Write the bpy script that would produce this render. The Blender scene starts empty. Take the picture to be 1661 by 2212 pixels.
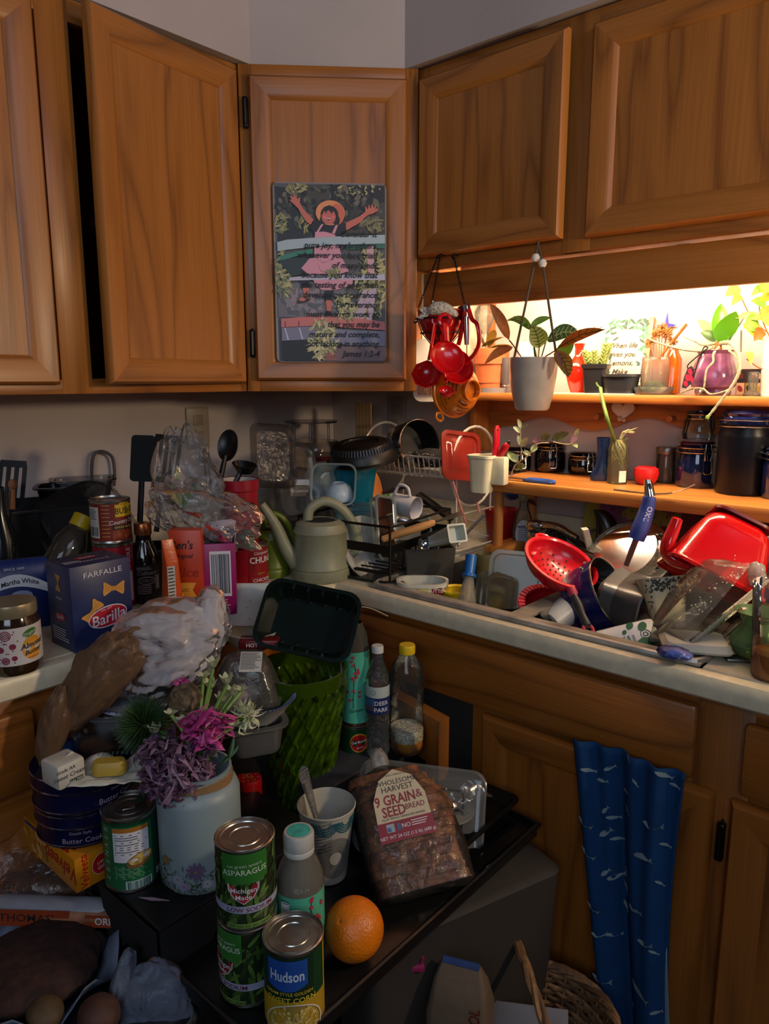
import bpy, bmesh, math, random
from math import sin, cos, pi, radians as RD
from mathutils import Vector as V, Matrix as MX, noise
random.seed(7)
sc = bpy.context.scene
# ---------------------------------------------------------------- camera
FPX = 1583.45
CAM = V((1.734, -1.7346, 1.3499)); YAW, PIT = 2.2864, -0.1794
FW = V((cos(YAW)*cos(PIT), sin(YAW)*cos(PIT), sin(PIT)))
RT = FW.cross(V((0, 0, 1))).normalized(); UP = RT.cross(FW)
cd = bpy.data.cameras.new('camera'); cam = bpy.data.objects.new('camera', cd); sc.collection.objects.link(cam)
cd.sensor_fit = 'VERTICAL'; cd.sensor_height = 24; cd.lens = FPX/2212*24; cd.clip_start = .02
cam.matrix_world = MX((( RT.x, UP.x, -FW.x, CAM.x), (RT.y, UP.y, -FW.y, CAM.y), (RT.z, UP.z, -FW.z, CAM.z), (0, 0, 0, 1)))
sc.camera = cam
# ---------------------------------------------------------------- light
w = bpy.data.worlds.new('dim_room'); sc.world = w; w.use_nodes = True
w.node_tree.nodes['Background'].inputs[0].default_value = (.60, .60, .80, 1)
w.node_tree.nodes['Background'].inputs[1].default_value = .04
def area(name, loc, aim, sx, sy, power, col):
    l = bpy.data.lights.new(name, 'AREA'); l.shape = 'RECTANGLE'; l.size = sx; l.size_y = sy; l.energy = power; l.color = col
    o = bpy.data.objects.new(name, l); sc.collection.objects.link(o); o.location = loc
    o.rotation_euler = (V(aim)-V(loc)).to_track_quat('-Z', 'Y').to_euler(); return o
def bulb(name, loc, power, rad, col):
    l = bpy.data.lights.new(name, 'POINT'); l.energy = power; l.shadow_soft_size = rad; l.color = col
    o = bpy.data.objects.new(name, l); sc.collection.objects.link(o); o.location = loc
bulb('stove_hood_light', (2.35, -.58, 1.53), 38.0, .07, (1, .76, .48))
area('upper_fill_light', (2.6, -1.25, 2.45), (.1, -.6, 1.9), 1.0, .6, 6.5, (.76, .75, 1.0))  # added fill for the soffit and upper doors, no known doorway there
area('front_fill_light', (2.3, -2.9, 1.9), (.5, -.95, 1.0), 1.1, 1.0, 13.0, (.70, .84, 1.0))  # added cool fill from behind the camera, not a known window
sc.view_settings.view_transform = 'Standard'; sc.view_settings.look = 'None'
sc.view_settings.gamma = 1; sc.view_settings.use_curve_mapping = False; sc.view_settings.exposure = 0.0
# ---------------------------------------------------------------- placing: a pixel of the 1661x2212 frame -> a point of a real plane
def ray(x, y): return FW + RT*((x-830.5)/FPX) + UP*((1106-y)/FPX)
def at(x, y, z=None, X=None, Y=None, d=None):
    r = ray(x, y)
    if z is not None: t = (z-CAM.z)/r.z
    elif X is not None: t = (X-CAM.x)/r.x
    elif Y is not None: t = (Y-CAM.y)/r.y
    else: t = d
    return CAM + r*t
def dep(p): return (V(p)-CAM).dot(FW)
def cdir(a, b, c): return (RT*a + UP*b - FW*c).normalized()      # right, up, towards the viewer
def facing(p, turn=0): return math.atan2(CAM.y-p[1], CAM.x-p[0]) + pi/2 + RD(turn)
def stand(x, yb, yt, wpx, z):
    """upright round thing: foot, radius and height from its front foot point on height z"""
    p = at(x, yb, z=z); h = V((p.x-CAM.x, p.y-CAM.y, 0)).normalized()
    r = wpx*dep(p)/(2*FPX); r = wpx*(dep(p)+r)/(2*FPX); c = p + h*r
    q = ray(x, yt); t = math.hypot(c.x-CAM.x, c.y-CAM.y)/math.hypot(q.x, q.y)
    return c, r, CAM.z + q.z*t - z
# ---------------------------------------------------------------- materials
def lin(h):
    if not isinstance(h, str): return tuple(h)
    c = [int(h[i:i+2], 16)/255 for i in (0, 2, 4)]
    return tuple(x/12.92 if x <= .04045 else ((x+.055)/1.055)**2.4 for x in c)
_m = {}
def newmat(k):
    m = bpy.data.materials.new(k); m.use_nodes = True
    nt = m.node_tree; nt.nodes.clear(); out = nt.nodes.new('ShaderNodeOutputMaterial')
    return m, nt, out
def N(nt, t, **kw):
    n = nt.nodes.new('ShaderNode'+t)
    for k, v in kw.items():
        if k.startswith('i_'): n.inputs[k[2:].replace('_', ' ')].default_value = v
        else: setattr(n, k, v)
    return n
def noisy(nt, scale, detail=4, sx=(1, 1, 1), dist=0):
    tc = N(nt, 'TexCoord'); mp = N(nt, 'Mapping'); mp.inputs['Scale'].default_value = sx
    nt.links.new(tc.outputs['Object'], mp.inputs['Vector'])
    n = N(nt, 'TexNoise', i_Scale=scale, i_Detail=detail, i_Distortion=dist); nt.links.new(mp.outputs[0], n.inputs['Vector']); return n
def bumpn(nt, src, strength, dist, bs):
    b = N(nt, 'Bump', i_Strength=strength, i_Distance=dist); nt.links.new(src, b.inputs['Height']); nt.links.new(b.outputs[0], bs.inputs['Normal'])
def mat(col, rough=.45, metal=0, var=.06, vs=14, bump=0, bs=60, coat=0, emit=0, sub=0, spec=.5):
    k = ('m', col, rough, metal, var, vs, bump, bs, coat, emit, sub, spec)
    if k in _m: return _m[k]
    m, nt, out = newmat('paint'); c = lin(col)
    b = N(nt, 'BsdfPrincipled', i_Roughness=rough, i_Metallic=metal); b.inputs['Coat Weight'].default_value = coat
    b.inputs['Specular IOR Level'].default_value = spec
    b.inputs['Base Color'].default_value = (*c, 1)
    n = noisy(nt, vs)
    if var:
        r = N(nt, 'ValToRGB'); r.color_ramp.elements[0].color = (*[x*(1-3*var) for x in c], 1); r.color_ramp.elements[1].color = (*[min(1, x*(1+3*var)) for x in c], 1)
        r.color_ramp.elements[0].position = .3; r.color_ramp.elements[1].position = .7
        nt.links.new(n.outputs['Fac'], r.inputs[0]); nt.links.new(r.outputs[0], b.inputs['Base Color'])
    if bump: bumpn(nt, noisy(nt, bs, 3).outputs['Fac'], bump, .004, b)
    if emit: b.inputs['Emission Color'].default_value = (*c, 1); b.inputs['Emission Strength'].default_value = emit
    if sub:                                                      # thin leaf or petal: some light comes through
        tl = N(nt, 'BsdfTranslucent'); tl.inputs[0].default_value = (*c, 1); mx = N(nt, 'MixShader'); mx.inputs[0].default_value = sub
        nt.links.new(b.outputs[0], mx.inputs[1]); nt.links.new(tl.outputs[0], mx.inputs[2]); b = mx
    nt.links.new(b.outputs[0], out.inputs[0]); _m[k] = m; return m
def clear(col='f4f6f4', op=.12, rough=.06, body='d8dcd8', bump=0, bs=30, ior=1.45):
    """see-through plastic or glass: tinted see-through + sheen + a little body"""
    k = ('c', col, op, rough, body, bump, bs, ior)
    if k in _m: return _m[k]
    m, nt, out = newmat('clear')
    t = N(nt, 'BsdfTransparent'); t.inputs[0].default_value = (*lin(col), 1)
    g = N(nt, 'BsdfGlossy', i_Roughness=rough); f = N(nt, 'Fresnel', i_IOR=ior); a = N(nt, 'MixShader'); b = N(nt, 'MixShader')
    d = N(nt, 'BsdfDiffuse'); d.inputs[0].default_value = (*lin(body), 1); b.inputs[0].default_value = op
    tl = N(nt, 'BsdfTranslucent'); tl.inputs[0].default_value = (*lin(body), 1); dm = N(nt, 'MixShader'); dm.inputs[0].default_value = .4
    L = nt.links.new
    L(d.outputs[0], dm.inputs[1]); L(tl.outputs[0], dm.inputs[2])
    L(t.outputs[0], b.inputs[1]); L(dm.outputs[0], b.inputs[2]); L(f.outputs[0], a.inputs[0]); L(b.outputs[0], a.inputs[1]); L(g.outputs[0], a.inputs[2])
    if bump:
        n = noisy(nt, bs, 5, dist=1.2); bp = N(nt, 'Bump', i_Strength=bump, i_Distance=.01); L(n.outputs['Fac'], bp.inputs['Height'])
        L(bp.outputs[0], g.inputs['Normal']); L(bp.outputs[0], f.inputs['Normal']); L(bp.outputs[0], d.inputs['Normal'])
    L(a.outputs[0], out.inputs[0]); _m[k] = m; return m
def oak(axis='Z', col='a8682c', dark='7a4618', rough=.40, seed=0, cath=1.0):
    k = ('o', axis, col, dark, rough, seed, cath)
    if k in _m: return _m[k]
    m, nt, out = newmat('oak'); L = nt.links.new
    sc_ = {'X': (1.1, 9, 9), 'Y': (9, 1.1, 9), 'Z': (9, 9, 1.1)}[axis]
    tc = N(nt, 'TexCoord'); mp = N(nt, 'Mapping'); mp.inputs['Scale'].default_value = sc_; mp.inputs['Location'].default_value = (seed*1.7, seed*2.3, seed*.9)
    L(tc.outputs['Object'], mp.inputs[0])
    n1 = N(nt, 'TexNoise', i_Scale=.9*cath, i_Detail=2.0, i_Distortion=.35); L(mp.outputs[0], n1.inputs['Vector'])
    mu = N(nt, 'Math', operation='MULTIPLY'); mu.inputs[1].default_value = 11; L(n1.outputs['Fac'], mu.inputs[0])
    fr = N(nt, 'Math', operation='PINGPONG'); fr.inputs[1].default_value = 1; L(mu.outputs[0], fr.inputs[0])
    po = N(nt, 'Math', operation='POWER'); po.inputs[1].default_value = 3.0; L(fr.outputs[0], po.inputs[0])
    mp2 = N(nt, 'Mapping'); s2 = {'X': (6, 260, 260), 'Y': (260, 6, 260), 'Z': (260, 260, 6)}[axis]; mp2.inputs['Scale'].default_value = s2; L(tc.outputs['Object'], mp2.inputs[0])
    n2 = N(nt, 'TexNoise', i_Scale=1.0, i_Detail=3); L(mp2.outputs[0], n2.inputs['Vector'])
    ad = N(nt, 'Math', operation='MULTIPLY_ADD'); ad.inputs[1].default_value = .54; L(po.outputs[0], ad.inputs[0])
    m2 = N(nt, 'Math', operation='MULTIPLY'); m2.inputs[1].default_value = .55; L(n2.outputs['Fac'], m2.inputs[0]); L(m2.outputs[0], ad.inputs[2])
    r = N(nt, 'ValToRGB'); r.color_ramp.elements[0].color = (*lin(col), 1); r.color_ramp.elements[1].color = (*lin(dark), 1)
    r.color_ramp.elements[0].position = .18; r.color_ramp.elements[1].position = 1.0
    L(ad.outputs[0], r.inputs[0])
    b = N(nt, 'BsdfPrincipled', i_Roughness=rough); b.inputs['Coat Weight'].default_value = .12; b.inputs['Coat Roughness'].default_value = .25
    L(r.outputs[0], b.inputs['Base Color']); bumpn(nt, ad.outputs[0], .22, .002, b)
    L(b.outputs[0], out.inputs[0]); _m[k] = m; return m
# ---------------------------------------------------------------- mesh builder
_tx = {}
def text_mesh(s, shear=0, off=0):
    k = (s, shear, off)
    if k not in _tx:
        c = bpy.data.curves.new('t', 'FONT'); c.body = s; c.size = 1; c.shear = shear; c.offset = off; c.resolution_u = 2; c.align_x = 'CENTER'
        o = bpy.data.objects.new('t', c); sc.collection.objects.link(o)
        me = bpy.data.meshes.new_from_object(o)
        _tx[k] = ([tuple(v.co) for v in me.vertices], [tuple(p.vertices) for p in me.polygons])
        bpy.data.objects.remove(o); bpy.data.curves.remove(c); bpy.data.meshes.remove(me)
    return _tx[k]
class G:
    def __init__(s, m=None):
        s.v = []; s.f = []; s.mi = []; s.sm = []; s.ms = []; s.k = 0; s.T = MX(); s.R = None; s.Rr = 1
        if m: s.use(m)
    def use(s, m):
        if m not in s.ms: s.ms.append(m)
        s.k = s.ms.index(m); return s
    def at(s, x=0, y=0, z=0, rx=0, ry=0, rz=0, sc=1):
        s.T = MX.Translation((x, y, z)) @ MX.Rotation(rz, 4, 'Z') @ MX.Rotation(ry, 4, 'Y') @ MX.Rotation(rx, 4, 'X') @ MX.Scale(sc, 4); return s
    def wrap(s, R):                                             # flat print in XZ, front -Y, bent round a can (number, or radius by height)
        s.R = R if callable(R) or R is None else (lambda z: R)
        return s
    def add(s, vs, fs, smooth=True):
        b = len(s.v)
        for p in vs:
            p = s.T @ V(p)
            if s.R:
                R = s.R(p.z); a = p.x/R; rr = R-p.y; p = V((rr*sin(a), -rr*cos(a), p.z))
            s.v.append(p)
        for f in fs: s.f.append(tuple(i+b for i in f)); s.mi.append(s.k); s.sm.append(smooth)
        return s
    def grid(s, fn, nu, nv, cu=False, cv=False, smooth=True):
        vs = [fn(i/(nu if cu else nu-1), j/(nv if cv else nv-1)) for j in range(nv) for i in range(nu)]; fs = []
        for j in range(nv if cv else nv-1):
            for i in range(nu if cu else nu-1):
                a = j*nu+i; b = j*nu+(i+1) % nu; c = ((j+1) % nv)*nu+(i+1) % nu; d = ((j+1) % nv)*nu+i; fs.append((a, b, c, d))
        return s.add(vs, fs, smooth)
    def lathe(s, prof, n=32, flute=0, nf=0, twist=0):
        vs = []; fs = []; rows = []
        for (r, z) in prof:
            if r < 1e-6: rows.append([len(vs)]); vs.append((0, 0, z)); continue
            row = []
            for i in range(n):
                a = 2*pi*i/n; q = r*(1+flute*cos(nf*a+twist*z)) if flute else r
                row.append(len(vs)); vs.append((q*cos(a), q*sin(a), z))
            rows.append(row)
        for A, B in zip(rows, rows[1:]):
            for i in range(n):
                j = (i+1) % n
                if len(A) == 1 and len(B) == 1: continue
                if len(A) == 1: fs.append((A[0], B[j], B[i]))
                elif len(B) == 1: fs.append((A[i], A[j], B[0]))
                else: fs.append((A[i], A[j], B[j], B[i]))
        return s.add(vs, fs)
    def rr(s, secs, n=5, cap0=True, cap1=True):                  # loft of rounded rectangles (z, half x, half y, corner[, dx, dy])
        vs = []; fs = []; k = 4*n
        for q in secs:
            z, hx, hy, r = q[:4]; dx, dy = (q[4], q[5]) if len(q) > 4 else (0, 0); r = min(r, hx*.999, hy*.999)
            for c in range(4):
                for i in range(n):
                    a = pi/2*(c+i/(n-1)); sx = (1, -1, -1, 1)[c]; sy = (1, 1, -1, -1)[c]
                    vs.append((dx+sx*(hx-r)+r*cos(a), dy+sy*(hy-r)+r*sin(a), z))
        for j in range(len(secs)-1):
            for i in range(k): a = j*k+i; b = j*k+(i+1) % k; fs.append((a, b, b+k, a+k))
        if cap0: fs.append(tuple(range(k-1, -1, -1)))
        if cap1: fs.append(tuple(range((len(secs)-1)*k, len(secs)*k)))
        return s.add(vs, fs)
    def box(s, x0, x1, y0, y1, z0, z1, bev=0.0):
        if bev:
            b = min(bev, (x1-x0)/2.1, (y1-y0)/2.1, (z1-z0)/2.1); cx, cy, hx, hy = (x0+x1)/2, (y0+y1)/2, (x1-x0)/2, (y1-y0)/2
            return s.rr([(z0, hx-b, hy-b, b*.6, cx, cy), (z0+b*.3, hx-b*.3, hy-b*.3, b, cx, cy), (z0+b, hx, hy, b, cx, cy), (z1-b, hx, hy, b, cx, cy), (z1-b*.3, hx-b*.3, hy-b*.3, b, cx, cy), (z1, hx-b, hy-b, b*.6, cx, cy)], 3)
        vs = [(x, y, z) for z in (z0, z1) for y in (y0, y1) for x in (x0, x1)]
        return s.add(vs, [(0, 2, 3, 1), (4, 5, 7, 6), (0, 1, 5, 4), (2, 6, 7, 3), (0, 4, 6, 2), (1, 3, 7, 5)], False)
    def tube(s, pts, r, n=8, closed=False, flat=1.0):
        pts = [V(p) for p in pts]; m = len(pts); rs = r if isinstance(r, (list, tuple)) else [r]*m; vs = []; fs = []; up = None
        for i, p in enumerate(pts):
            t = ((pts[(i+1) % m] if closed or i < m-1 else p)-(pts[i-1] if closed or i > 0 else p))
            t = t.normalized() if t.length > 1e-9 else V((0, 0, 1))
            if up is None: up = V((0, 0, 1)) if abs(t.z) < .9 else V((1, 0, 0))
            u = (up-t*up.dot(t)).normalized(); w_ = t.cross(u); up = u
            for k in range(n): a = 2*pi*k/n; vs.append(p+(u*cos(a)*flat+w_*sin(a))*rs[i])
        for i in range(m if closed else m-1):
            for k in range(n): a = i*n+k; b = i*n+(k+1) % n; c = ((i+1) % m)*n; fs.append((a, b, c+(k+1) % n, c+k))
        if not closed: fs.append(tuple(range(n-1, -1, -1))); fs.append(tuple(range((m-1)*n, m*n)))
        return s.add(vs, fs)
    def prism(s, pts, y0, y1, hole=None):                        # outline in XZ given thickness along Y
        n = len(pts)
        return s.add([(x, y0, z) for x, z in pts]+[(x, y1, z) for x, z in pts], [tuple(range(n)), tuple(range(2*n-1, n-1, -1))]+[((i+1) % n, i, i+n, (i+1) % n+n) for i in range(n)], False)
    def poly(s, pts, y=0): return s.add([(x, y, z) for x, z in pts], [tuple(range(len(pts)))], False)
    def patch(s, x0, x1, z0, z1, y=0, n=12): return s.grid(lambda u, v: (x0+(x1-x0)*u, y, z0+(z1-z0)*v), n+1, 3)
    def ell(s, x, z, a, b, y=0, n=20, rot=0, ph=0):
        c, d = cos(rot), sin(rot); P = [(0, 0)]+[(a*cos(2*pi*i/n+ph), b*sin(2*pi*i/n+ph)) for i in range(n)]
        return s.add([(x+p*c-q*d, y, z+p*d+q*c) for p, q in P], [(0, i+1, (i+1) % n+1) for i in range(n)], False)
    def ring(s, x, z, a, b, wd, y=0, n=28):
        return s.grid(lambda u, v: (x+(a-wd*v)*cos(2*pi*u), y, z+(b-wd*v)*sin(2*pi*u)), n, 2, cu=True)
    def text(s, t, size, x=0, z=0, y=0, shear=0, off=0, sx=1, rot=0, arc=0):
        vs, fs = text_mesh(t, shear, off); c, d = cos(rot), sin(rot)
        out = []
        for a, b, _ in vs:
            a *= size*sx; b = (b-.35)*size + arc*a*a; out.append((x+a*c-b*d, y, z+a*d+b*c))
        return s.add(out, fs, False)
    def lines(s, x0, x1, z0, z1, n, y=0, th=.35, jag=.3):         # rows of fine print
        h = (z0-z1)/n
        for i in range(n): s.patch(x0, x1-(x1-x0)*random.random()*jag, z0-h*i, z0-h*(i+th), y, 4)
        return s
    def bars(s, x0, x1, z0, z1, y=0, n=22):
        w_ = (x1-x0)/n
        for i in range(n): s.patch(x0+i*w_, x0+i*w_+w_*random.choice((.25, .5, .7)), z0, z1, y, 1)
        return s
    def obj(s, name, parent=None, loc=None, rot=None, solid=0, sub=0, sharp=38):
        me = bpy.data.meshes.new(name); me.from_pydata([tuple(p) for p in s.v], [], s.f)
        for m in s.ms: me.materials.append(m)
        me.polygons.foreach_set('material_index', s.mi); me.polygons.foreach_set('use_smooth', s.sm); me.update()
        me.set_sharp_from_angle(angle=RD(sharp))
        o = bpy.data.objects.new(name, me); sc.collection.objects.link(o)
        if parent: o.parent = parent
        if loc is not None: o.location = loc
        if rot is not None: o.rotation_euler = rot
        if sub: q = o.modifiers.new('s', 'SUBSURF'); q.levels = q.render_levels = sub
        if solid: q = o.modifiers.new('t', 'SOLIDIFY'); q.thickness = solid; q.offset = 0
        return o
def tag(o, label, cat, group=None):
    o['label'] = label; o['category'] = cat
    if group: o['group'] = group
    return o
def struct(g, name, **k): o = g.obj(name, **k); o['kind'] = 'structure'; return o
def thing(name, label, cat, loc=(0, 0, 0), rz=0, group=None, axis=None, spin=0):
    o = bpy.data.objects.new(name, None); o.empty_display_size = .02; sc.collection.objects.link(o); o.location = loc
    if axis is not None:
        z = V(axis).normalized(); q = z.to_track_quat('Z', 'Y').to_matrix() @ MX.Rotation(spin, 3, 'Z'); o.rotation_euler = q.to_euler()
    else: o.rotation_euler = (0, 0, rz)
    return tag(o, label, cat, group)
def basis(o, x, y, z): o.rotation_euler = MX(((x.x, y.x, z.x), (x.y, y.y, z.y), (x.z, y.z, z.z))).to_euler(); return o
def frame(o, front, up):
    """turn a thing so that its -Y looks along front and its Z leans to up"""
    y = -V(front).normalized(); z = (V(up)-y*V(up).dot(y)).normalized(); return basis(o, y.cross(z), y, z)
def copy_tree(o, parent=None):
    c = o.copy(); sc.collection.objects.link(c)
    if parent: c.parent = parent
    for ch in list(o.children): copy_tree(ch, c)
    return c
def ridge(p, seed, f):
    q = V(p)*f + V((seed*3.1, seed*1.7, seed*5.3)); return 1-2*abs(noise.noise(q))
def crumple(g, c, rad, seed, amp=.25, f=12, lv=5, low=None, shape=None):
    """crumpled film: an icosphere pushed about by creases"""
    bm = bmesh.new(); bmesh.ops.create_icosphere(bm, subdivisions=lv, radius=1); vs = []
    for v in bm.verts:
        n = v.co.normalized(); p = V((n.x*rad[0], n.y*rad[1], n.z*rad[2]))
        if shape: p = V(shape(n, p))
        d = .55*noise.noise(p*f*.45+V((seed, 2*seed, 0))) + .3*ridge(p, seed, f)+.2*ridge(p, seed+9, f*2.1)+.10*ridge(p, seed+4, f*4.5)+.05*ridge(p, seed+5, f*9)
        p += V((n.x*rad[0], n.y*rad[1], n.z*rad[2]))*(amp*d); p += V(c)
        if low is not None and p.z < low: p.z = low + .15*(low-p.z)*0
        vs.append(p)
    fs = [tuple(v.index for v in f_.verts) for f_ in bm.faces]; bm.free(); return g.add(vs, fs)
def blade(g, p0, p1, wd, bend=(0, 0, 0), nu=7, nv=9, side=None, cup=.25, wave=0, tip=1.0):
    """a leaf from p0 to p1"""
    p0, p1, bend = V(p0), V(p1), V(bend); ax = (p1-p0)
    sd = (V(side) if side is not None else ax.cross(V((0, 0, 1)))); sd = sd.normalized() if sd.length > 1e-6 else V((1, 0, 0)); nn = ax.cross(sd).normalized()
    def fn(u, v):
        s_ = u*2-1; w_ = wd*(sin(pi*min(1, v**.8*tip))**.75 if v > 0 else 0)
        return p0+ax*v+bend*(4*v*(1-v))+sd*(s_*w_)+nn*(cup*w_*s_*s_+wave*wd*sin(v*14)*abs(s_))
    return g.grid(fn, nu, nv)
def arcpts(c, r, a0, a1, n, ax='xz'):
    out = []
    for i in range(n):
        a = a0+(a1-a0)*i/(n-1); p = (r*cos(a), r*sin(a)) if not isinstance(r, tuple) else (r[0]*cos(a), r[1]*sin(a))
        out.append((c[0]+p[0], c[1], c[2]+p[1]) if ax == 'xz' else (c[0]+p[0], c[1]+p[1], c[2]))
    return out
def spline(pts, n=8):
    P = [V(p) for p in pts]; out = []
    for i in range(len(P)-1):
        a, b, c, d = P[max(0, i-1)], P[i], P[i+1], P[min(len(P)-1, i+2)]
        for k in range(n):
            t = k/n; out.append(.5*((2*b)+(c-a)*t+(2*a-5*b+4*c-d)*t*t+(3*b-a-3*c+d)*t**3))
    return out+[P[-1]]
# shared materials
WHITE = mat('e4e0d8', .4); BLACK = mat('0c0c0d', .35); BLKGLOSS = mat('070708', .18); STEEL = mat('b4b2ac', .25, 1, .05); CHROME = mat('d0d0d0', .12, 1, 0)
RED = mat('c00a0c', .25, var=.03); TIN = mat('a8a6a0', .3, 1, .1, 30); CREAM = mat('d8cfae', .45); INK = mat('15141a', .6, var=0); PAPER = mat('e6e4dc', .6, var=.03)
# ================================================================ room
PAINT = mat('b9aca6', .75, var=.03, vs=3, bump=.08, bs=90)
struct(G(PAINT).box(-.1, 0, -3.2, .1, 0, 2.6), 'wall_left')
struct(G(PAINT).box(0, 2.6, 0, .1, 0, 2.6), 'wall_right')
struct(G(mat('3a2c22', .6, var=.15, vs=6)).box(-.1, 3.0, -3.2, .1, -.05, 0), 'floor')
g = G(PAINT); z0, z1 = 2.036, 2.6
o5 = [(.003, -3.2), (.345, -3.2), (.345, -.59), (.588, -.347), (2.6, -.347), (2.6, -.003), (.003, -.003)]
n = len(o5); g.add([(x, y, z0) for x, y in o5]+[(x, y, z1) for x, y in o5], [tuple(range(n-1, -1, -1)), tuple(range(n, 2*n))]+[(i, (i+1) % n, (i+1) % n+n, i+n) for i in range(n)], False)
struct(g, 'trim_1')
# ================================================================ cabinet doors
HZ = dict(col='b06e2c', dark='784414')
def piece(g, L, wd, t, axis):
    """mitred, moulded frame member of length L: u runs inwards from the outer edge"""
    prof = [(0, 0), (0, -t*.6), (.006, -t), (wd-.012, -t), (wd, -t*.55), (wd, 0)]
    vs = []
    for e in (0, 1):
        for u, y in prof: vs.append((u if e == 0 else L-u, y, u))
    k = len(prof); fs = [(i, (i+1) % k, (i+1) % k+k, i+k) for i in range(k)]+[tuple(range(k)), tuple(range(2*k-1, k-1, -1))]
    return g.add(vs, fs, False)
def door(parent, x0, x1, z0, z1, y, seed, wd=.052, t=.02, rot=0, hinge=None, name='door', hm=None, cols=HZ):
    w_, h = x1-x0, z1-z0
    pan = G(oak('Z', seed=seed, **cols)); pan.box(wd-.01 - (0), w_-wd+.01, -t*.5, -t*.2, wd-.01, h-wd+.01)
    d = pan.obj(name, parent, (x0, y, z0), (0, 0, rot))
    for nm, T in (('stile', (0, 0, h, -pi/2, 1)), ('stile', (w_, 0, 0, pi/2, 1)), ('rail', (0, 0, 0, 0, 0)), ('rail', (w_, 0, h, pi, 0))):
        L = h if T[4] else w_
        # each member is built lying along X and turned about Y
        o = piece(G(oak('X', seed=seed+random.random()*9, **cols)), L, wd, t, 0).obj(nm, d)
        if T[4] == 0: o.location = (T[0], 0, T[2]); o.rotation_euler = (0, T[3], 0)
        elif T[3] > 0: o.location = (0, 0, h); o.rotation_euler = (0, pi/2, 0)
        else: o.location = (w_, 0, 0); o.rotation_euler = (0, -pi/2, 0)
    for hx, hz in (hm or []):
        q = G(mat('0b0a09', .35, .4)).box(-.006, .006, -.012, .001, -.032, .032, .003); q.tube([(0, -.013, -.026), (0, -.013, .026)], .0045)
        q.lathe([(0, .026), (.004, .027), (.0025, .033), (0, .036)], 8); q.obj('hinge', d, (hx, 0, hz))
    return d
def slab(parent, name, x0, x1, y0, y1, z0, z1, ax, seed, bev=.0015, cols=HZ):
    """one board: its own origin, so that the grain differs from board to board"""
    c = ((x0+x1)/2, (y0+y1)/2, (z0+z1)/2)
    return G(oak(ax, seed=seed, **cols)).box(x0-c[0], x1-c[0], y0-c[1], y1-c[1], z0-c[2], z1-c[2], bev).obj(name, parent, c)
# --- left wall cabinet: local x runs towards the corner, -Y is the room
zb, zt = 1.321, 2.034; H = zt-zb
t = thing('wall_cabinet', 'oak wall cabinet left of the corner, one of its two doors standing ajar', 'cabinet', (0, -1.62, zb), pi/2)
W = 1.009   # world Y from -1.62 to -.611
for nm, b in (('side_panel', (0, .018, -.305, -.002, 0, H)), ('side_panel', (W-.018, W, -.305, -.002, 0, H)), ('bottom_panel', (.018, W-.018, -.305, -.002, .012, .03)), ('top_panel', (.018, W-.018, -.305, -.002, H-.02, H)), ('back_panel', (.018, W-.018, -.012, -.002, .03, H-.02)), ('shelf', (.018, W-.018, -.14, -.012, .36, .378))):
    slab(t, nm, *b, 'X' if 'panel' not in nm else 'Z', 3)
for x0, x1 in ((0, .04), (.560, .622), (W-.035, W)): slab(t, 'frame_stile', x0, x1, -.325, -.305, 0, H, 'Z', x0*7)
for z0, z1 in ((0, .028), (H-.04, H)): slab(t, 'frame_rail', 0, W, -.3245, -.305, z0, z1, 'X', z0*5+2)
door(t, .022, .551, .0185, H-.028, -.3255, 1, wd=.054)
d = door(t, .622, W-.017, .008, H-.028, -.3265, 2.3, wd=.052)
d.location = (W-.017, -.3265, .0185); d.rotation_euler = (0, 0, RD(7.0))
for c in d.children: c.location.x -= (W-.017-.622)
d.data.transform(MX.Translation((-(W-.017-.622), 0, 0)))
# --- corner cabinet
t = thing('corner_cabinet', 'diagonal oak corner cabinet with a picture plaque on its door', 'cabinet', (.325, -.61, zb), pi/4)
r2 = math.sqrt(.5); fl = .4031
def loc2(X, Y): X -= .325; Y += .61; return ((X+Y)*r2, (Y-X)*r2)
pp = [loc2(*q) for q in ((.002, -.002), (.002, -.607), (.322, -.607), (.607, -.322), (.607, -.002))]
n = 5; body = G(oak('Z', seed=4, **HZ)); body.add([(x, y, 0) for x, y in pp]+[(x, y, H) for x, y in pp], [(4, 3, 2, 1, 0), (5, 6, 7, 8, 9)]+[(i, (i+1) % n, (i+1) % n+n, i+n) for i in range(n)], False); body.obj('body', t)
G(mat('cfbfa6', .5, var=.03)).box(-.147, .147, -.001, .0015, .002, .275).obj('side_panel', t, (loc2(.6085, -.155)[0], loc2(.6085, -.155)[1], 0), (0, 0, pi/4))
for x0, x1 in ((0.001, .03), (fl-.03, fl-.001)): slab(t, 'frame_stile', x0, x1, -.010, 0.004, 0, H, 'Z', x0*9+1)
for z0, z1 in ((0, .03), (H-.03, H)): slab(t, 'frame_rail', .03, fl-.03, -.0095, .004, z0, z1, 'X', z0*5+4)
door(t, .0235, .3765, .026, H-.027, -.0105, 5.2, wd=.05, hm=[(-.008, .585), (-.008, .085)])
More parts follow.
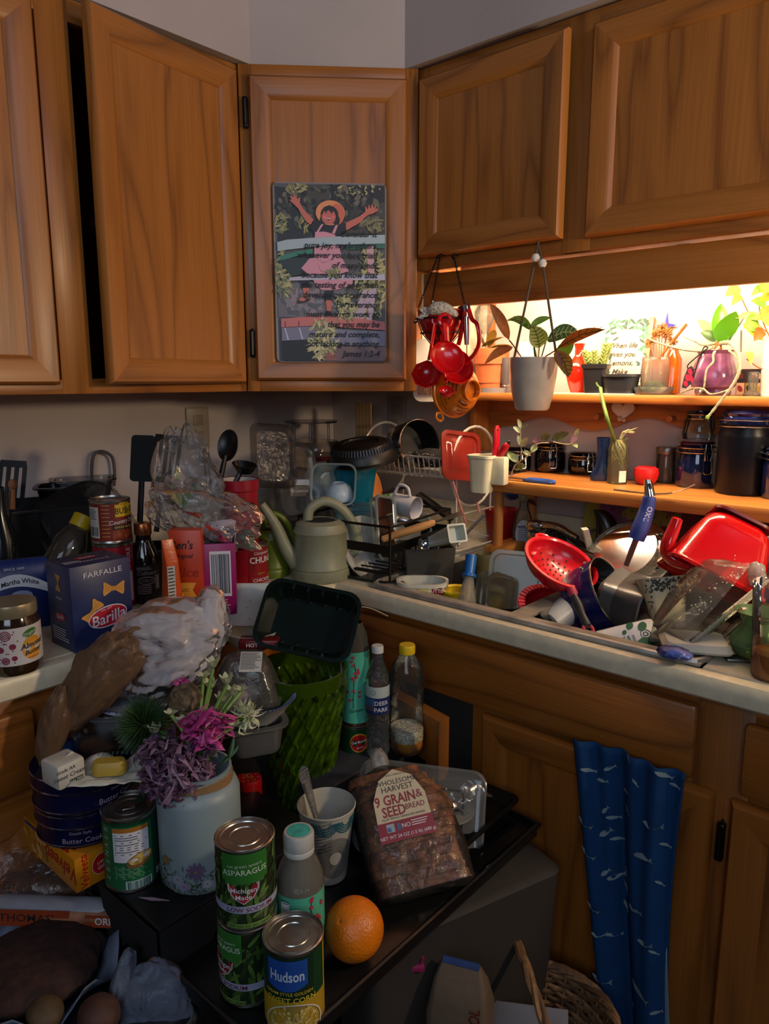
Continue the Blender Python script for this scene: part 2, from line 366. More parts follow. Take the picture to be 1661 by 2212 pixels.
# --- cabinet over the sink
zs = 1.600; H2 = zt-zs
t = thing('over_sink_cabinet', 'short oak cabinet with two doors above the sink shelf', 'cabinet', (.6105, -.002, zs))
W2 = 1.25
for nm, b in (('side_panel', (0, .018, -.303, 0, 0, H2)), ('side_panel', (W2-.018, W2, -.303, 0, 0, H2)), ('bottom_panel', (.018, W2-.018, -.303, 0, .012, .03)), ('top_panel', (.018, W2-.018, -.303, 0, H2-.02, H2)), ('back_panel', (.018, W2-.018, -.012, 0, .03, H2-.02))): slab(t, nm, *b, 'Z', 6)
for x0, x1 in ((0, .03), (.372, .434), (.86, .92), (W2-.03, W2)): slab(t, 'frame_stile', x0, x1, -.323, -.303, 0, H2, 'Z', x0*6)
for z0, z1 in ((0, .035), (H2-.03, H2)): slab(t, 'frame_rail', .03, W2-.03, -.3225, -.303, z0, z1, 'X', z0*4+7)
d = door(t, .014, .382, .026, H2-.026, -.3235, 7.7, wd=.052); d.rotation_euler = (0, 0, RD(-1.6))
door(t, .428, .868, .022, H2-.03, -.3235, 8.9, wd=.052)
door(t, .895, 1.235, .022, H2-.03, -.3235, 10.4, wd=.052)
t = thing('valance_board', 'plain oak valance board hung under the over-sink cabinet, hiding the light', 'valance', (.6105, -.30, 1.516))
slab(t, 'board', 0, 1.25, 0, .018, 0, .079, 'X', 9.3)
for x in (.02, .6, 1.2): G(oak('Z', seed=2)).box(x-.012, x+.012, .02, .04, .05, .083).obj('cleat', t)
t = thing('under_cabinet_light', 'slim white tube light fixed under the over-sink cabinet', 'light', (1.12, -.262, 1.60))
G(WHITE).box(-.42, .42, -.016, .016, -.018, .011, .004).obj('housing', t)
G(mat((1, .80, .55), .5, emit=140, var=0)).tube([(-.40, 0, -.030), (.40, 0, -.030)], .012, 12).obj('tube', t)
# ================================================================ base cabinets
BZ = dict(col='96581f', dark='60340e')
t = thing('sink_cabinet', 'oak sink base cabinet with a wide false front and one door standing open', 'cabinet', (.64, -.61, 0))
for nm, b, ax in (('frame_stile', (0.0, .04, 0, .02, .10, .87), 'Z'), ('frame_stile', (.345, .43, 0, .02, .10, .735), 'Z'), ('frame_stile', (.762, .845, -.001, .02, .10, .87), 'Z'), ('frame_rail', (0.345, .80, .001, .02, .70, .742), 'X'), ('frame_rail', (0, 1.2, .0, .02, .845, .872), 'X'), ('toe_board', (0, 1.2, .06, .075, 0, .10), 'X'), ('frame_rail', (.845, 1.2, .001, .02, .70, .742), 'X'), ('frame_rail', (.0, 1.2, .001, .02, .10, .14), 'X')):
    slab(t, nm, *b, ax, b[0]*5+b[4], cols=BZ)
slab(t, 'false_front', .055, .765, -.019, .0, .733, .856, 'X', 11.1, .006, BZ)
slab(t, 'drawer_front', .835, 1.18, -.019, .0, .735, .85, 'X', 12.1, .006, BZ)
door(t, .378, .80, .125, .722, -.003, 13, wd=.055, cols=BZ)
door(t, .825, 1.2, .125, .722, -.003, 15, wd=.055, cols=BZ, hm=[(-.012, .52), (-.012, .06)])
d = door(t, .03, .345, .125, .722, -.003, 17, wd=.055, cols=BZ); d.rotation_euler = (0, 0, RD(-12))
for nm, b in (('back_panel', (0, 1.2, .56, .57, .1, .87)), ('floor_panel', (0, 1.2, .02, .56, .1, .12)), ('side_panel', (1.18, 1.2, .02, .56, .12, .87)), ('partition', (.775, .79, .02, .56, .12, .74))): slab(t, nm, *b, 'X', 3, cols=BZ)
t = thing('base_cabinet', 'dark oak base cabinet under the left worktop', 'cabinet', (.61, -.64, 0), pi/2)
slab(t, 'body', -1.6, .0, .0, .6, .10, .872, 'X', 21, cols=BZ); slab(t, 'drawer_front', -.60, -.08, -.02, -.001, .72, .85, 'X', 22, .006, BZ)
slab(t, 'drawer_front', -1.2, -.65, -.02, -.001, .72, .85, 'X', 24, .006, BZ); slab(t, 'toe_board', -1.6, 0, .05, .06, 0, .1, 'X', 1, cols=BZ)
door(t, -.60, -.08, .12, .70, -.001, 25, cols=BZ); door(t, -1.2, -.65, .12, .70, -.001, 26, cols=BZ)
# ================================================================ worktop and sink
LAM = mat('d0c4a6', .35, var=.03, vs=60)
SX0, SX1, SY0, SY1 = .715, 1.40, -.612, -.14
t = thing('worktop', 'cream laminate worktop turning the corner, with a rolled front edge', 'worktop')
g = G(LAM); zt_ = .914
def nose(a, b, dx, dy):   # rolled edge swept from a to b; (dx,dy) points out
    pr = [(-.03, .036), (-.012, .038), (-.004, .036), (0, .03), (.001, .018), (0, .004), (-.004, 0), (-.03, 0)]
    vs = [(p[0]+o*dx, p[1]+o*dy, .876+h) for p in (a, b) for o, h in pr]; k = len(pr)
    g.add(vs, [(i, (i+1) % k, (i+1) % k+k, i+k) for i in range(k)], True)
g.box(.001, .61, -1.7, -.61, .876, zt_); g.box(.001, SX0-.004, -.61, -.001, .876, zt_); g.box(SX1+.004, 2.2, -.61, -.001, .876, zt_); g.box(SX0-.004, SX1+.004, -.138, -.001, .876, zt_); g.box(.61, .64, -.64, -.61, .876, zt_)
nose((.64, -1.7), (.64, -.64), 1, 0); nose((.61, -.64), (2.2, -.64), 0, -1)
g.obj('top', t)
G(LAM).box(.001, .018, -1.7, -.019, zt_, 1.0, .004).obj('splashback', t); G(LAM).box(.02, 2.2, -.018, -.001, zt_, 1.0, .004).obj('splashback', t)
SS = mat('84827c', .34, 1, .22, 9, .15, 25)
t = thing('sink', 'stainless steel double sink set in the worktop, its rim cloudy with dried soap', 'sink', (0, 0, .914))
g = G(SS); bx = [(SX0+.03, 1.045), (1.085, SX1-.03)]
by0, by1 = SY0+.035, SY1-.07
for x0, x1 in ((SX0, bx[0][0]), (bx[0][1], bx[1][0]), (bx[1][1], SX1)): g.box(x0, x1, by0, by1, 0, .004)
g.box(SX0, SX1, SY0, by0, 0, .004); g.box(SX0, SX1, by1, SY1, 0, .004)
g.ms[0] = mat('8f8a80', .5, .45, .16, 14, .15, 30); g.obj('deck', t)
g = G(mat('a09c94', .4, .5, .12, 20)); g.tube([(SX0+.03, SY0, .004), (SX1-.03, SY0, .004), (SX1-.009, SY0+.009, .004), (SX1, SY0+.03, .004), (SX1, SY1, .004), (SX0, SY1, .004), (SX0, SY0+.03, .004), (SX0+.009, SY0+.009, .004)], .006, 8, True); g.obj('rim', t)
for x0, x1 in bx:
    cx, cy, hx, hy = (x0+x1)/2, (by0+by1)/2, (x1-x0)/2, (by1-by0)/2
    G(SS).rr([(.003, hx, hy, .05, cx, cy), (-.01, hx-.004, hy-.004, .05, cx, cy), (-.15, hx-.012, hy-.012, .05, cx, cy), (-.17, hx-.03, hy-.03, .04, cx, cy)], 6, cap0=False).obj('basin', t)
# ================================================================ picture plaque on the corner door
t = thing('picture_plaque', 'laminated picture of a girl in a straw hat on a fence, with a printed verse', 'plaque', (.325, -.61, zb), pi/4)
x0, x1, z0, z1 = .0725, .3285, .0675, .4635; cw, ch = x1-x0, z1-z0
random.seed(4)
g = G(mat('8a7c80', .35, var=0)); g.T = MX.Translation((x0, -.0307, z0)) @ MX.Rotation(pi/2, 4, 'X'); g.rr([(0, cw/2, ch/2, .012, cw/2, ch/2), (.002, cw/2, ch/2, .012, cw/2, ch/2)], 5); g.obj('backing', t)
g = G(); g.T = MX.Translation((x0, -.0330, z0)); lay = [0]
def X(px): return (px-45)/1325*cw            # inches of the plaque: left, top counted as on a 1325 x 2080 sheet
def Z(py): return ch-(py-90)/2085*ch
def pg(col, pts, rough=.45):
    lay[0] += 1; g.use(mat(tuple(round(min(.9, x*1.7+.004), 4) for x in lin(col)), rough, var=0)); g.poly([(X(a), Z(b)) for a, b in pts], -lay[0]*1.2e-5)
def spray(cols, cx, cy, rx, ry, n, ln, wd):
    for i in range(n):
        a = random.uniform(0, 6.3); q = math.sqrt(random.random()); x = cx+rx*q*cos(a); y = cy+ry*q*sin(a); L = ln*random.uniform(.5, 1.2); b = random.uniform(0, 6.3); c_, s_ = cos(b), sin(b); w_ = wd*random.uniform(.6, 1.2)
        pts = [(x+c_*L*u-s_*v*w_, y+s_*L*u+c_*v*w_) for u, v in ((-1, 0), (-.3, 1), (.5, .7), (1, 0), (.5, -.7), (-.3, -1))]
        pg(random.choice(cols), [(min(1355, max(60, p)), min(2160, max(105, q_))) for p, q_ in pts])
pg('46464a', [(60, 105), (1355, 105), (1355, 2160), (75, 2160)])
pg('1e2024', [(70, 140), (420, 180), (500, 400), (480, 700), (90, 780)]); pg('38342e', [(420, 120), (1350, 110), (1350, 700), (480, 700)]); pg('201c1c', [(760, 120), (1340, 120), (1350, 300), (900, 420)])
spray(['2c2e2a', '48463c', '17191c', '5a5648'], 700, 380, 640, 270, 150, 60, 30); spray(['6e6a44', '8a8456'], 300, 150, 140, 60, 26, 40, 16); spray(['7a7650', '9a9468'], 1050, 160, 250, 60, 24, 30, 10)
spray(['77744c', '8f8a5c', '5a5e40'], 130, 560, 70, 110, 34, 55, 12); spray(['606040', '8a8650'], 400, 560, 60, 110, 22, 60, 10); spray(['6e6a4a', '55523c'], 1200, 560, 150, 80, 30, 60, 18)
pg('5a5860', [(75, 1250), (500, 1230), (900, 1250), (800, 1640), (80, 1640)]); spray(['4a4c54', '6e6a72', '7c6c74'], 400, 1450, 330, 150, 60, 70, 30)
spray(['8a8458', '6e6e44', 'a09668', '54583c'], 1180, 1250, 190, 420, 150, 70, 17); spray(['7c7c54', '9a9468', '5c6444'], 150, 1150, 100, 260, 80, 60, 14)
pg('8c9ca4', [(85, 775), (200, 745), (700, 705), (1350, 675), (1350, 775), (700, 800), (200, 860), (90, 880)]); pg('2e6a5a', [(110, 930), (300, 880), (500, 845), (500, 900), (300, 935), (110, 985)]); pg('1e2a2c', [(90, 985), (500, 905), (500, 1130), (240, 1160)]); pg('2a5a50', [(900, 800), (1350, 780), (1350, 830), (900, 850)])
pg('b08890', [(1130, 810), (1215, 800), (1225, 1120), (1150, 1130)])
pg('a85c4c', [(330, 380), (400, 400), (515, 515), (480, 575), (430, 540)]); pg('a85c4c', [(330, 385), (240, 300), (265, 290), (240, 250), (290, 265), (300, 230), (330, 290), (365, 265), (360, 330), (410, 420)])
pg('a85c4c', [(890, 545), (1050, 470), (1130, 410), (1160, 440), (1060, 540), (890, 635)]); pg('a85c4c', [(1115, 430), (1125, 345), (1145, 395), (1165, 330), (1178, 385), (1208, 315), (1212, 380), (1245, 330), (1240, 390), (1275, 365), (1262, 410), (1200, 440), (1140, 455)])
pg('14121a', [(490, 575), (520, 510), (640, 560), (760, 570), (880, 550), (900, 640), (780, 700), (530, 690), (470, 600)])
def oval(col, cx, cy, rx, ry, n=28, rot=0): pg(col, [(cx+rx*cos(2*pi*i/n)*cos(rot)-ry*sin(2*pi*i/n)*sin(rot), cy+rx*cos(2*pi*i/n)*sin(rot)+ry*sin(2*pi*i/n)*cos(rot)) for i in range(n)])
oval('c07a50', 710, 435, 170, 140); oval('b05a40', 790, 450, 85, 120); oval('1a1216', 700, 460, 105, 105); oval('1a1216', 625, 520, 40, 55); oval('1a1216', 780, 520, 40, 60)
oval('a85850', 690, 480, 82, 88); pg('1a1216', [(610, 430), (640, 370), (700, 350), (770, 380), (785, 450), (750, 410), (720, 440), (690, 405), (660, 430), (635, 415), (620, 460)])
oval('c8605a', 640, 480, 18, 14); oval('c8605a', 745, 480, 18, 14); pg('e8d8d0', [(645, 490), (690, 500), (720, 490), (690, 520)]); pg('3a1016', [(650, 498), (690, 508), (716, 498), (690, 524)]); pg('e8d8d0', [(655, 495), (690, 503), (712, 495), (690, 508)])
oval('2a1416', 660, 435, 16, 4); oval('2a1416', 730, 437, 16, 4)
pg('b8808e', [(600, 570), (632, 560), (570, 655), (545, 655)]); pg('b8808e', [(770, 575), (800, 570), (760, 670), (725, 665)]); pg('b47c8c', [(530, 655), (640, 648), (760, 680), (770, 705), (525, 720)])
pg('b47c8c', [(520, 830), (800, 800), (850, 960), (920, 1100), (820, 1130), (450, 1145), (360, 1070), (460, 955), (510, 950)]); pg('8a4e62', [(510, 945), (620, 1010), (740, 960), (620, 1000)]); pg('8a4e62', [(545, 985), (600, 1110), (590, 1110)])
pg('14121a', [(350, 1085), (440, 1130), (450, 1150), (345, 1150)]); pg('9c9cae', [(210, 1180), (480, 1150), (1350, 1130), (1350, 1200), (480, 1205), (220, 1215)]); pg('b47c8c', [(500, 1205), (970, 1190), (960, 1260), (760, 1320), (600, 1320), (530, 1270)])
pg('14121a', [(350, 1215), (460, 1212), (455, 1290), (355, 1300)]); pg('a85c4c', [(372, 1296), (448, 1296), (440, 1410), (395, 1410)]); pg('241418', [(300, 1470), (330, 1400), (350, 1440), (400, 1410), (465, 1425), (440, 1450), (340, 1478)])
oval('a85c4c', 365, 1430, 40, 22); pg('14121a', [(630, 1330), (740, 1325), (730, 1440), (630, 1440)]); pg('a85c4c', [(645, 1440), (715, 1440), (700, 1580), (655, 1580)]); pg('241418', [(605, 1650), (630, 1600), (650, 1560), (715, 1570), (705, 1640), (650, 1658)])
for i in range(3): pg('9c8a9c', [(1090+i*70, 1310), (1150+i*70, 1310), (1000+i*60, 1700), (930+i*60, 1700)] if i < 2 else [(1200, 1290), (1250, 1290), (1190, 1700), (1110, 1700)])
pg('a8605e', [(110, 1660), (480, 1625), (800, 1620), (1350, 1690), (1350, 1790), (900, 1760), (480, 1740), (110, 1760)]); pg('6a3038', [(150, 1690), (165, 1690), (165, 1760), (150, 1760)]); pg('6a3038', [(310, 1690), (326, 1690), (326, 1760), (310, 1760)])
pg('66667c', [(115, 1765), (480, 1745), (900, 1790), (1350, 1800), (1350, 1980), (900, 1970), (480, 1900), (115, 1920)]); pg('9c9cb0', [(145, 1765), (160, 1765), (200, 1910), (180, 1910)]); pg('9c9cb0', [(315, 1765), (330, 1765), (370, 1900), (350, 1900)])
pg('14161c', [(115, 1925), (480, 1900), (560, 2160), (120, 2160)]); pg('5c4c50', [(560, 1980), (1350, 1985), (1350, 2160), (600, 2160)])
spray(['8c8a62', 'a09c74', '6a6c4a', 'b0a880'], 600, 1900, 160, 240, 120, 70, 16); spray(['7a4a44', '8a5a4c'], 700, 2100, 60, 60, 14, 50, 14); spray(['8c8a62', '6a6c4a', 'a09c74'], 880, 1520, 130, 150, 60, 60, 15); spray(['6a6c4a', '8a8658'], 740, 1130, 90, 60, 26, 45, 14)
g.use(mat('0a080c', .5, var=0)); lay[0] += 6
for s_, xr, yb in (('Consider it', 1262, 672), ('pure joy, my brothers,', 1262, 803), ('whenever you face trials', 1265, 915), ('of many kinds,', 1270, 1030), ('because you know that', 1268, 1143), ('the testing of your faith', 1268, 1258), ('develops perseverance.', 1270, 1373), ('Perseverance', 1280, 1488), ('must finish its work so', 1283, 1600), ('that you may be', 1283, 1720), ('mature and complete,', 1283, 1838), ('not lacking in anything.', 1285, 1950), ('James 1:2-4', 1290, 2070)):
    vs, _f = text_mesh(s_, .28, .012); wd = max(v[0] for v in vs); sz = .0188; g.text(s_, sz, X(xr)-wd*sz*.98, Z(yb), -lay[0]*1.2e-5, .28, .012, .98)
g.obj('printed_picture', t)
random.seed(12)
# ================================================================ wall shelf and what stands on it
SH = dict(col='b06c2c', dark='7c4415')
ZS = 1.316
def onY(x, yt, wpx, z, Y):
    c = at(x, yt, Y=Y); r = wpx*dep(c)/(2*FPX); return V((c.x, Y, z)), r, c.z-z
t = thing('wall_shelf', 'oak wall shelf with a scalloped apron and pegs under the lit wall', 'shelf', (.605, -.001, ZS-.02))
slab(t, 'board', 0, 1.3, -.150, 0, 0, .02, 'X', 31, .005, SH)
g = G(oak('X', seed=33, **SH)); pts = [(0, 0), (0, -.085), (.03, -.095)]
for i in range(60): x = .05+i*.021; pts.append((x, -.055+.016*cos(x*2*pi/.27+1.9)-.004*sin(x*9)))
pts += [(1.3, -.05), (1.3, 0)]; g.prism(pts, -.02, 0); g.obj('apron', t)
slab(t, 'end_bracket', -.003, .018, -.09, 0, -.16, 0, 'Z', 35, .004, SH)
for x in (.345, .52, .70): G(oak('Z', seed=3, **SH)).lathe([(.006, 0), (.006, .02), (.0085, .026), (.0075, .033), (0, .036)], 14).obj('peg', t, (x, -.02, -.035), (pi/2, 0, 0))
slab(t, 'wall_cleat', -.0, .02, -.02, 0, .02, .30, 'Z', 36, .002, SH)
g = G(mat('d8cdc0', .5)); hp = [(.022*16*sin(a)**3/17, .022*(13*cos(a)-5*cos(2*a)-2*cos(3*a)-cos(4*a))/17+.002) for a in [2*pi*i/30 for i in range(30)]]
t = thing('heart_ornament', 'pale wooden heart hung on the shelf apron with tiny shells', 'ornament', at(1346, 888, Y=-.032))
g.prism([(x*1.35, z*1.2) for x, z in hp], -.004, .004); g.obj('heart', t)
g = G(mat('c8a888', .6)).at(-.005, -.006, -.018, sc=.007); g.lathe([(0, -1), (.8, -.6), (1, 0), (.7, .7), (0, 1)], 10).at(.006, -.006, -.021, sc=.005).lathe([(0, -1), (.8, -.6), (1, 0), (.7, .7), (0, 1)], 10); g.obj('shell', t)
GL = clear('f2f6f4', .04, .03); GLF = clear('e8ece8', .10, .06, bump=.4, bs=60)
def pot_prof(r, h, rt=1.0, th=.004): return [(0, 0), (r*.98, 0), (r, .004), (r*rt, h-.004), (r*rt, h), (r*rt-th, h), (r-th, .012), (0, .012)]
# clear bottle with faceted stopper
c, r, h = onY(1048, 655, 34, ZS, -.075)
t = thing('glass_bottle', 'clear glass bottle with a faceted ball stopper behind the clay pot', 'bottle', c)
G(GL).lathe([(0, 0), (r, .002), (r, h*.45), (r*.55, h*.58), (r*.5, h*.68)], 20).obj('bottle_body', t)
g = G(GLF); g.lathe([(r*.5, h*.66), (r*.6, h*.7), (r*1.2, h*.82), (r*1.3, h*.9), (r*.9, h*.98), (0, h)], 10); g.obj('stopper', t)
# clay pot
c, r, h = onY(1062, 752, 72, ZS, -.095)
t = thing('clay_pot', 'terracotta clay pot on a grey saucer at the left end of the shelf', 'plant pot', c)
CL = mat('b0592c', .75, var=.08, bump=.2)
G(mat('6c6c70', .5)).lathe([(0, 0), (r*1.15, 0), (r*1.2, .012), (r*1.12, .012), (r*1.08, .004), (0, .004)], 28).obj('saucer', t)
G(CL).at(0, 0, .0045).lathe([(0, 0), (r*.82, 0), (r*.95, h*.6), (r*1.05, h*.6), (r*1.08, h-.006), (r*1.0, h-.006), (r*.9, .02), (0, .02)], 28).obj('pot', t)
LB = mat('7e6426', .5, var=.12, vs=60, sub=.4); LG = mat('5c8a2c', .42, var=.12, vs=40, sub=.4); LY = mat('9aa834', .45, var=.12, vs=50, sub=.4); LD = mat('3e5e30', .45, var=.12, vs=60, sub=.3); LBR = mat('94581c', .5, var=.15, vs=60, sub=.45); VEIN = mat('b8c07a', .5)
for i, (a, b) in enumerate([((1040, 750), (1090, 728)), ((1050, 752), (1030, 715)), ((1060, 752), (1108, 748)), ((1055, 750), (1068, 712))]):
    g = G(LB); blade(g, at(*a, Y=-.10)-c, at(*b, Y=-.12)-c, .013, (0, 0, .008)); g.obj('leaf', t)
# hanging pot with prayer plant
YP = -.385; c = at(1153, 772, Y=YP); rt = 105*dep(c)/(2*FPX); hb = c.z-at(1153, 888, Y=YP).z
t = thing('hanging_pot', 'white tapered pot hung on cords from the over-sink cabinet', 'plant pot', (c.x, c.y, c.z-hb))
POT = mat('b4a798', .3, coat=.3)
G(POT).lathe([(0, .002), (rt*.62, .002), (rt*.70, .006), (rt*.86, hb*.35), (rt*.97, hb*.75), (rt, hb), (rt-.004, hb), (rt*.93, hb*.75), (rt*.6, .01), (0, .01)], 36).obj('pot', t)
G(mat('2a1c12', .9, bump=.6, bs=200)).lathe([(0, hb-.018), (rt*.95, hb-.016)], 24).obj('soil', t)
CORD = mat('5a4a38', .7); top = V((at(1165, 520, Y=-.34).x, -.345, 1.622))
for (px, py), bp in (((1110, 772), (1157, 557)), ((1203, 772), (1172, 569))):
    e = at(px, py, Y=YP)+V((0, 0, -.004)); b = at(*bp, Y=-.365); g = G(CORD); o0 = V((c.x, c.y, c.z-hb)); g.tube([top-o0, b-o0, e-o0], .0026); cord = g.obj('cord', t)
    G(mat('e0d8cc', .6)).lathe([(0, -.009), (.006, -.007), (.009, 0), (.006, .007), (0, .009)], 14).obj('bead', cord, b-o0)
g = G(CORD); g.tube([V((0, 0, 0)), V((0, .0, .012)), V((0, .02, .012))], .003); g.obj('hook', t, top-o0)
def leafpx(parent, o0, a, b, wpx, m, Y, Y2=None, vein=None, side=None, bend=(0, 0, 0), stem=None, cup=.2):
    p, q = at(*a, Y=Y)-o0, at(*b, Y=Y if Y2 is None else Y2)-o0; wd = wpx*dep(p+o0)/(2*FPX)
    if side is None: side = (q-p).cross(V(FW))
    g = G(m); blade(g, p, q, wd, bend, side=side, cup=cup)
    if vein:
        g.use(vein); sd = V(side).normalized(); nn = -V(FW)
        for k in range(1, 7):
            v = k/7; m0 = p.lerp(q, v)+V(bend)*(4*v*(1-v)); e = wd*sin(pi*v**.8)**.75*.85
            for s_ in (-1, 1): g.tube([m0+nn*.0012, m0+sd*(s_*e)+(q-p)*.10+nn*.0016], .0006, 4)
        g.tube([p+nn*.001, p.lerp(q, .5)+V(bend)+nn*.0014, q+nn*.001], .0008, 4)
    if stem: g.use(m); g.tube(spline([at(*s_, Y=Y)-o0 for s_ in stem]+[p], 4), .0014, 5)
    return g.obj('leaf', parent)
DK = mat('3c3a16', .45, var=.1); LPR = mat('8c9a2e', .42, var=.1, vs=70, sub=.4)
for a in [((1100, 735), (1058, 655), 24, LBR, YP, -.42, None, None, (0, 0, .006), [(1125, 770), (1108, 745)]),
          ((1108, 750), (1046, 787), 20, LBR, YP, -.43, None, None, (0, 0, .008), None),
          ((1150, 715), (1095, 693), 20, LG, YP, -.36, VEIN, None, (0, 0, .012), [(1155, 770), (1152, 740)]),
          ((1145, 705), (1190, 686), 15, LG, YP, -.36, None, None, (0, 0, .004), [(1158, 770), (1152, 735)]),
          ((1165, 752), (1150, 702), 42, LPR, YP-.02, YP-.03, DK, None, (.004, 0, 0), [(1163, 772)]),
          ((1180, 735), (1250, 718), 36, LD, YP+.03, YP+.05, VEIN, (0, .3, 1), (0, 0, .008), [(1170, 770)]),
          ((1205, 752), (1306, 712), 22, LBR, YP, YP-.01, DK, None, (0, 0, .008), [(1178, 770), (1195, 760)]),
          ((1205, 770), (1240, 733), 30, LG, YP+.03, YP+.03, None, None, (0, 0, 0), [(1190, 775)]),
          ((1200, 756), (1228, 815), 34, LB, YP-.005, YP-.02, DK, None, (.006, 0, 0), None),
          ((1203, 758), (1214, 795), 10, mat('6a3a38', .6), YP-.03, YP-.035, None, None, (0, 0, 0), None)]:
    leafpx(t, o0, a[0], a[1], a[2], a[3], a[4], a[5], a[6], a[7], a[8], a[9])
# dark grey vessel beside the pot
c, r, h = onY(1092, 771, 20, ZS, -.10)
t = thing('grey_bottle', 'narrow dark grey bottle behind the white hanging pot', 'bottle', c)
G(mat('4a4648', .4)).lathe([(0, 0), (r*.6, 0), (r*.7, h*.2), (r, h*.28), (r, h-.003), (0, h)], 18).obj('bottle_body', t); G(STEEL).lathe([(r*.72, h*.17), (r*.8, h*.19), (r*.72, h*.21)], 16).obj('collar', t)
c, r, h = onY(1140, 738, 40, ZS, -.03)
t = thing('postcard', 'small white card with a wire coil propped at the back of the shelf', 'card', c, RD(3))
G(PAPER).box(-r, r, 0, .0015, 0, h).obj('card', t); g = G(STEEL); g.tube([(.008*cos(a), -.006-.0006*a, h*.6+.008*sin(a)) for a in [i*.5 for i in range(38)]], .0012, 5); g.obj('coil', t)
# red vase
c, r, h = onY(1252, 742, 56, ZS, -.085)
t = thing('red_vase', 'rounded red glass vase with a narrow neck next to the succulent', 'vase', c)
G(mat('c8200c', .12, coat=.6, var=.03)).lathe([(0, 0), (r*.5, 0), (r*.78, h*.2), (r, h*.42), (r*.92, h*.56), (r*.5, h*.7), (r*.34, h*.76), (r*.32, h*.9), (r*.42, h), (r*.36, h), (r*.28, h*.9), (0, h*.85)], 30).obj('vase_body', t)
# succulent pot
c, r, h = onY(1288, 787, 56, ZS, -.115)
t = thing('succulent_pot', 'black square plastic pot of pale jointed succulents', 'plant pot', c, RD(12))
G(mat('1a1a1c', .35)).rr([(0, r*.72, r*.72, .008), (h*.85, r*.9, r*.9, .009), (h*.86, r*.97, r*.97, .009), (h, r, r, .009), (h, r*.92, r*.92, .008), (h*.8, r*.85, r*.85, .008)], 4).obj('pot', t)
SU = mat('8a9a4e', .5, var=.12, vs=80)
for i in range(7):
    a = i*2.4; q = V((r*.6*cos(a), r*.6*sin(a)-.004, h)); g = G(SU if i != 3 else mat('c88a6a', .5))
    lean = V((.3*cos(a), .3*sin(a)-.15, 1)).normalized(); L = random.uniform(.018, .04) if q.x < .01 else .05
    for k in range(int(L/.004)):
        b = q+lean*(k*.004)
        for j in range(4): an = j*pi/2+k*.8; d = V((cos(an), sin(an), .6)); g.tube([b, b+d*.004, b+d*.0085], [.0016, .0034, .0008], 6)
    g.obj('stem', t)
# lemonade sign
c = at(1345, 815, Y=-.045); ht = at(1345, 684, Y=-.03).z-ZS; wd = 104*dep(c)/FPX
t = thing('framed_sign', 'white framed sign with leafy border and black italic words about lemons', 'sign', (c.x, -.055, ZS), RD(2)); t.rotation_euler.x = RD(-11)
G(oak('Z', seed=40, col='c88a50', dark='8a5428')).box(wd/2-.012, wd/2, .001, .012, 0, ht).obj('frame', t)
g = G(mat('b8ac92', .5, var=.02)); g.box(-wd/2, wd/2-.012, 0, .010, 0, ht)
LFG = mat('2c6e4e', .6); WF = mat('f0ead0', .6)
for i in range(90):
    s_ = random.random(); x = (-1 if random.random() < .5 else 1)*(wd*.36+random.gauss(0, .007)); z = s_*ht*.95
    if random.random() < .35: x = random.uniform(-.4, .4)*wd; z = random.choice((random.uniform(.02, .12), random.uniform(.84, .97)))*ht
    g.use(LFG if random.random() < .6 else mat('16382c', .6)); g.ell(max(-wd*.46, min(wd*.38, x)), z, .0085, .003, -.0006-i*2e-6, 8, random.uniform(0, 3))
for i in range(36):
    x = wd*.33+random.gauss(0, .01); z = ht*random.uniform(.08, .55); g.use(WF); x = min(wd*.38, x); g.ell(x, z, .004, .004, -.001-i*2e-6, 6); g.use(mat('d8b030', .6)); g.ell(x, z, .0012, .0012, -.0013-i*2e-6, 5)
g.use(INK)
for i, s_ in enumerate(('When life', 'gives you', 'Lemons,', 'Make', 'Lemonade.')): g.text(s_, .0175, -.008, ht*.64-i*.0205, -.0015, .3, .01)
g.obj('sign_board', t)
c2 = c
# oval black dish of stones
c, r, h = onY(1342, 808, 84, ZS, -.118)
t = thing('black_dish', 'shallow black oval plastic dish in front of the lemon sign', 'dish', c)
G(mat('202226', .4)).rr([(0, r*.8, .020, .02), (h*.85, r*.95, .027, .027), (h*.87, r*1.0, .03, .03), (h, r*1.0, .03, .03), (h, r*.92, .026, .026), (h*.3, r*.8, .02, .02)], 7).obj('dish_body', t)
for i, (dx, col) in enumerate(((-.030, 'a8a060'), (-.008, '9a9a50'), (.022, 'b08a58'))):
    q = tag(G(mat(col, .6, var=.15, vs=50)).at(sc=1).lathe([(0, -.013), (.009, -.009), (.0125, 0), (.009, .009), (0, .013)], 16).obj('dried_lemon', None, c+V((dx, .004, h*.3+.0125)), (.4, .3*i, 0)), ('small dull green dried lemon, left one in the black dish', 'small dull green dried lemon, middle one in the black dish', 'small tan dried lemon, right one in the black dish')[i], 'fruit', 'dried lemons in the black dish')
# glass cup with moss on a clear saucer
c, r, h = onY(1416, 772, 58, ZS, -.105)
t = thing('clear_saucer', 'round clear plastic saucer under the moss cup', 'saucer', c)
G(clear('e6ece8', .2, .1)).lathe([(0, 0), (r*1.25, 0), (r*1.45, .010), (r*1.5, .017), (r*1.44, .017), (r*1.38, .010), (r*1.2, .003), (0, .003)], 32).obj('saucer_body', t)
t = thing('moss_cup', 'hazy clear plastic cup with wet green moss in the bottom', 'cup', c+V((0, 0, .0035)))
G(clear('e8eee8', .16, .1, bump=.2, bs=80)).lathe([(0, 0), (r*.82, 0), (r*.97, h*.25), (r*1.0, h*.6), (r*.93, h*.95), (r*.97, h*.98)], 30).obj('cup_body', t)
g = G(mat('6a7a2a', .8, var=.2, vs=80)); crumple(g, (0, 0, .012), (r*.75, r*.75, .012), 3, .5, 90, 3, low=.002); g.obj('moss', t)
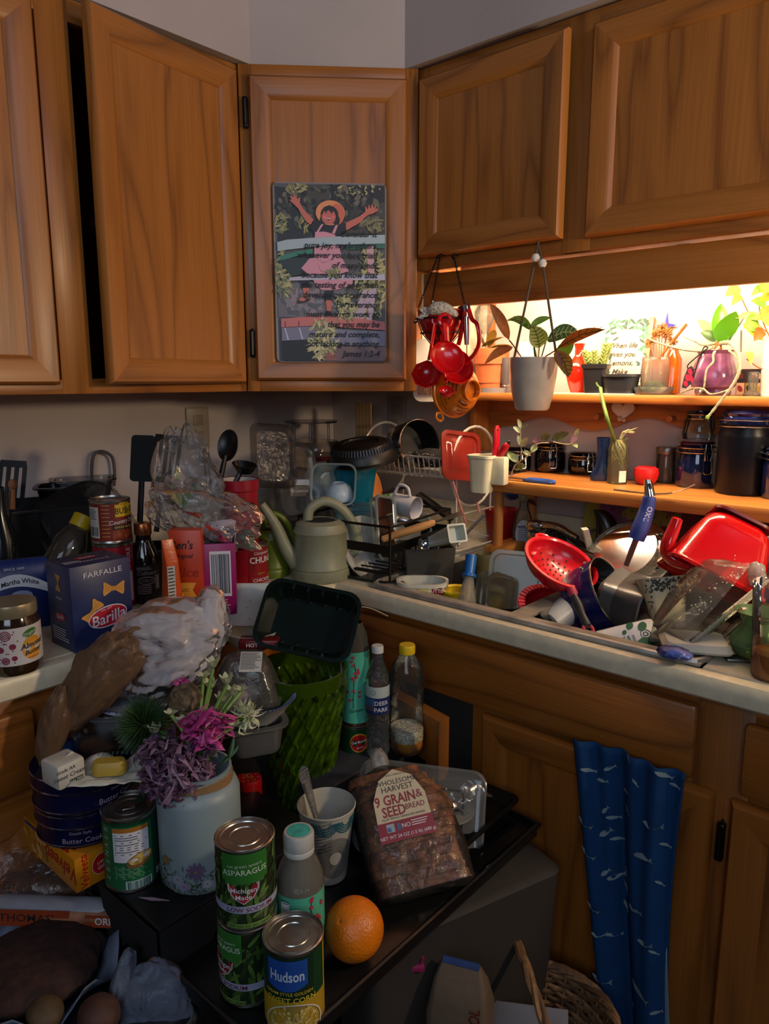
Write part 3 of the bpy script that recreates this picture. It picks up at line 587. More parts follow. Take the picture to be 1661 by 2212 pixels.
# amber bottle, dried flowers, star
c, r, h = onY(1456, 752, 36, ZS, -.05)
t = thing('amber_bottle', 'ribbed amber glass bottle behind the moss cup', 'bottle', c)
G(mat('9a4a08', .12, coat=.6, var=.08)).lathe([(0, 0), (r, .002), (r, h*.75), (r*.6, h*.92), (r*.5, h)], 24, .03, 12).obj('bottle_body', t)
c, r, h = onY(1432, 700, 70, ZS, -.075)
t = thing('dried_flowers', 'bunch of fuzzy dried tan flowers standing in a small copper cup', 'plant', c)
G(mat('b06a3c', .35, .6)).lathe([(0, 0), (r*.55, 0), (r*.6, h*.5), (r*.55, h*.5), (0, .01)], 20).obj('cup', t)
DF = mat('8a5828', .85, var=.15, vs=60)
for i in range(8):
    a = random.uniform(-.7, .7); b = random.uniform(-.5, .5); tip = V((a*r*1.1, b*.025, h*(.95-abs(a)*.3))); g = G(DF); g.tube([(a*r*.3, b*.01, h*.4), tip], .0012, 4)
    for k in range(34):
        d = V((random.gauss(0, 1), random.gauss(0, 1), random.gauss(0, 1))).normalized()*.013; g.tube([tip-V((0, 0, .004)), tip+d*.6, tip+d], [.0022, .0018, .0006], 3)
    g.obj('flower_head', t)
g = G(LBR); g.tube([(.0, -.015, h*.5), at(1483, 700, Y=-.09)-c], [.003, .0035]); g.obj('twig', t)
g = G(mat('14109a', .3)); pts = []
for i in range(8): a = i*pi/4+pi/8*0; rr_ = .024 if i % 2 == 0 else .006; pts.append((rr_*cos(a)*(1 if i % 4 == 0 else .9), rr_*sin(a)*(1.0 if i != 2 else 1.2)))
tag(g.prism(pts, -.002, .002).obj('star_ornament', None, at(1440, 703, Y=-.012)), 'dark blue four pointed star hung on the bright wall', 'ornament')
# orchid
c, r, h = onY(1546, 757, 96, ZS, -.11)
t = thing('orchid_vase', 'mauve glass vase holding an orchid with long grey roots', 'vase', c)
MV = mat('5c3350', .15, coat=.5, var=.22, vs=35)
G(MV).lathe([(0, 0), (r*.72, 0), (r*.78, h*.08), (r*.74, h*.14), (r*.92, h*.2), (r, h*.35), (r*.94, h*.55), (r*.78, h*.8), (r*.72, h*.92), (r*.8, h), (r*.72, h), (r*.66, h*.9), (0, h*.86)], 34).obj('vase_body', t)
OL = mat('4a9018', .3, coat=.2, var=.06, sub=.25); OP = mat('9ab878', .4, var=.05, sub=.4)
for a, b, wd, m, y2 in (((1550, 738), (1558, 655), 36, OL, -.10), ((1551, 740), (1590, 672), 46, OL, -.14), ((1548, 735), (1508, 690), 30, OP, -.07), ((1546, 738), (1513, 717), 22, LD, -.12)): leafpx(t, c, a, b, wd, m, -.11, y2, None, None, (0, 0, .004))
g = G(LBR); g.tube([at(1551, 757, Y=-.11)-c, at(1552, 738, Y=-.11)-c], [.008, .006]); g.obj('crown', t)
ROOT = mat('8a8468', .7, var=.12, vs=120, bump=.3, bs=150); RTIP = mat('7a9a3a', .5)
for pts, ra in (([(1545, 748, -.11), (1520, 757, -.14), (1490, 757, -.15), (1462, 752, -.155), (1440, 746, -.15), (1415, 738, -.15), (1393, 727, -.14)], .0028), ([(1545, 742, -.11), (1518, 745, -.14), (1503, 738, -.15), (1475, 727, -.15)], .0025),
                ([(1556, 742, -.11), (1575, 740, -.14), (1592, 757, -.16), (1599, 785, -.17), (1594, 810, -.175), (1580, 835, -.18), (1555, 868, -.19), (1528, 902, -.2)], .0042), ([(1596, 800, -.17), (1586, 826, -.175), (1572, 843, -.18), (1536, 852, -.175), (1518, 840, -.17), (1495, 840, -.16), (1470, 849, -.158)], .0026),
                ([(1553, 750, -.13), (1541, 765, -.15), (1540, 782, -.155), (1526, 800, -.16), (1520, 838, -.16), (1508, 853, -.16)], .0026), ([(1575, 757, -.14), (1593, 775, -.16), (1592, 800, -.165)], .0024)):
    g = G(ROOT); q = spline([at(x, y, Y=Y)-c for x, y, Y in pts], 8); n = len(q); g.tube(q, [ra*(1.05-.45*i/n+.12*sin(i*2.1)) for i in range(n)], 8); rt_ = g.obj('root', t)
    if ra > .004: G(RTIP).lathe([(0, -.004), (.003, -.003), (.004, 0), (.003, .004), (0, .005)], 10).obj('root_tip', rt_, q[-1])
for a, b in (((1553, 740), (1598, 700)), ((1568, 745), (1608, 684)), ((1600, 760), (1601, 714))):
    g = G(mat('4a4034', .6)); g.tube([at(*a, Y=-.10)-c, at(*b, Y=-.09)-c], .0018, 6); g.obj('stake', t)
g = G(mat('14100e', .4)); q = [at(x, y, Y=-.165)-c for x, y in ((1502, 797), (1490, 800), (1485, 790), (1500, 775), (1522, 757), (1529, 752), (1524, 748), (1518, 755), (1505, 790), (1498, 815))]; g.tube(spline(q, 5), .0014, 6); g.obj('wire_hook', t)
b0 = at(1492, 818, Y=-.165); t = thing('butterfly_ornament', 'red and black metal butterfly clipped left of the mauve vase', 'ornament', b0, RD(20))
g = G(mat('16090a', .5)); wing = [(0, .026), (-.007, .022), (-.013, .004), (-.016, -.018), (-.008, -.020), (.002, -.010), (.006, .010), (.004, .02)]
g.prism(wing, -.001, .001); g.use(mat('a80a28', .4))
for i, (x, z, a, b) in enumerate(((-.002, .014, .004, .007), (-.006, .002, .005, .007), (-.009, -.010, .004, .006), (.001, .0, .003, .008))): g.ell(x, z, a, b, -.0014, 10, .3)
g.obj('wing', t)
# right end of the shelf
c, r, h = onY(1632, 797, 66, ZS, -.04)
t = thing('patterned_card', 'low patchwork card box in maroon, black and tan squares', 'box', c, RD(2))
g = G(mat('3a1418', .5)); g.box(-r*1.1, r*1.6, 0, .02, 0, h); cols = ['b89070', '7a1420', '14100e', '8a7a30', '5a1020', '2a2024']
for i in range(5):
    for j in range(2): g.use(mat(cols[(i*3+j*2) % 6], .5)); x = -r*1.1+i*r*.54; g.patch(x+.001, x+r*.52, .001+j*h*.49, h*.49*(j+1)-.001, -.001, 1); g.use(mat(cols[(i+j*3+1) % 6], .5)); g.ell(x+r*.26, h*(.25+.5*j), r*.15, h*.14, -.0016, 8, .5)
g.obj('box_body', t)
c, r, h = onY(1628, 803, 22, ZS, -.115)
t = thing('crystal_candlestick', 'short clear crystal candlestick with a wide round foot', 'candlestick', c)
G(GLF).lathe([(0, 0), (r*1.6, 0), (r*1.7, h*.08), (r*.8, h*.22), (r*.75, h*.4), (r*1.0, h*.55), (r*1.05, h), (r*.8, h), (0, h*.6)], 12).obj('candlestick_body', t)
c, r, h = onY(1668, 735, 34, ZS, -.10)
t = thing('white_planter', 'tall white vase at the right edge holding trailing pale leaves', 'vase', c)
G(mat('cfc8b8', .35)).lathe(pot_prof(r*.9, h, 1.15), 28).obj('vase_body', t)
YL = mat('a8b04a', .4, var=.12, vs=60, sub=.4); YO = mat('c88a3a', .5, var=.15, vs=60, sub=.4)
for a, b, wd, m in (((1648, 735), (1604, 700), 26, LY), ((1640, 702), (1606, 708), 40, LG), ((1650, 715), (1628, 737), 26, LBR), ((1650, 690), (1588, 687), 18, YL), ((1655, 665), (1622, 650), 20, LG), ((1658, 640), (1640, 612), 24, YL), ((1650, 655), (1662, 630), 30, LY), ((1660, 690), (1642, 668), 30, YO), ((1666, 700), (1645, 690), 28, YL), ((1600, 625), (1566, 640), 26, YO), ((1602, 640), (1580, 660), 20, YO), ((1655, 622), (1622, 640), 18, LG), ((1616, 760), (1622, 790), 16, YL)):
    leafpx(t, c, a, b, wd, m, -.11, -.13, None, None, (0, 0, .006))
g = G(LBR)
for q in ([(1668, 740), (1650, 700), (1640, 660), (1655, 620), (1640, 610)], [(1660, 720), (1625, 690), (1600, 640)], [(1668, 800), (1640, 795), (1612, 775)]): g.tube(spline([at(x, y, Y=-.11)-c for x, y in q], 6), .0012, 5)
g.obj('vine', t)
# paper sheet on the shelf
tag(G(mat('cfcabc', .7)).box(-.16, .09, -.02, .02, 0, .0022).obj('paper_liner', None, (at(1290, 845, Y=-.13).x, -.122, ZS)), 'thin white paper liner lying along the shelf front under the vases', 'paper')
# ================================================================ hanging red utensils
YH = -.385
hk = V((at(958, 560, Y=-.36).x, -.350, 1.628))
bc = at(953, 690, Y=YH); rb = 112*dep(bc)/(2*FPX)
t = thing('chain_basket', 'black wire ring basket hung on three chains from the over-sink cabinet', 'basket', bc)
IR = mat('1c1612', .45, .6)
def chain(parent, a, b, sag=0):
    g = G(IR); a, b = V(a), V(b); n = int((b-a).length/.0062); d = (b-a).normalized(); s1 = d.cross(V((.3, .9, .1))).normalized(); s2 = d.cross(s1)
    for i in range(n):
        c_ = a.lerp(b, (i+.5)/n); s_ = s1 if i % 2 else s2
        g.tube([c_+d*(.0048*cos(k*pi/3))+s_*(.0024*sin(k*pi/3)) for k in range(6)], .0008, 4, True)
    g.obj('chain', parent)
hk2 = [V((at(940, 552, Y=-.36).x, -.35, 1.624)), V((at(940, 552, Y=-.36).x+.006, -.35, 1.624)), V((at(974, 552, Y=-.36).x, -.35, 1.62))]
ends = [at(904, 665, Y=YH-.03), at(932, 660, Y=YH+.045), at(1004, 660, Y=YH+.01)]
for a, b in zip(hk2, ends): chain(t, a-bc, b-bc)
g = G(IR); g.tube([(rb*cos(a), rb*sin(a), .0) for a in [2*pi*i/24 for i in range(24)]], .0018, 6, True); g.tube([(rb*.8*cos(a), rb*.8*sin(a), -.03) for a in [2*pi*i/24 for i in range(24)]], .0014, 6, True); g.tube([(rb*.3*cos(a), rb*.3*sin(a), -.062) for a in [2*pi*i/16 for i in range(16)]], .0014, 6, True)
for i in range(6): a = i*pi/3; g.tube([(rb*cos(a), rb*sin(a), 0), (rb*.8*cos(a), rb*.8*sin(a), -.03), (rb*.3*cos(a), rb*.3*sin(a), -.062)], .0012, 5)
g.tube([V((-rb, 0, 0))+V((-.004*i, 0, .004*sin(i*1.2))) for i in range(6)], .002, 6); g.obj('ring_frame', t)
for p in hk2[1:]: G(IR).tube([(0, .018, .002), (0, 0, .002), (0, -.006, -.004), (0, 0, -.008)], .0016, 6).obj('hook', t, p-bc)
t = thing('red_glass_bowl', 'red bowl sitting in the hanging wire basket', 'bowl', bc+V((0, 0, -.058)))
G(mat('b00a12', .12, coat=.6, var=.02)).lathe([(0, 0), (rb*.3, 0), (rb*.62, .022), (rb*.86, .05), (rb*.93, .078), (rb*.88, .078), (rb*.8, .05), (rb*.55, .024), (0, .006)], 34).obj('bowl_body', t)
fb = at(955, 672, Y=YH-.04); t = thing('fish_figurine', 'white scaly ceramic fish lying across the red hanging bowl', 'figurine', fb, RD(25))
g = G(mat('c8bca8', .4, var=.2, vs=220, bump=.5, bs=260)); P = spline([(-.03, 0, -.003), (-.012, 0, .006), (.012, 0, .002), (.034, 0, -.010)], 6); n = len(P); g.tube(P, [.004+.011*sin(pi*(i/(n-1))**.8) for i in range(n)], 14); g.obj('fish_body', t)
for b in ((-.055, 0, -.012), (-.05, 0, .006), (-.022, 0, .022)): g = G(mat('c8bca8', .45, var=.2, vs=200)); blade(g, (-.026, 0, 0) if b[2] < .02 else (-.014, 0, .006), b, .009, side=(0, .4, 1)); g.obj('fin', t)
RP = mat('d0060c', .22, coat=.4, var=.02)
def spoon(label, cpx, wpx, Y, n, hook, hwd, deepf=.7, nseg=28, squash=1.0, group='red measuring cups hanging from the wire basket'):
    """measuring cup: bowl opening along n, flat handle up to the basket rim"""
    c = at(*cpx, Y=Y); r = wpx*dep(c)/(2*FPX); t = thing('measuring_cup', label, 'measuring cup', c, 0, group)
    g = G(RP); n = V(n).normalized(); q = n.to_track_quat('Z', 'Y').to_matrix().to_4x4(); g.T = q
    d = r*deepf; pr = [(0, -d), (r*.45, -d*.92), (r*.8, -d*.6), (r*.97, -d*.15), (r, 0), (r*.94, 0), (r*.9, -d*.15), (r*.72, -d*.55), (r*.4, -d*.82), (0, -d*.9)]
    g.lathe(pr, nseg); g.obj('cup_bowl', t)
    e = at(*hook, Y=Y+.01)-c; dr = e.normalized(); st_ = dr*r*.9; g = G(RP); sd = dr.cross(n).normalized()
    m_ = [st_, st_.lerp(e, .3), st_.lerp(e, .7), e]
    g.tube(m_, [hwd*.9, hwd*.8, hwd, hwd*1.1], 10, flat=.45); g.tube([e+dr*.008+(dr*cos(a)+sd*sin(a))*hwd*1.3 for a in [2*pi*i/14 for i in range(14)]], hwd*.4, 6, True); g.obj('handle', t); return t
spoon('red faceted measuring scoop hanging lowest on the left of the red cups', (921, 808), 66, YH-.055, cdir(-.15, .25, 1), (940, 700), .006, .6, 8)
spoon('large bright red measuring cup hanging in front with its bowl towards the room', (967, 772), 78, YH-.085, cdir(.25, .25, 1), (962, 700), .010, .35)
spoon('red measuring cup hanging behind the large bright one, its edge showing below', (985, 790), 84, YH-.045, cdir(.35, .3, 1), (955, 705), .007, .5)
spoon('smallest red measuring spoon, a deep round ball hanging lowest', (964, 842), 34, YH-.07, cdir(0, .75, .7), (957, 760), .006, 1.0)
c = at(1019, 740, Y=YH-.01); t = thing('red_handled_tool', 'red looped handle of a tongs tool hanging right of the cups', 'tongs', c)
q = [at(x, y, Y=YH-.01)-c for x, y in ((1012, 668), (1020, 690), (1030, 700), (1035, 725), (1033, 748), (1022, 768), (1010, 778))]
g = G(RP); g.tube(spline(q, 6), .0062, 10, flat=.7); g.obj('handle', t)
q = [at(x, y, Y=YH-.0)-c for x, y in ((1004, 672), (1000, 700), (994, 730), (990, 745))]; g = G(RP); g.tube(spline(q, 6), .005, 10); g.obj('handle', t)
g = G(CHROME); g.tube([at(1008, 685, Y=YH)-c, at(1009, 745, Y=YH)-c], [.009, .006], 10); g.tube([at(1009, 660, Y=YH)-c, at(1008, 790, Y=YH)-c], .0012, 6); g.obj('spring', t); g = G(mat('3a0c10', .3)); g.tube([at(1002, 662, Y=YH+.01)-c, at(1008, 690, Y=YH+.01)-c], [.014, .011], 12); g.obj('hinge', t)
# orange colander
c = at(982, 842, Y=YH+.03); r = 57*dep(c)/FPX; ax = cdir(.58, -.16, .80)
t = thing('orange_colander', 'small orange plastic colander hanging on its side below the red cups', 'colander', c, axis=ax)
OR_ = mat('d87408', .2, coat=.5, var=.03); q = t.rotation_euler.to_matrix()
fn = lambda s_: (r*sin(s_), r*.86*cos(s_))
pr = [(r*sin(a), r*.86*cos(a)) for a in [pi/2-i*(pi/2-.36)/10 for i in range(11)]]
rf = pr[-1][0]; zf = pr[-1][1]
g = G(OR_); g.lathe([(r*1.05, -.004), (r*1.06, .003), (r*1.0, .004)]+pr[1:]+[(0, zf+.001)], 40); g.obj('bowl_shell', t)
g = G(OR_); g.lathe([(rf*1.05, zf-.004), (rf*1.12, zf+.013), (rf*1.0, zf+.013), (rf*.95, zf+.002)], 30); g.obj('foot_ring', t)
g = G(mat('3a1c04', .7))
for k in range(5):
    s_ = 1.22-k*.16
    for i in range(64):
        if (i+2*k) % 16 < 9:
            a = 2*pi*i/64; p = V((r*sin(s_)*cos(a), r*sin(s_)*sin(a), r*.86*cos(s_))); nn = V((p.x/r**2, p.y/r**2, p.z/(.86*r)**2)).normalized(); u = nn.cross(V((0, 0, 1))).normalized(); v_ = nn.cross(u)
            g.add([p+nn*.001+(u*cos(b)+v_*sin(b))*.0017 for b in [2*pi*j/6 for j in range(6)]], [tuple(range(6))], False)
o = g.obj('hole', t); o['kind'] = 'stuff'
inv = q.inverted(); hd = inv @ (cdir(-.55, -.85, .1)); hd.z = 0; hd.normalize(); sd = hd.cross(V((0, 0, 1)))
g = G(OR_); g.tube([hd*r*1.03, hd*(r+.012)+sd*.012, hd*(r+.02)+sd*.008, hd*(r+.022), hd*(r+.02)-sd*.008, hd*(r+.012)-sd*.012, hd*r*1.03], .0032, 8); g.obj('loop_handle', t)
# white grater hung on the side panel
c = at(926, 800, X=.63); t = thing('white_slicer', 'white plastic slicer with metal slats hanging behind the red cups', 'slicer', (.628, c.y, c.z), pi/2+RD(-40))
g = G(mat('d0c8b8', .4)); hw = 32*dep(c)/FPX; hh = .075
g.rr([(-.005, hw, hh, .02), (0, hw, hh, .02)], 5); fr = g.obj('frame', t); fr.rotation_euler = (pi/2, 0, 0)
g = G(CHROME)
for i in range(9): x = -hw*.7+i*hw*.17; g.box(x-.0012, x+.0012, -.009, -.001, -hh*.78, hh*.2)
g.obj('blade', t)
# ================================================================ lower shelf on dowel legs
Z2 = 1.115
PN = dict(col='c07a34', dark='8e5420')
t = thing('sink_shelf', 'pine shelf on dowel legs standing over the back of the sink', 'shelf', (0, 0, 0))
slab(t, 'board', .775, 2.0, -.265, -.04, Z2-.018, Z2, 'X', 51, .004, PN); slab(t, 'lip', .775, 2.0, -.278, -.2655, Z2-.026, Z2+.003, 'X', 52, .006, PN)
for y in (-.235, -.075):
    G(oak('Z', seed=53, **PN)).lathe([(.0115, 0), (.0115, .146)], 16).obj('leg', t, (.797, y, Z2-.164)); 
slab(t, 'foot', .772, .822, -.262, -.05, .9185, .951, 'Y', 54, .005, PN)
NV = mat('05060c', .08, coat=.8, var=0)
def clampjar(name, label, px, z, lidh=.016, body=None, lid=None, facing_turn=20, group=None, lidr=.93, facets=0):
    c, r, h = stand(*px, z); t = thing(name, label, 'jar', c, facing(c, facing_turn), group); b = body or NV
    hb = h-lidh
    if facets: G(b).lathe([(0, 0), (r*.93, 0), (r*.97, .006), (r*.97, hb*.82), (r*.97, hb*.86), (r*.9, hb*.94), (r*.93, hb)], facets).obj('jar_body', t)
    else: G(b).lathe([(0, 0), (r*.93, 0), (r, .008), (r, hb*.78), (r*.93, hb*.9), (r*.95, hb)], 36).obj('jar_body', t)
    G(lid or b).at(0, 0, hb).lathe([(r*lidr, 0), (r*lidr*1.05, .002), (r*lidr*1.05, lidh*.4), (r*lidr*.95, lidh*.55), (r*lidr*1.0, lidh*.75), (r*lidr*.86, lidh), (0, lidh)], 36).obj('lid', t)
    g = G(STEEL); R = r*1.02
    for z_ in (hb+lidh*.3, hb-.004): g.tube([(R*cos(a), R*sin(a), z_) for a in [2*pi*i/32 for i in range(32)]], .0011, 5, True)
    s_ = r*.20; lo = max(.012, hb-.045); y = -R-.003
    g.tube([(-s_, y, hb+.002), (s_, y, hb+.002), (s_*1.05, y-.003, lo), (s_*.8, y-.004, lo-.003), (-s_*.8, y-.004, lo-.003), (-s_*1.05, y-.003, lo)], .0013, 6, True)
    g.tube([(-s_*.6, y, hb+lidh*.8), (-s_, y-.003, hb-.006), (-s_*.7, y, hb-.02)], .0012, 5); g.tube([(s_*.6, y, hb+lidh*.8), (s_, y-.003, hb-.006), (s_*.7, y, hb-.02)], .0012, 5)
    g.obj('wire_clamp', t); return t, c, r, h
clampjar('clamp_jar', 'black clamp lid jar at the left end of the lower shelf, behind vine leaves', (1117, 1019, 965, 58), Z2+.001, .014)
tt, jc, jr, jh = clampjar('clamp_jar', 'black clamp lid jar with a purple rim, plant leaves growing over its lid', (1187, 1021, 955, 66), Z2+.001, .014, facing_turn=10)
clampjar('clamp_jar', 'squat black jar with a strip of pale lettering below its lid', (1258, 1026, 975, 62), Z2+.001, .014, facing_turn=25)
BG = mat('0a1030', .1, coat=.8, var=.05)
clampjar('clamp_jar', 'short dark blue clamp jar with a glass jar standing on its lid', (1500, 1055, 952, 82), Z2+.001, .02, BG, facing_turn=28)
tt, bc_, br_, bh_ = clampjar('tall_canister', 'tall dark blue faceted canister, the largest jar on the lower shelf', (1600, 1072, 884, 112), Z2+.001, .03, mat('04060f', .35, var=.04, spec=.25), mat('0a1438', .12, coat=.6), 95, facets=12)
clampjar('clamp_jar', 'dark blue clamp jar cut by the right edge of the picture', (1690, 1082, 965, 88), Z2+.001, .02, BG)
# clear jar on top of the short blue one
c0, r0, h0 = stand(1500, 1055, 952, 82, Z2); c = V((c0.x, c0.y, Z2+h0+.003)); r = 64*dep(c)/(2*FPX); h = at(1508, 884, d=dep(c)).z-c.z
t = thing('glass_clamp_jar', 'empty clear glass clamp jar stacked on the short blue jar', 'jar', c, facing(c, 40))
G(GL).lathe([(0, 0), (r*1.0, .001), (r*1.06, h*.2), (r*.95, h*.6), (r*.80, h*.72), (r*.82, h*.85)], 30).obj('jar_body', t); G(BG).at(0, 0, h*.85).lathe([(r*.8, 0), (r*.86, .004), (r*.84, h*.12), (0, h*.14)], 30).obj('lid', t)
g = G(STEEL); R = r*.9
for z_ in (h*.84, h*.7): g.tube([(R*cos(a), R*sin(a), z_) for a in [2*pi*i/28 for i in range(28)]], .001, 5, True)
g.tube([(-.006, -R-.002, h*.83), (.006, -R-.002, h*.83), (.007, -R-.006, h*.4), (-.007, -R-.006, h*.4)], .001, 5, True); g.obj('wire_clamp', t)
# jar vine
t = thing('vine_plant', 'trailing striped vine growing out of the purple rimmed jar', 'plant', jc+V((0, 0, jh)))
o0 = V(t.location); SL = mat('6a7a4a', .45, var=.2, vs=90); SP = mat('9aa888', .45, var=.12, vs=90); PU = mat('4a2030', .5, var=.15)
for a, b, wd, m in (((1192, 950), (1230, 935), 18, SL), ((1168, 950), (1190, 938), 16, SL), ((1242, 945), (1250, 925), 10, SP), ((1246, 940), (1232, 958), 14, PU), ((1238, 960), (1247, 968), 10, SL), ((1120, 998), (1093, 978), 16, SL), ((1108, 1012), (1138, 1006), 16, SL), ((1126, 965), (1140, 945), 14, SP), ((1124, 962), (1118, 940), 10, SP), ((1124, 935), (1108, 922), 9, SP), ((1125, 925), (1118, 905), 9, SP), ((1126, 928), (1142, 917), 8, SP), ((1130, 975), (1146, 985), 10, SP), ((1160, 962), (1146, 978), 14, SL), ((1108, 1020), (1102, 1033), 6, PU), ((1164, 955), (1150, 952), 14, PU)):
    leafpx(t, o0, a, b, wd, m, -.20, -.215, None, None, (0, 0, .002))
g = G(mat('8a7a5a', .6))
for q in ([(1185, 957), (1160, 960), (1140, 985), (1115, 1003), (1104, 1025), (1103, 1040)], [(1140, 985), (1126, 970), (1124, 935), (1124, 915)], [(1195, 955), (1225, 960), (1240, 955), (1244, 930)]): g.tube(spline([at(x, y, Y=-.20 if q[0][0] != 1185 else -.23)-o0 for x, y in q], 6), .0014, 5)
g.obj('stem', t)
# scissors
c = at(1215, 1030, z=Z2+.001); t = thing('scissors', 'blue handled scissors lying along the front of the lower shelf', 'scissors', (c.x, -.247, Z2+.0055), RD(-2))
for s_, nm in ((1, 'mat'), (-1, 'x')):
    g = G(mat('1c4a9a' if s_ > 0 else '16305e', .35)); g.tube([(.03*cos(a)*1.15+.01, .009*sin(a)+s_*.008, 0) for a in [2*pi*i/22 for i in range(22)]], .0042, 8, True); hd = g.obj('handle', t)
    g = G(STEEL); g.prism([(-.03, -.004), (-.11, -.002), (-.115, .0), (-.03, .004)], -.0012, .0012); g.obj('blade', t, (0, s_*.003, 0), (pi/2, 0, 0))
# cobalt cloth boot vase
c, r, h = stand(1298, 1040, 945, 44, Z2+.001)
t = thing('blue_boot_vase', 'dark blue flowered glass boot standing beside the root jar', 'vase', c, facing(c))
g = G(mat('0c1e40', .3, var=.25, vs=90, coat=.3)); g.rr([(0, r*.95, .016, .012, -.002, 0), (h*.12, r*.95, .017, .014, -.002, 0), (h*.28, r*.7, .016, .014, 0, 0), (h*.5, r*.55, .014, .013, .002, 0), (h*.8, r*.62, .015, .014, .002, 0), (h, r*.7, .016, .014, .002, 0), (h*.96, r*.58, .013, .012, .002, 0)], 5); g.obj('vase_body', t)
# glass root jar
c, r, h = stand(1332, 1046, 946, 46, Z2+.001)
t = thing('root_jar', 'clear ribbed glass jar crowded with pale water roots and a green stalk', 'jar', c, facing(c))
G(clear('d8dcc8', .22, .05, 'a8a080')).lathe([(0, .002), (r*.9, 0), (r*.95, h*.1), (r*.9, h*.2), (r*.96, h*.3), (r*.9, h*.4), (r*.96, h*.5), (r*.88, h*.6), (r*.95, h*.75), (r*.8, h*.88), (r*.85, h)], 28).obj('jar_body', t)
g = G(mat('d8d4c4', .6)); g.wrap(r*.97); g.patch(.004, .022, .004, .030, 0, 6); g.obj('label', t)
g = G(mat('c4bc84', .6))
for i in range(16):
    a = random.uniform(0, 6.3); q = [(r*.3*cos(a), r*.3*sin(a), h*.95), (r*.6*cos(a+1), r*.5*sin(a+1), h*.8), (r*.6*cos(a+2), r*.5*sin(a+2), h*random.uniform(.5, .65)), (r*.4*cos(a+3), r*.4*sin(a+3), h*random.uniform(.4, .7))]; g.tube(spline(q, 5), .0013, 5)
for i in range(7):
    x = random.uniform(.3, 1); q = [(0, 0, h*.9), (r*.6*x, -.006, h*1.12), (r*1.6*x, -.01, h*(1.12+.3*x*random.random()))]; g.tube(spline(q, 5), .0013, 5)
g.obj('root', t)
g = G(mat('5a7a2c', .5, var=.1)); g.tube(spline([at(x, y, Y=Y)-c for x, y, Y in ((1345, 1010, c.y), (1330, 960, c.y), (1315, 915, -.2), (1303, 870, -.19), (1297, 838, -.17))], 6), [.0042]*25, 10); g.tube(spline([at(x, y, Y=-.17)-c for x, y in ((1297, 838), (1290, 832), (1288, 826))], 4), .002, 6)
o = g.obj('stalk', t); inv = facing(c)
for ch in t.children:
    if ch.name.startswith('stalk'): ch.rotation_euler = (0, 0, -inv)
# apple timer
c, r, h = stand(1394, 1049, 1008, 53, Z2+.001)
t = thing('apple_timer', 'red apple shaped silicone dish sitting at the shelf front', 'timer', c)
g = G(mat('b4040a', .5, var=.03)); g.lathe([(0, 0), (r*.6, 0), (r*.9, h*.3), (r, h*.65), (r*.92, h*.9), (r*.7, h), (r*.3, h*.93), (0, h*.9)], 30, .03, 6); g.obj('shell', t)
# spice jar
c, r, h = stand(1435, 1043, 966, 42, Z2+.001)
t = thing('spice_jar', 'small clear glass spice jar with a brushed metal lid', 'jar', c)
G(clear('dcd8cc', .18, .05, 'b0a898')).lathe([(0, 0), (r*.92, 0), (r*.95, .004), (r*.93, h*.78), (r*.85, h*.82)], 28).obj('jar_body', t); G(mat('8a847c', .35, .9)).at(0, 0, h*.82).lathe([(r*.98, 0), (r, .002), (r, h*.17), (r*.95, h*.19), (0, h*.19)], 28).obj('lid', t)
# fork
c = at(1470, 1052, z=Z2+.004); t = thing('fork', 'steel fork lying in front of the short blue jar', 'fork', (c.x, -.255, Z2+.005), RD(4))
g = G(STEEL); g.tube(spline([(-.09, 0, 0), (-.02, 0, -.002), (.01, 0, 0), (.03, 0, .004)], 5), .0022, 8, flat=1); 
for k in range(4): g.tube([(.03, (k-1.5)*.003, .004), (.05, (k-1.5)*.004, .012), (.07, (k-1.5)*.004, .024)], .0011, 5)
g.obj('fork_body', t)
# ================================================================ behind the sink
ZD = .9185
def wpx(p, n): return n*dep(p)/FPX
c, r, h = stand(1128, 1197, 1082, 46, ZD)
t = thing('soap_bottle', 'clear flat soap bottle with blue dregs and a white label, vine cuttings in its neck', 'bottle', c, facing(c, 12))
CB = clear('eceee8', .16, .05, 'b0a898')
G(CB).rr([(0, r*.9, r*.55, r*.5), (.006, r, r*.6, r*.5), (h*.45, r, r*.6, r*.5), (h*.7, r*.75, r*.5, r*.45), (h*.88, r*.42, r*.38, r*.37), (h, r*.42, r*.38, r*.37)], 6, cap1=False).obj('bottle_body', t)
G(mat('12304e', .1, coat=.5)).rr([(.003, r*.9, r*.52, r*.45), (h*.25, r*.95, r*.55, r*.48)], 6).obj('soap', t)
g = G(mat('c4c2c4', .5)); g.ell(-r*.12, h*.38, r*.72, h*.27, -r*.615, 26); g.use(mat('5a5a78', .5))
for i in range(9): g.patch(-r*.6, r*.35, h*(.52-i*.035), h*(.508-i*.035), -r*.63, 2)
g.patch(-r*.65, r*.4, h*.54, h*.50, -r*.625, 2); g.obj('label', t)
inv = -facing(c, 12)
for a, b, wd, m in (((1132, 1078), (1117, 1060), 12, SP), ((1140, 1065), (1150, 1045), 8, SP), ((1143, 1048), (1170, 1038), 9, SP), ((1140, 1078), (1160, 1092), 10, PU), ((1118, 1065), (1106, 1062), 9, SP), ((1120, 1058), (1140, 1056), 9, SP)):
    leafpx(t, V(c), a, b, wd, m, c.y, c.y-.01).rotation_euler = (0, 0, inv)
g = G(mat('8a7a4a', .6))
for q in ([(1128, 1085), (1140, 1070), (1147, 1045)], [(1124, 1085), (1122, 1062)], [(1118, 1065), (1108, 1045), (1104, 1040)]): g.tube([at(x, y, Y=c.y)-c for x, y in q], .0016, 5)
g.obj('stem', t).rotation_euler = (0, 0, inv)
c = at(1166, 1195, z=ZD); c.y = -.16
t = thing('faucet', 'chrome kitchen faucet with a long low lever at the back of the sink', 'faucet', (.862, -.172, ZD))
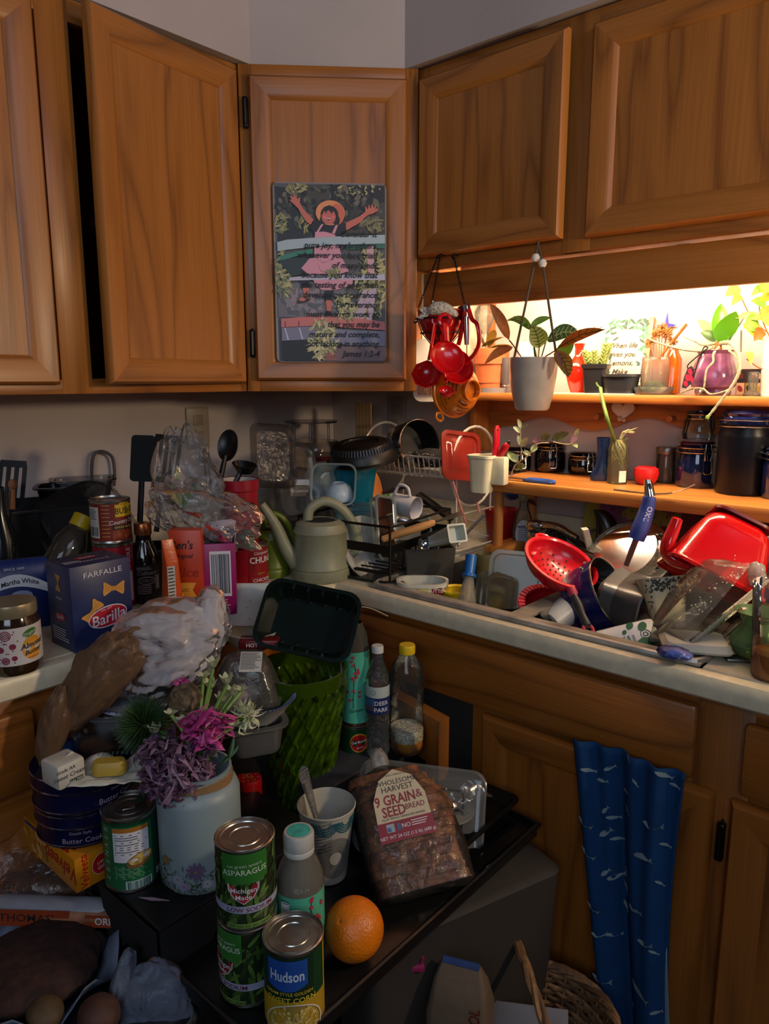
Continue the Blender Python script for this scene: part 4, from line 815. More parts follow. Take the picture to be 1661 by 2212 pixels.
o0 = V(t.location); G(CHROME).lathe([(0, 0), (.027, 0), (.026, .008), (.019, .016), (.017, .05), (.019, .056), (.018, .066), (.0, .068)], 26).obj('column', t)
g = G(CHROME); g.box(-.018, .026, -.020, .016, .070, .094, .008); g.tube(spline([(.01, 0, .083), at(1200, 1137, Y=-.19)-o0, at(1228, 1152, Y=-.20)-o0, at(1248, 1163, Y=-.21)-o0], 6), [.011, .011, .010, .010, .010, .009, .009, .009, .009, .009, .009, .008, .008, .008, .008, .008, .007, .007, .006], 12); g.obj('lever', t)
g = G(CHROME); g.tube(spline([(0, -.01, .045), at(1225, 1185, Y=-.26)-o0, at(1290, 1205, Y=-.33)-o0], 6), .011, 12); g.obj('spout', t)
c = at(1200, 1163, Y=-.125); t = thing('drain_strainer', 'round metal strainer with round holes leaning behind the faucet', 'strainer', c, axis=cdir(.1, .3, 1))
r = wpx(c, 26); G(mat('6a6058', .4, .8)).lathe([(0, .004), (r*.9, .006), (r, .0), (r*.95, -.004), (0, -.002)], 26).obj('strainer_body', t)
g = G(mat('0c0a08', .8))
for R_, k in ((.3, 6), (.65, 11)):
    for i in range(k): a = 2*pi*i/k; g.at(r*R_*cos(a), r*R_*sin(a), .0068); g.lathe([(0, .0), (r*.11, 0)], 8)
o = g.obj('hole', t); o['kind'] = 'stuff'
c = at(1270, 1175, Y=-.25)
# floral tray
p0 = at(1262, 1135, Y=-.06); wt = .62; zb_ = .93; ht = .175
t = thing('floral_tray', 'yellow rounded tray printed with purple flowers leaning on the wall behind the sink', 'tray', (p0.x+wt/2, -.085, zb_)); t.rotation_euler.x = RD(-14)
g = G(mat('a89434', .4, var=.06)); g.T = MX.Rotation(pi/2, 4, 'X'); g.rr([(0, wt/2, ht/2+.004, .075, 0, ht/2), (.003, wt/2-.002, ht/2+.002, .075, 0, ht/2), (.001, wt/2-.014, ht/2-.01, .065, 0, ht/2), (.0012, .01, .01, .009, 0, ht/2)], 9); g.obj('tray_body', t)
g = G(); FPK = mat('8a4a72', .5, var=.15); FPD = mat('6a2a52', .5); FLG = mat('4a5a24', .5, var=.1)
def flower(x, z, s_, m, y=-.006):
    g.use(FLG)
    for a in (.5, 2.4, 4.2): g.ell(x+s_*1.3*cos(a), z+s_*1.3*sin(a), s_*.7, s_*.4, y, 10, a)
    for k in range(5): a = k*2*pi/5+.4; g.use(m); g.ell(x+s_*.72*cos(a), z+s_*.72*sin(a), s_*.62, s_*.5, y-.0004-k*.0001, 12, a)
    g.use(FPD); g.ell(x, z, s_*.22, s_*.22, y-.0012, 8)
flower(-wt/2+.072, .115, .026, FPK); flower(-wt/2+.108, .082, .013, FPK); flower(-.02, .15, .016, mat('6a3a7a', .5)); flower(.16, .15, .018, FPK); flower(-wt/2+.02, .05, .010, FPK); flower(-.1, .12, .008, mat('a05a3a', .5))
for i in range(120):
    g.use((FLG, mat('7a4a2a', .5), FPK)[i % 3]); g.ell(random.uniform(-wt*.44, wt*.44), random.uniform(.02, ht-.02), random.uniform(.0015, .005), .002, -.0058, 6, random.uniform(0, 3))
g.obj('printed_flowers', t)['kind'] = 'stuff'
# soap dispenser / thermos
c, r, h = stand(1312, 1207, 1108, 50, ZD); c.y = -.20; c.x = at(1312, 1160, Y=-.2).x; r = 25*dep(c)/FPX; h = at(1312, 1104, Y=-.2).z-ZD
t = thing('soap_pump', 'brushed steel automatic soap pump with a slanted black spout', 'soap dispenser', (c.x, c.y, ZD), facing(c, -6))
G(mat('9a9490', .3, 1, .05)).lathe([(0, 0), (r, 0), (r, h*.45), (r*.98, h*.455), (r*.98, h*.46), (r, h*.465), (r, h*.66), (0, h*.66)], 30).obj('steel_body', t)
g = G(mat('0c0b0a', .3)); g.rr([(h*.66, r, r, r*.98), (h*.76, r*.98, r, r*.95, 0, 0), (h*.92, r*.7, r*.8, r*.6, -r*.35, 0), (h, r*.55, r*.6, r*.5, -r*.75, 0)], 6); g.box(r*.55, r*1.15, -r*.7, r*.7, 0, h*.7, .008); g.obj('spout_head', t)
g = G(mat('8a1020', .4)); g.wrap(r*1.005); g.ell(0, h*.585, .0045, .0045, -.0005, 12); g.obj('sensor_dot', t)
# knife with pale handle
p, q = at(1263, 1142, Y=-.30), at(1283, 1215, Y=-.26); t = thing('paring_knife', 'knife with a flat worn cream handle standing up behind the red colander', 'knife', p)
g = G(mat('b0a890', .6, var=.1, vs=60)); d = q-p; g.tube([V((0, 0, 0)), d*.5, d], [.0105, .010, .009], 4, flat=.6); g.obj('handle', t); g = G(STEEL); g.tube([d, d*1.5], [.008, .002], 4, flat=.15); g.obj('blade', t)
g = G(mat('0a0a0a', .5)); c = at(1215, 1185, Y=-.3); g.tube(spline([at(x, y, Y=Y)-c for x, y, Y in ((1232, 1160, -.16), (1252, 1175, -.22), (1285, 1198, -.26), (1310, 1215, -.28))], 5), .008, 10); tag(g.obj('sprayer_hose', None, c), 'black sprayer hose curving beside the faucet lever', 'hose')
# red cup and blue thing behind the dowel legs
c, r, h = stand(1078, 1187, 1098, 76, .9145); c.y = -.10; c.x = at(1082, 1140, Y=-.10).x
t = thing('red_cup', 'tall dark red plastic tumbler behind the shelf leg', 'cup', (c.x, c.y, .9145)); r = 36*dep(c)/FPX; h = at(1080, 1098, Y=-.1).z-.9145
G(mat('7a0a12', .3)).lathe([(0, 0), (r*.75, 0), (r*.8, .01), (r, h-.004), (r*.98, h), (r*.92, h-.004), (r*.74, .012), (0, .012)], 28).obj('cup_body', t)
c = at(1106, 1052, Y=-.06); G_ = G(mat('10306e', .5, var=.1)); crumple(G_, (0, 0, 0), (.022, .02, .032), 8, .3, 40, 3); tag(G_.obj('blue_cloth', None, c), 'bunched blue cloth hung under the lower shelf near its leg', 'cloth')
# ================================================================ in and over the right basin
RC = mat('c80c1c', .3, coat=.3, var=.03)
def bowl_prof(r, d, th=.003, rim=.006, n=9):
    o = [(r*sin(a), -d*cos(a)) for a in [pi/2*i/n for i in range(n+1)]]
    return [(0, -d)]+o[1:]+[(r+rim, .001), (r+rim, .005), (r, .006), (r-th, .003)]+[((r-th)*sin(a), -(d-th)*cos(a)) for a in [pi/2*(n-i)/n for i in range(n)]]+[(0, -(d-th))]
Yc = -.42; c = at(1211, 1216, Y=Yc); r = wpx(c, 78); d = r*.62
t = thing('red_colander', 'round red plastic colander tipped towards the room on top of the sink pile', 'colander', c, axis=cdir(.30, .80, .56))
G(RC).lathe(bowl_prof(r, d), 48).obj('bowl_shell', t)
g = G(mat('3a0408', .8))
for R_, k in ((.18, 6), (.34, 12), (.5, 18), (.66, 22), (.82, 12)):
    for i in range(k):
        a = 2*pi*i/k+R_*3; s_ = math.asin(R_); p = V(((r-.0035)*R_*cos(a), (r-.0035)*R_*sin(a), -(d-.0035)*cos(s_))); nn = -V((p.x/r**2, p.y/r**2, p.z/d**2)).normalized(); u = nn.cross(V((0, .1, 1))).normalized(); v_ = nn.cross(u)
        g.add([p+nn*.0012+(u*cos(b)+v_*sin(b))*.0024 for b in [2*pi*j/6 for j in range(6)]], [tuple(range(6))], False)
o = g.obj('hole', t); o['kind'] = 'stuff'
inv = t.rotation_euler.to_matrix().inverted(); e = inv @ cdir(-.1, .9, -.3); e.z = 0; e.normalize(); sd = e.cross(V((0, 0, 1)))
G(RC).tube([e*r+sd*.018, e*(r+.012)+sd*.012, e*(r+.016), e*(r+.012)-sd*.012, e*r-sd*.018], .0045, 8).obj('tab_handle', t)
c = at(1195, 1318, Y=-.44); r = wpx(c, 66); t = thing('red_bowl', 'second red bowl lying under the colander, its ridged rim showing', 'bowl', c, axis=cdir(.15, .80, .55))
G(mat('b00c18', .3, coat=.3)).lathe(bowl_prof(r, r*.6, rim=.012), 44).obj('bowl_shell', t)
g = G(mat('d84050', .35))
for i in range(40): a = 2*pi*i/40; g.tube([(r*.98*cos(a), r*.98*sin(a), .007), ((r+.012)*cos(a), (r+.012)*sin(a), .006)], .0016, 5)
g.obj('rim_ridges', t)['kind'] = 'stuff'
c = at(1190, 1346, Y=-.50); r = wpx(c, 30); t = thing('white_cup', 'white plastic cup lying on its side in the right basin', 'cup', c, axis=cdir(.78, .45, -.45))
G(mat('a8a8a8', .4)).lathe([(0, 0), (r*.5, .001), (r*.55, -.003), (r*.92, -.003), (r, .004), (r*1.12, .085), (r*1.08, .085), (r*.95, .01), (0, .008)], 30).obj('cup_body', t)
g = G(INK); g.at(0, 0, -.0015, rx=pi/2); g.text('PP', .009); g.obj('lettering', t)
p, q = at(1238, 1283, Y=-.53), at(1270, 1358, Y=-.57); t = thing('peeler', 'grey handled peeler with a pink ring end stuck in the dishes', 'peeler', p, axis=(p-q)); L = (p-q).length
g = G(mat('343432', .45)); g.tube(spline([(0, 0, -L*.95), (0, 0, -L*.6), (0, 0, -L*.3), (0, 0, 0)], 4), [.009, .0095, .009, .008, .0075, .0085, .009, .0095, .0095, .009, .008, .007, .006], 12, flat=.8); g.obj('handle', t)
g = G(mat('b0344a', .4)); g.tube([(.0085*cos(a), 0, -L-.002+.011*sin(a)) for a in [2*pi*i/18 for i in range(18)]], .0032, 7, True); g.obj('hanging_ring', t); g = G(mat('b0344a', .4)); g.lathe([(.006, -.006), (.009, .0), (.008, .012), (0, .014)], 12); g.obj('ring_end', t)
# blue saucepan
c = at(1322, 1282, Y=-.40); r = wpx(c, 84); ax = cdir(.70, .42, .58); t = thing('blue_saucepan', 'blue saucepan with black lining standing on edge in the right basin', 'saucepan', c, axis=ax)
g = G(mat('10184e', .25, coat=.5)); g.lathe([(0, -.075), (r*.86, -.075), (r*.93, -.065), (r, 0)], 44); g.obj('outer_shell', t)
g = G(mat('090808', .5, bump=.1, bs=300)); g.lathe([(r*.985, -.001), (r*.91, -.062), (r*.85, -.071), (0, -.071)], 44); g.obj('lining', t)
g = G(STEEL); g.lathe([(r*.985, -.001), (r*.99, .002), (r*1.005, .002), (r*1.01, -.001)], 44); g.obj('rim', t)
inv = t.rotation_euler.to_matrix().inverted(); e = inv @ cdir(-.15, .95, .25); e.z = 0; e.normalize(); sd = e.cross(V((0, 0, 1)))
g = G(STEEL)
for s_ in (-.014, .014): p = e*r*.93+sd*s_+V((0, 0, -.022)); g.T = MX.Translation(p); g.lathe([(0, .005), (.005, .003), (.006, -.002), (0, -.004)], 10)
g.obj('rivet', t)
# blue handled brush
p, q, s_ = at(1399, 1036, Y=-.36), at(1374, 1165, Y=-.38), at(1352, 1222, Y=-.39); t = thing('blue_handled_ladle', 'long ladle with a soft blue grip and chrome tip leaning up out of the dishes', 'ladle', q); m_ = at(1404, 1072, Y=-.36)-q; a_ = p-q
g = G(mat('2a3c86', .55, bump=.15, bs=200)); P = spline([V((0, 0, 0)), at(1384, 1140, Y=-.375)-q, at(1396, 1105, Y=-.365)-q, m_], 6); n = len(P); g.tube(P, [.0145+.002*sin(pi*i/n*1.4+.5) for i in range(n)][:n-1]+[.011], 14); g.obj('grip', t)
g = G(CHROME); g.tube([m_, m_.lerp(a_, .6), a_], [.010, .0085, .0065], 12); tip = g.obj('steel_tip', t); G(mat('1a1a1a', .6)).tube([a_*.99+(m_-a_)*.2-V(FW)*.007, a_*.99+(m_-a_)*.55-V(FW)*.009], .003, 8).obj('hanging_hole', tip)
g = G(mat('9a6a60', .25, .8)); g.tube([V((0, 0, 0)), s_-q], [.0065, .005], 10); g.obj('shaft', t)
g = G(mat('d8d8e8', .5)); g.T = MX.Translation(at(1392, 1112, Y=-.365)-q-V(FW)*.0175) @ MX(((RT.x, -FW.x*-1, UP.x, 0), (RT.y, FW.y, UP.y, 0), (RT.z, FW.z, UP.z, 0), (0, 0, 0, 1))); g.text('OXO', .014, 0, 0, 0, rot=RD(70)); g.obj('lettering', t)
# glass bowl + lid
c = at(1398, 1200, Y=-.22); r = wpx(c, 70); t = thing('glass_bowl', 'pinkish clear glass bowl lying tilted behind the blue handled ladle', 'bowl', c, axis=cdir(-.45, .55, -.6))
G(clear('d8b0a4', .55, .25, '7a4c40', ior=1.15)).lathe([(0, -.075), (r*.55, -.075), (r*.8, -.06), (r*.95, -.03), (r, 0), (r*1.08, .001), (r*1.08, .006), (r*.98, .005), (r*.9, -.03), (0, -.068)], 40).obj('bowl_body', t)
c = at(1350, 1195, Y=-.30); r = wpx(c, 92); t = thing('clear_round_lid', 'large round clear lid with ridged rim leaning left of the glass bowl', 'lid', c, axis=cdir(-.55, .65, .50))
G(clear('e4e4de', .30, .1, 'a8a090')).lathe([(0, .008), (r*.78, .008), (r*.8, .0), (r*.86, .006), (r*.89, 0), (r*.94, .006), (r, .003), (r, -.004)], 48).obj('lid_body', t)
# grey tray pan
c0 = at(1388, 1296, Y=-.44); t = thing('grey_loaf_pan', 'deep grey metal loaf pan lying on its side against the blue saucepan', 'pan', c0)
A = cdir(.62, .30, -.72); B = cdir(-1, -.06, .25); Dn = A.cross(B).normalized()
if Dn.dot(UP) > 0: Dn = -Dn
B = (B-A*B.dot(A)).normalized(); L = .16; hh = .052
basis(t, A, -Dn if A.cross(-Dn).dot(B) > 0 else Dn, B); sg = 1 if A.cross(-Dn).dot(B) > 0 else -1
# local z = from rim to bottom; y = up
g = G(mat('8a8a88', .35, .7, .04)); th = .0025; y0 = -sg*hh; dp = .092
g.rr([(0, L/2+.008, hh+.008, .022, L/2, y0), (.004, L/2+.008, hh+.008, .022, L/2, y0), (.005, L/2, hh, .02, L/2, y0), (dp-.01, L/2-.008, hh-.006, .02, L/2, y0), (dp, L/2-.018, hh-.014, .015, L/2, y0)], 6, cap0=False); g.obj('pan_body', t)
g = G(mat('6a6866', .35, .7, .04)); g.rr([(0, L/2+.006, hh+.006, .022, L/2, y0), (dp-.012, L/2-.01, hh-.008, .02, L/2, y0), (dp-.006, L/2-.018, hh-.014, .015, L/2, y0)], 6, cap0=False); g.obj('lining', t)
# cream perforated basket
c = at(1440, 1292, Y=-.44); t = thing('cream_basket', 'cream plastic basket with a cut-out scroll band tipped among the dishes', 'basket', c); frame(t, cdir(-.25, .10, .97), cdir(-.15, .95, .1))
CR = mat('b8ad8e', .45); w_ = wpx(c, 46); h_ = wpx(c, 46)
g = G(CR); g.rr([(-h_*1.2, w_*.72, .04, .02, 0, .04), (h_*.2, w_*.95, .05, .02, 0, .045), (h_*.95, w_*1.12, .055, .02, 0, .05), (h_, w_*1.15, .057, .02, 0, .05), (h_*.97, w_*1.08, .052, .02, 0, .05), (-h_*.8, w_*.7, .036, .02, 0, .04)], 6, cap1=False); g.obj('basket_body', t)
g = G(mat('3a3020', .8)); random.seed(5)
for i in range(90):
    x = random.uniform(-1, 1); z = random.choice((random.uniform(.35, .9), random.uniform(-.6, .9) if abs(x) > .72 else random.uniform(.4, .9)))
    g.ell(x*w_*.92, z*h_, random.uniform(.002, .0042), .0016, -.0075+.004*(.9-z), 7, random.uniform(0, 3))
g.obj('scroll_holes', t)['kind'] = 'stuff'
random.seed(11)
# red pitcher
c = at(1563, 1190, Y=-.36); t = thing('red_pitcher', 'large glossy red square pitcher turned upside down over the dishes, handle to the left', 'pitcher', c)
zax = cdir(.50, .86, -.12); yax = cdir(.30, .08, -.95); yax = (yax-zax*yax.dot(zax)).normalized(); xax = yax.cross(zax); basis(t, xax, yax, zax)
RP2 = mat('c4060f', .18, coat=.6, var=.02); u = wpx(c, 1)
g = G(RP2); g.rr([(-78*u, 104*u, 80*u, 34*u), (-72*u, 106*u, 82*u, 34*u), (-66*u, 101*u, 78*u, 34*u), (30*u, 74*u, 66*u, 32*u), (50*u, 66*u, 60*u, 30*u), (62*u, 54*u, 52*u, 28*u), (66*u, 42*u, 42*u, 26*u)], 8, cap0=False); g.obj('pitcher_body', t)
g = G(mat('6a0a10', .4)); g.rr([(68*u, 62*u, 56*u, 26*u), (74*u, 62*u, 56*u, 26*u), (74*u, 54*u, 48*u, 22*u)], 6); g.obj('foot', t)
hp = [at(x, y, Y=Y)-c for x, y, Y in ((1486, 1222, -.42), (1458, 1212, -.43), (1441, 1195, -.43), (1443, 1172, -.43), (1455, 1142, -.42), (1464, 1118, -.415))]; mi = t.rotation_euler.to_matrix().inverted()
g = G(RP2); P = spline([mi @ p for p in hp], 6); n = len(P); g.tube(P, [.012+.005*sin(pi*i/n) for i in range(n-1)]+[.008], 14, flat=.7); g.obj('handle', t)
c = at(1590, 1150, Y=-.08); t = thing('red_cutting_board', 'translucent dark red cutting board leaning behind the red pitcher', 'cutting board', (c.x+.1, -.115, .945)); t.rotation_euler.x = RD(-11)
g = G(mat('5a1214', .35)); g.T = MX.Rotation(pi/2, 4, 'X'); g.rr([(0, .21, .075, .03, 0, .075), (.006, .21, .075, .03, 0, .075)], 6); g.obj('board', t)
# clamshell
c = at(1440, 1400, Y=-.56); q = at(1610, 1262, Y=-.40); t = thing('clear_clamshell', 'clear plastic food clamshell gaping open on the sink edge, spattered with crumbs', 'container', c)
ax = (q-c).normalized(); Lc = (q-c).length; sd = ax.cross(-V(FW)).normalized(); up_ = sd if sd.dot(UP) > 0 else -sd; basis(t, ax, (up_.cross(ax)), up_)
CP = clear('eeeeea', .13, .07, 'c8c4b8', .3, 40)
g = G(CP); g.rr([(-.002, Lc*.5, .055, .02, Lc*.5, 0), (.006, Lc*.5, .055, .02, Lc*.5, 0), (.007, Lc*.47, .05, .018, Lc*.5, 0), (-.008, Lc*.45, .045, .016, Lc*.5, 0)], 6, cap0=False); g.obj('base_tray', t)
g = G(CP); g.rr([(.0, Lc*.5, .055, .02, Lc*.5, 0), (.003, Lc*.47, .05, .02, Lc*.5, 0), (.024, Lc*.40, .04, .03, Lc*.52, 0), (.036, Lc*.28, .03, .03, Lc*.58, 0)], 6, cap0=False); ld = g.obj('lid', t, (Lc*.0, 0, .012), (0, RD(-9), 0))
g = G(clear('f6f6f2', .5, .1, 'd8d4c4')); P = [(Lc*(i/40), -.056, .003+.0012*(i % 2)) for i in range(41)]; g.tube(P, .0032, 5); g.obj('ribbed_edge', t)
g = G(mat('a89e8c', .8))
for i in range(34): g.ell(random.uniform(.25, .9)*Lc, random.uniform(.008, .03), random.uniform(.0008, .002), .001, -.0525, 5)
g.obj('crumbs', ld)['kind'] = 'stuff'
# milk carton
P4 = [at(x, y, Y=Y) for x, y, Y in ((1283, 1368, -.57), (1412, 1322, -.50), (1436, 1392, -.53), (1300, 1425, -.60))]
t = thing('milk_carton', 'white milk carton with green dots lying in the right basin, upside down', 'carton', P4[3])
xa = (P4[2]-P4[3]).normalized(); ya = -V(FW); za = (P4[0]-P4[3]); za = (za-xa*za.dot(xa)).normalized(); na = za.cross(xa).normalized(); na = na if na.dot(FW) > 0 else -na
xl = (P4[2]-P4[3]).length; zl = (P4[0]-P4[3]).length*1.05; basis(t, xa, na, xa.cross(na)); fz = 1 if xa.cross(na).dot(za) > 0 else -1
g = G(mat('c0bfc0', .45, var=.02)); g.box(0, xl, 0, .07, 0, zl, .003); g.obj('carton_body', t)
g = G(mat('b8b8b4', .45)); g.add([(0, .004, zl), (xl, .004, zl), (xl, .07, zl), (0, .07, zl), (0, .03, zl+.018), (xl, .03, zl+.018)], [(0, 1, 5, 4), (2, 3, 4, 5), (1, 2, 5), (3, 0, 4)], False); g.obj('gable_top', t)
g = G(mat('0a5a32', .5))
for x, z, a in ((.62, .9, .008), (.80, .78, .010), (.70, .12, .018), (.86, .18, .008), (.5, .72, .005), (.30, .2, .004)): g.ell(x*xl, z*zl, a, a*.72, -.0006, 14, .8)
g.use(mat('3a3a3e', .6)); g.ring(.80*xl, .50*zl, .009, .009, .0014, -.0006); g.ring(.80*xl, .50*zl, .005, .005, .002, -.0006, 6)
for k in range(3): g.lines(xl*(.42+.08*k), xl*(.47+.08*k), zl*.55, zl*.1, 10, -.0006, .4, .2)
g.use(mat('0a5a32', .5)); g.text('1% WHITE', .017, xl*.22, zl*.42, -.0007, rot=RD(185)); g.obj('printing', t)
# foam lid, wrapper, scraps
c = at(1500, 1395, z=.925); t = thing('foam_clamshell', 'white foam takeaway lid lying on the right end of the sink', 'lid', c, RD(28)); g = G(mat('b8b4a4', .6)); g.rr([(0, .05, .04, .012), (.004, .052, .042, .012), (.014, .045, .035, .012), (.015, .03, .02, .01)], 5); g.obj('lid_body', t)
c = at(1452, 1408, z=.932); g = G(mat('3a4a86', .3, var=.3, vs=40)); crumple(g, (0, 0, 0), (.022, .016, .008), 4, .6, 60, 4); tag(g.obj('snack_wrapper', None, c), 'crumpled blue and silver snack wrapper on the sink rim', 'wrapper')
c = at(1535, 1405, z=.9215); t = thing('drain_board_tray', 'flat stained metal tray corner on the right end of the sink', 'tray', (1.345, -.47, .9225), RD(4)); g = G(mat('9a9488', .35, .8, .15, 20)); g.rr([(0, .05, .09, .02), (.003, .05, .09, .02), (.003, .045, .085, .018), (.001, .043, .083, .016)], 5); g.obj('tray_body', t)
c = at(1562, 1338, Y=-.42); g = G(mat('0c0a0a', .45)); g.tube(spline([at(x, y, Y=Y)-c for x, y, Y in ((1510, 1312, -.38), (1545, 1330, -.42), (1585, 1338, -.45), (1610, 1330, -.46))], 5), [.009]*10+[.012]*6, 10, flat=.7); tag(g.obj('pan_handle', None, c), 'black pan handle sticking out from under the clamshell', 'handle')
c = at(1575, 1422, z=.9145); t = thing('scraper', 'small grey metal scraper under the green vase', 'scraper', (1.436, -.545, .9145), RD(35)); G(mat('7a7874', .35, .9)).box(-.02, .025, -.012, .012, 0, .006, .002).obj('blade', t)
# green belly vase and cup at the right edge
c, r, h = stand(1630, 1440, 1318, 112, .9145)
t = thing('green_glass_vase', 'pale green round bellied glass vase at the right end of the worktop', 'vase', c)
G(clear('c8e4c0', .50, .05, '8ab07c')).lathe([(0, .002), (r*.5, 0), (r*.85, h*.12), (r, h*.33), (r*.9, h*.5), (r*.62, h*.68), (r*.56, h*.8), (r*.75, h*.94), (r*.9, h), (r*.86, h), (r*.52, h*.8), (r*.58, h*.68), (r*.86, h*.48)], 40).obj('vase_body', t)
G(clear('c8cc88', .45, .05, 'b0b070')).lathe([(0, .004), (r*.48, .003), (r*.82, h*.12), (r*.95, h*.32), (r*.9, h*.44), (0, h*.44)], 32).obj('water', t)
c, r, h = stand(1672, 1484, 1262, 120, .9145)
t = thing('clear_cup', 'tall clear plastic cup with amber tea in the bottom, at the right edge', 'cup', c)
G(clear('f2f0ea', .06, .05, 'd8d0c0')).lathe([(0, .002), (r*.78, 0), (r*.82, .006), (r*.84, h*.3), (r*1.0, h), (r*1.04, h+.002)], 36).obj('cup_body', t)
G(clear('e8a840', .85, .04, 'd8901c')).lathe([(0, .005), (r*.76, .004), (r*.81, .03), (r*.815, h*.28), (0, h*.28)], 32).obj('tea', t)
c, r, h = stand(1655, 1335, 1150, 60, .9145)
t = thing('dish_soap_bottle', 'clear pinkish bottle with a white flip cap at the right edge behind the vase', 'bottle', c)
G(clear('e4c8c8', .3, .06, 'b08a8a')).lathe([(0, 0), (r, 0), (r, h*.62), (r*.5, h*.8), (r*.4, h*.86)], 26).obj('bottle_body', t); g = G(WHITE); g.lathe([(r*.46, h*.86), (r*.46, h*.95), (0, h*.95)], 20); g.at(-r*.3, 0, h*.99, 0, RD(-20)); g.lathe([(0, 0), (r*.4, 0), (r*.4, .006), (0, .006)], 16); g.obj('flip_cap', t)
c, r, h = stand(1668, 1372, 1215, 62, .9145)
t = thing('yellow_soap_bottle', 'soap bottle with green cap and a yellow and blue label at the right edge', 'bottle', c, facing(c))
G(mat('8a8070', .3)).lathe([(0, 0), (r, 0), (r, h*.7), (r*.6, h*.85), (r*.5, h*.87)], 26).obj('bottle_body', t); G(mat('0e3a2a', .4)).lathe([(r*.6, h*.87), (r*.62, h), (0, h)], 20).obj('cap', t)
g = G(mat('b0900e', .45)); g.wrap(r*1.01); g.patch(-r, r, h*.1, h*.45); g.use(mat('202e7a', .45)); g.patch(-r, r, h*.45, h*.66); g.obj('label', t)
c = at(1632, 1240, Y=-.42); g = G(clear('ece8e0', .6, .15, 'd8d4cc')); crumple(g, (0, 0, 0), (.012, .01, .016), 4, .7, 70, 3); tag(g.obj('tied_bag_end', None, c), 'twisted white plastic bag end tied over the clamshell corner', 'bag')
# ================================================================ left basin
TC = clear('e2dfd2', .34, .14, 'b0a890'); ZB = .755
def upright(name, label, cat, c, w_, h_, d_, m, front, up, part='tub_body', rim=.006):
    """open tub: local z = height, -Y front"""
    t = thing(name, label, cat, c); frame(t, front, up)
    g = G(m); g.rr([(0, w_*.86, d_*.86, .018), (.004, w_*.88, d_*.88, .018), (h_-.006, w_, d_, .022), (h_-.006, w_+rim, d_+rim, .024), (h_, w_+rim, d_+rim, .024), (h_, w_-.002, d_-.002, .02), (.008, w_*.86, d_*.86, .016)], 6, cap1=False); g.obj(part, t); return t
c = at(1108, 1300, Y=-.42); t = thing('clear_square_lid', 'large square cloudy plastic lid standing upright in the left basin', 'lid', c); frame(t, cdir(-.25, .12, .95), cdir(.06, 1, .1)); u = wpx(c, 1)  # lid of a clear tub, stood on edge
g = G(TC); g.T = MX.Rotation(pi/2, 4, 'X'); g.rr([(-.004, 58*u, 66*u, .022, 0, 44*u), (.006, 58*u, 66*u, .022, 0, 44*u), (.006, 50*u, 58*u, .018, 0, 44*u), (.001, 48*u, 56*u, .016, 0, 44*u)], 6); g.obj('lid_body', t)
for k, dx in enumerate((0, -8, -16)):
    c = at(1056+dx, 1300, Y=-.45-.0*k); t = thing('clear_tub', ('front', 'middle', 'rear')[k]+' one of three nested cloudy square tubs standing on edge in the left basin', 'tub', c+V((-.012*k, .012*k, 0)), 0, 'nested tubs in the left basin'); frame(t, cdir(-.75, .1, .65), cdir(0, 1, .05)); g = G(TC); g.T = MX.Rotation(pi/2, 4, 'X'); g.rr([(0, 38*u, 42*u, .016, 30*u, 20*u), (.003, 38*u, 42*u, .016, 30*u, 20*u), (.003, 33*u, 37*u, .014, 30*u, 20*u), (-.006, 31*u, 35*u, .012, 30*u, 20*u)], 5); g.obj('tub_body', t)
c = at(912, 1322, Y=-.555); c = at(912, 1305, Y=-.53); u = wpx(c, 1); hh = at(912, 1250, d=dep(c)).z-c.z
t = thing('butter_tub', 'white oval butter tub with a yellow and maroon label at the left sink end', 'tub', c, facing(c, -2))
g = G(mat('cac6b4', .4)); g.rr([(0, 50*u, 34.5*u, .028), (hh-.008, 52*u, 36*u, .032), (hh-.008, 56*u, 40*u, .034), (hh, 56*u, 40*u, .034), (hh, 50*u, 34*u, .03), (.01, 48*u, 32*u, .026)], 7, cap1=False); g.obj('tub_body', t)
g = G(); F_ = lambda x, z, y=0: (x, -(34.5+1.5*z/hh)*u-.0012+y, z); 
def fpatch(m, x0, x1, z0, z1, y=0): g.use(m); g.add([F_(x0, z0, y), F_(x1, z0, y), F_(x1, z1, y), F_(x0, z1, y)], [(0, 1, 2, 3)], False)
fpatch(mat('d8c878', .45), -22*u, 26*u, .012, hh-.0065); fpatch(mat('7a1226', .45), 20*u, 43*u, .012, hh-.0065, -.0003)
g.use(mat('e8e0d0', .5)); 
for s_, z, sz in (('BUTTER', .76, .0105), ('with', .62, .004), ('CANOLA OIL', .50, .006)):
    b = len(g.v); g.text(s_, sz, 32*u, hh*z, 0, off=.01); 
    for i in range(b, len(g.v)): q = g.v[i]; g.v[i] = V(F_(q.x, q.z, -.0008))
g.use(mat('a8401a', .5)); b = len(g.v); g.text('A', .014, 4*u, hh*.5); g.text('creamery', .005, -14*u, hh*.82)
for i in range(b, len(g.v)): q = g.v[i]; g.v[i] = V(F_(q.x, q.z, -.0008))
g.obj('label', t)
c = at(984, 1296, Y=-.50); t = thing('yellow_bowl', 'yellow plastic bowl beside the butter tub in the left basin', 'bowl', c); r = wpx(c, 30); G(mat('c8a812', .35)).lathe(bowl_prof(r, .05), 30).obj('bowl_shell', t); t.location.z += .02
c = at(1008, 1305, Y=-.53); t = thing('blue_capped_bottle', 'clear squeeze bottle with a blue brush handle standing in the left basin', 'bottle', c); e = at(1013, 1246, Y=-.50)-c; e2 = at(1018, 1200, Y=-.48)-c; r = wpx(c, 21)
g = G(clear('e8e8e4', .4, .08, 'c0bcb0', .5, 60)); g.tube([V((0, 0, 0)), e*.5, e], [r, r*.75, r*.5], 18); g.obj('bottle_body', t)
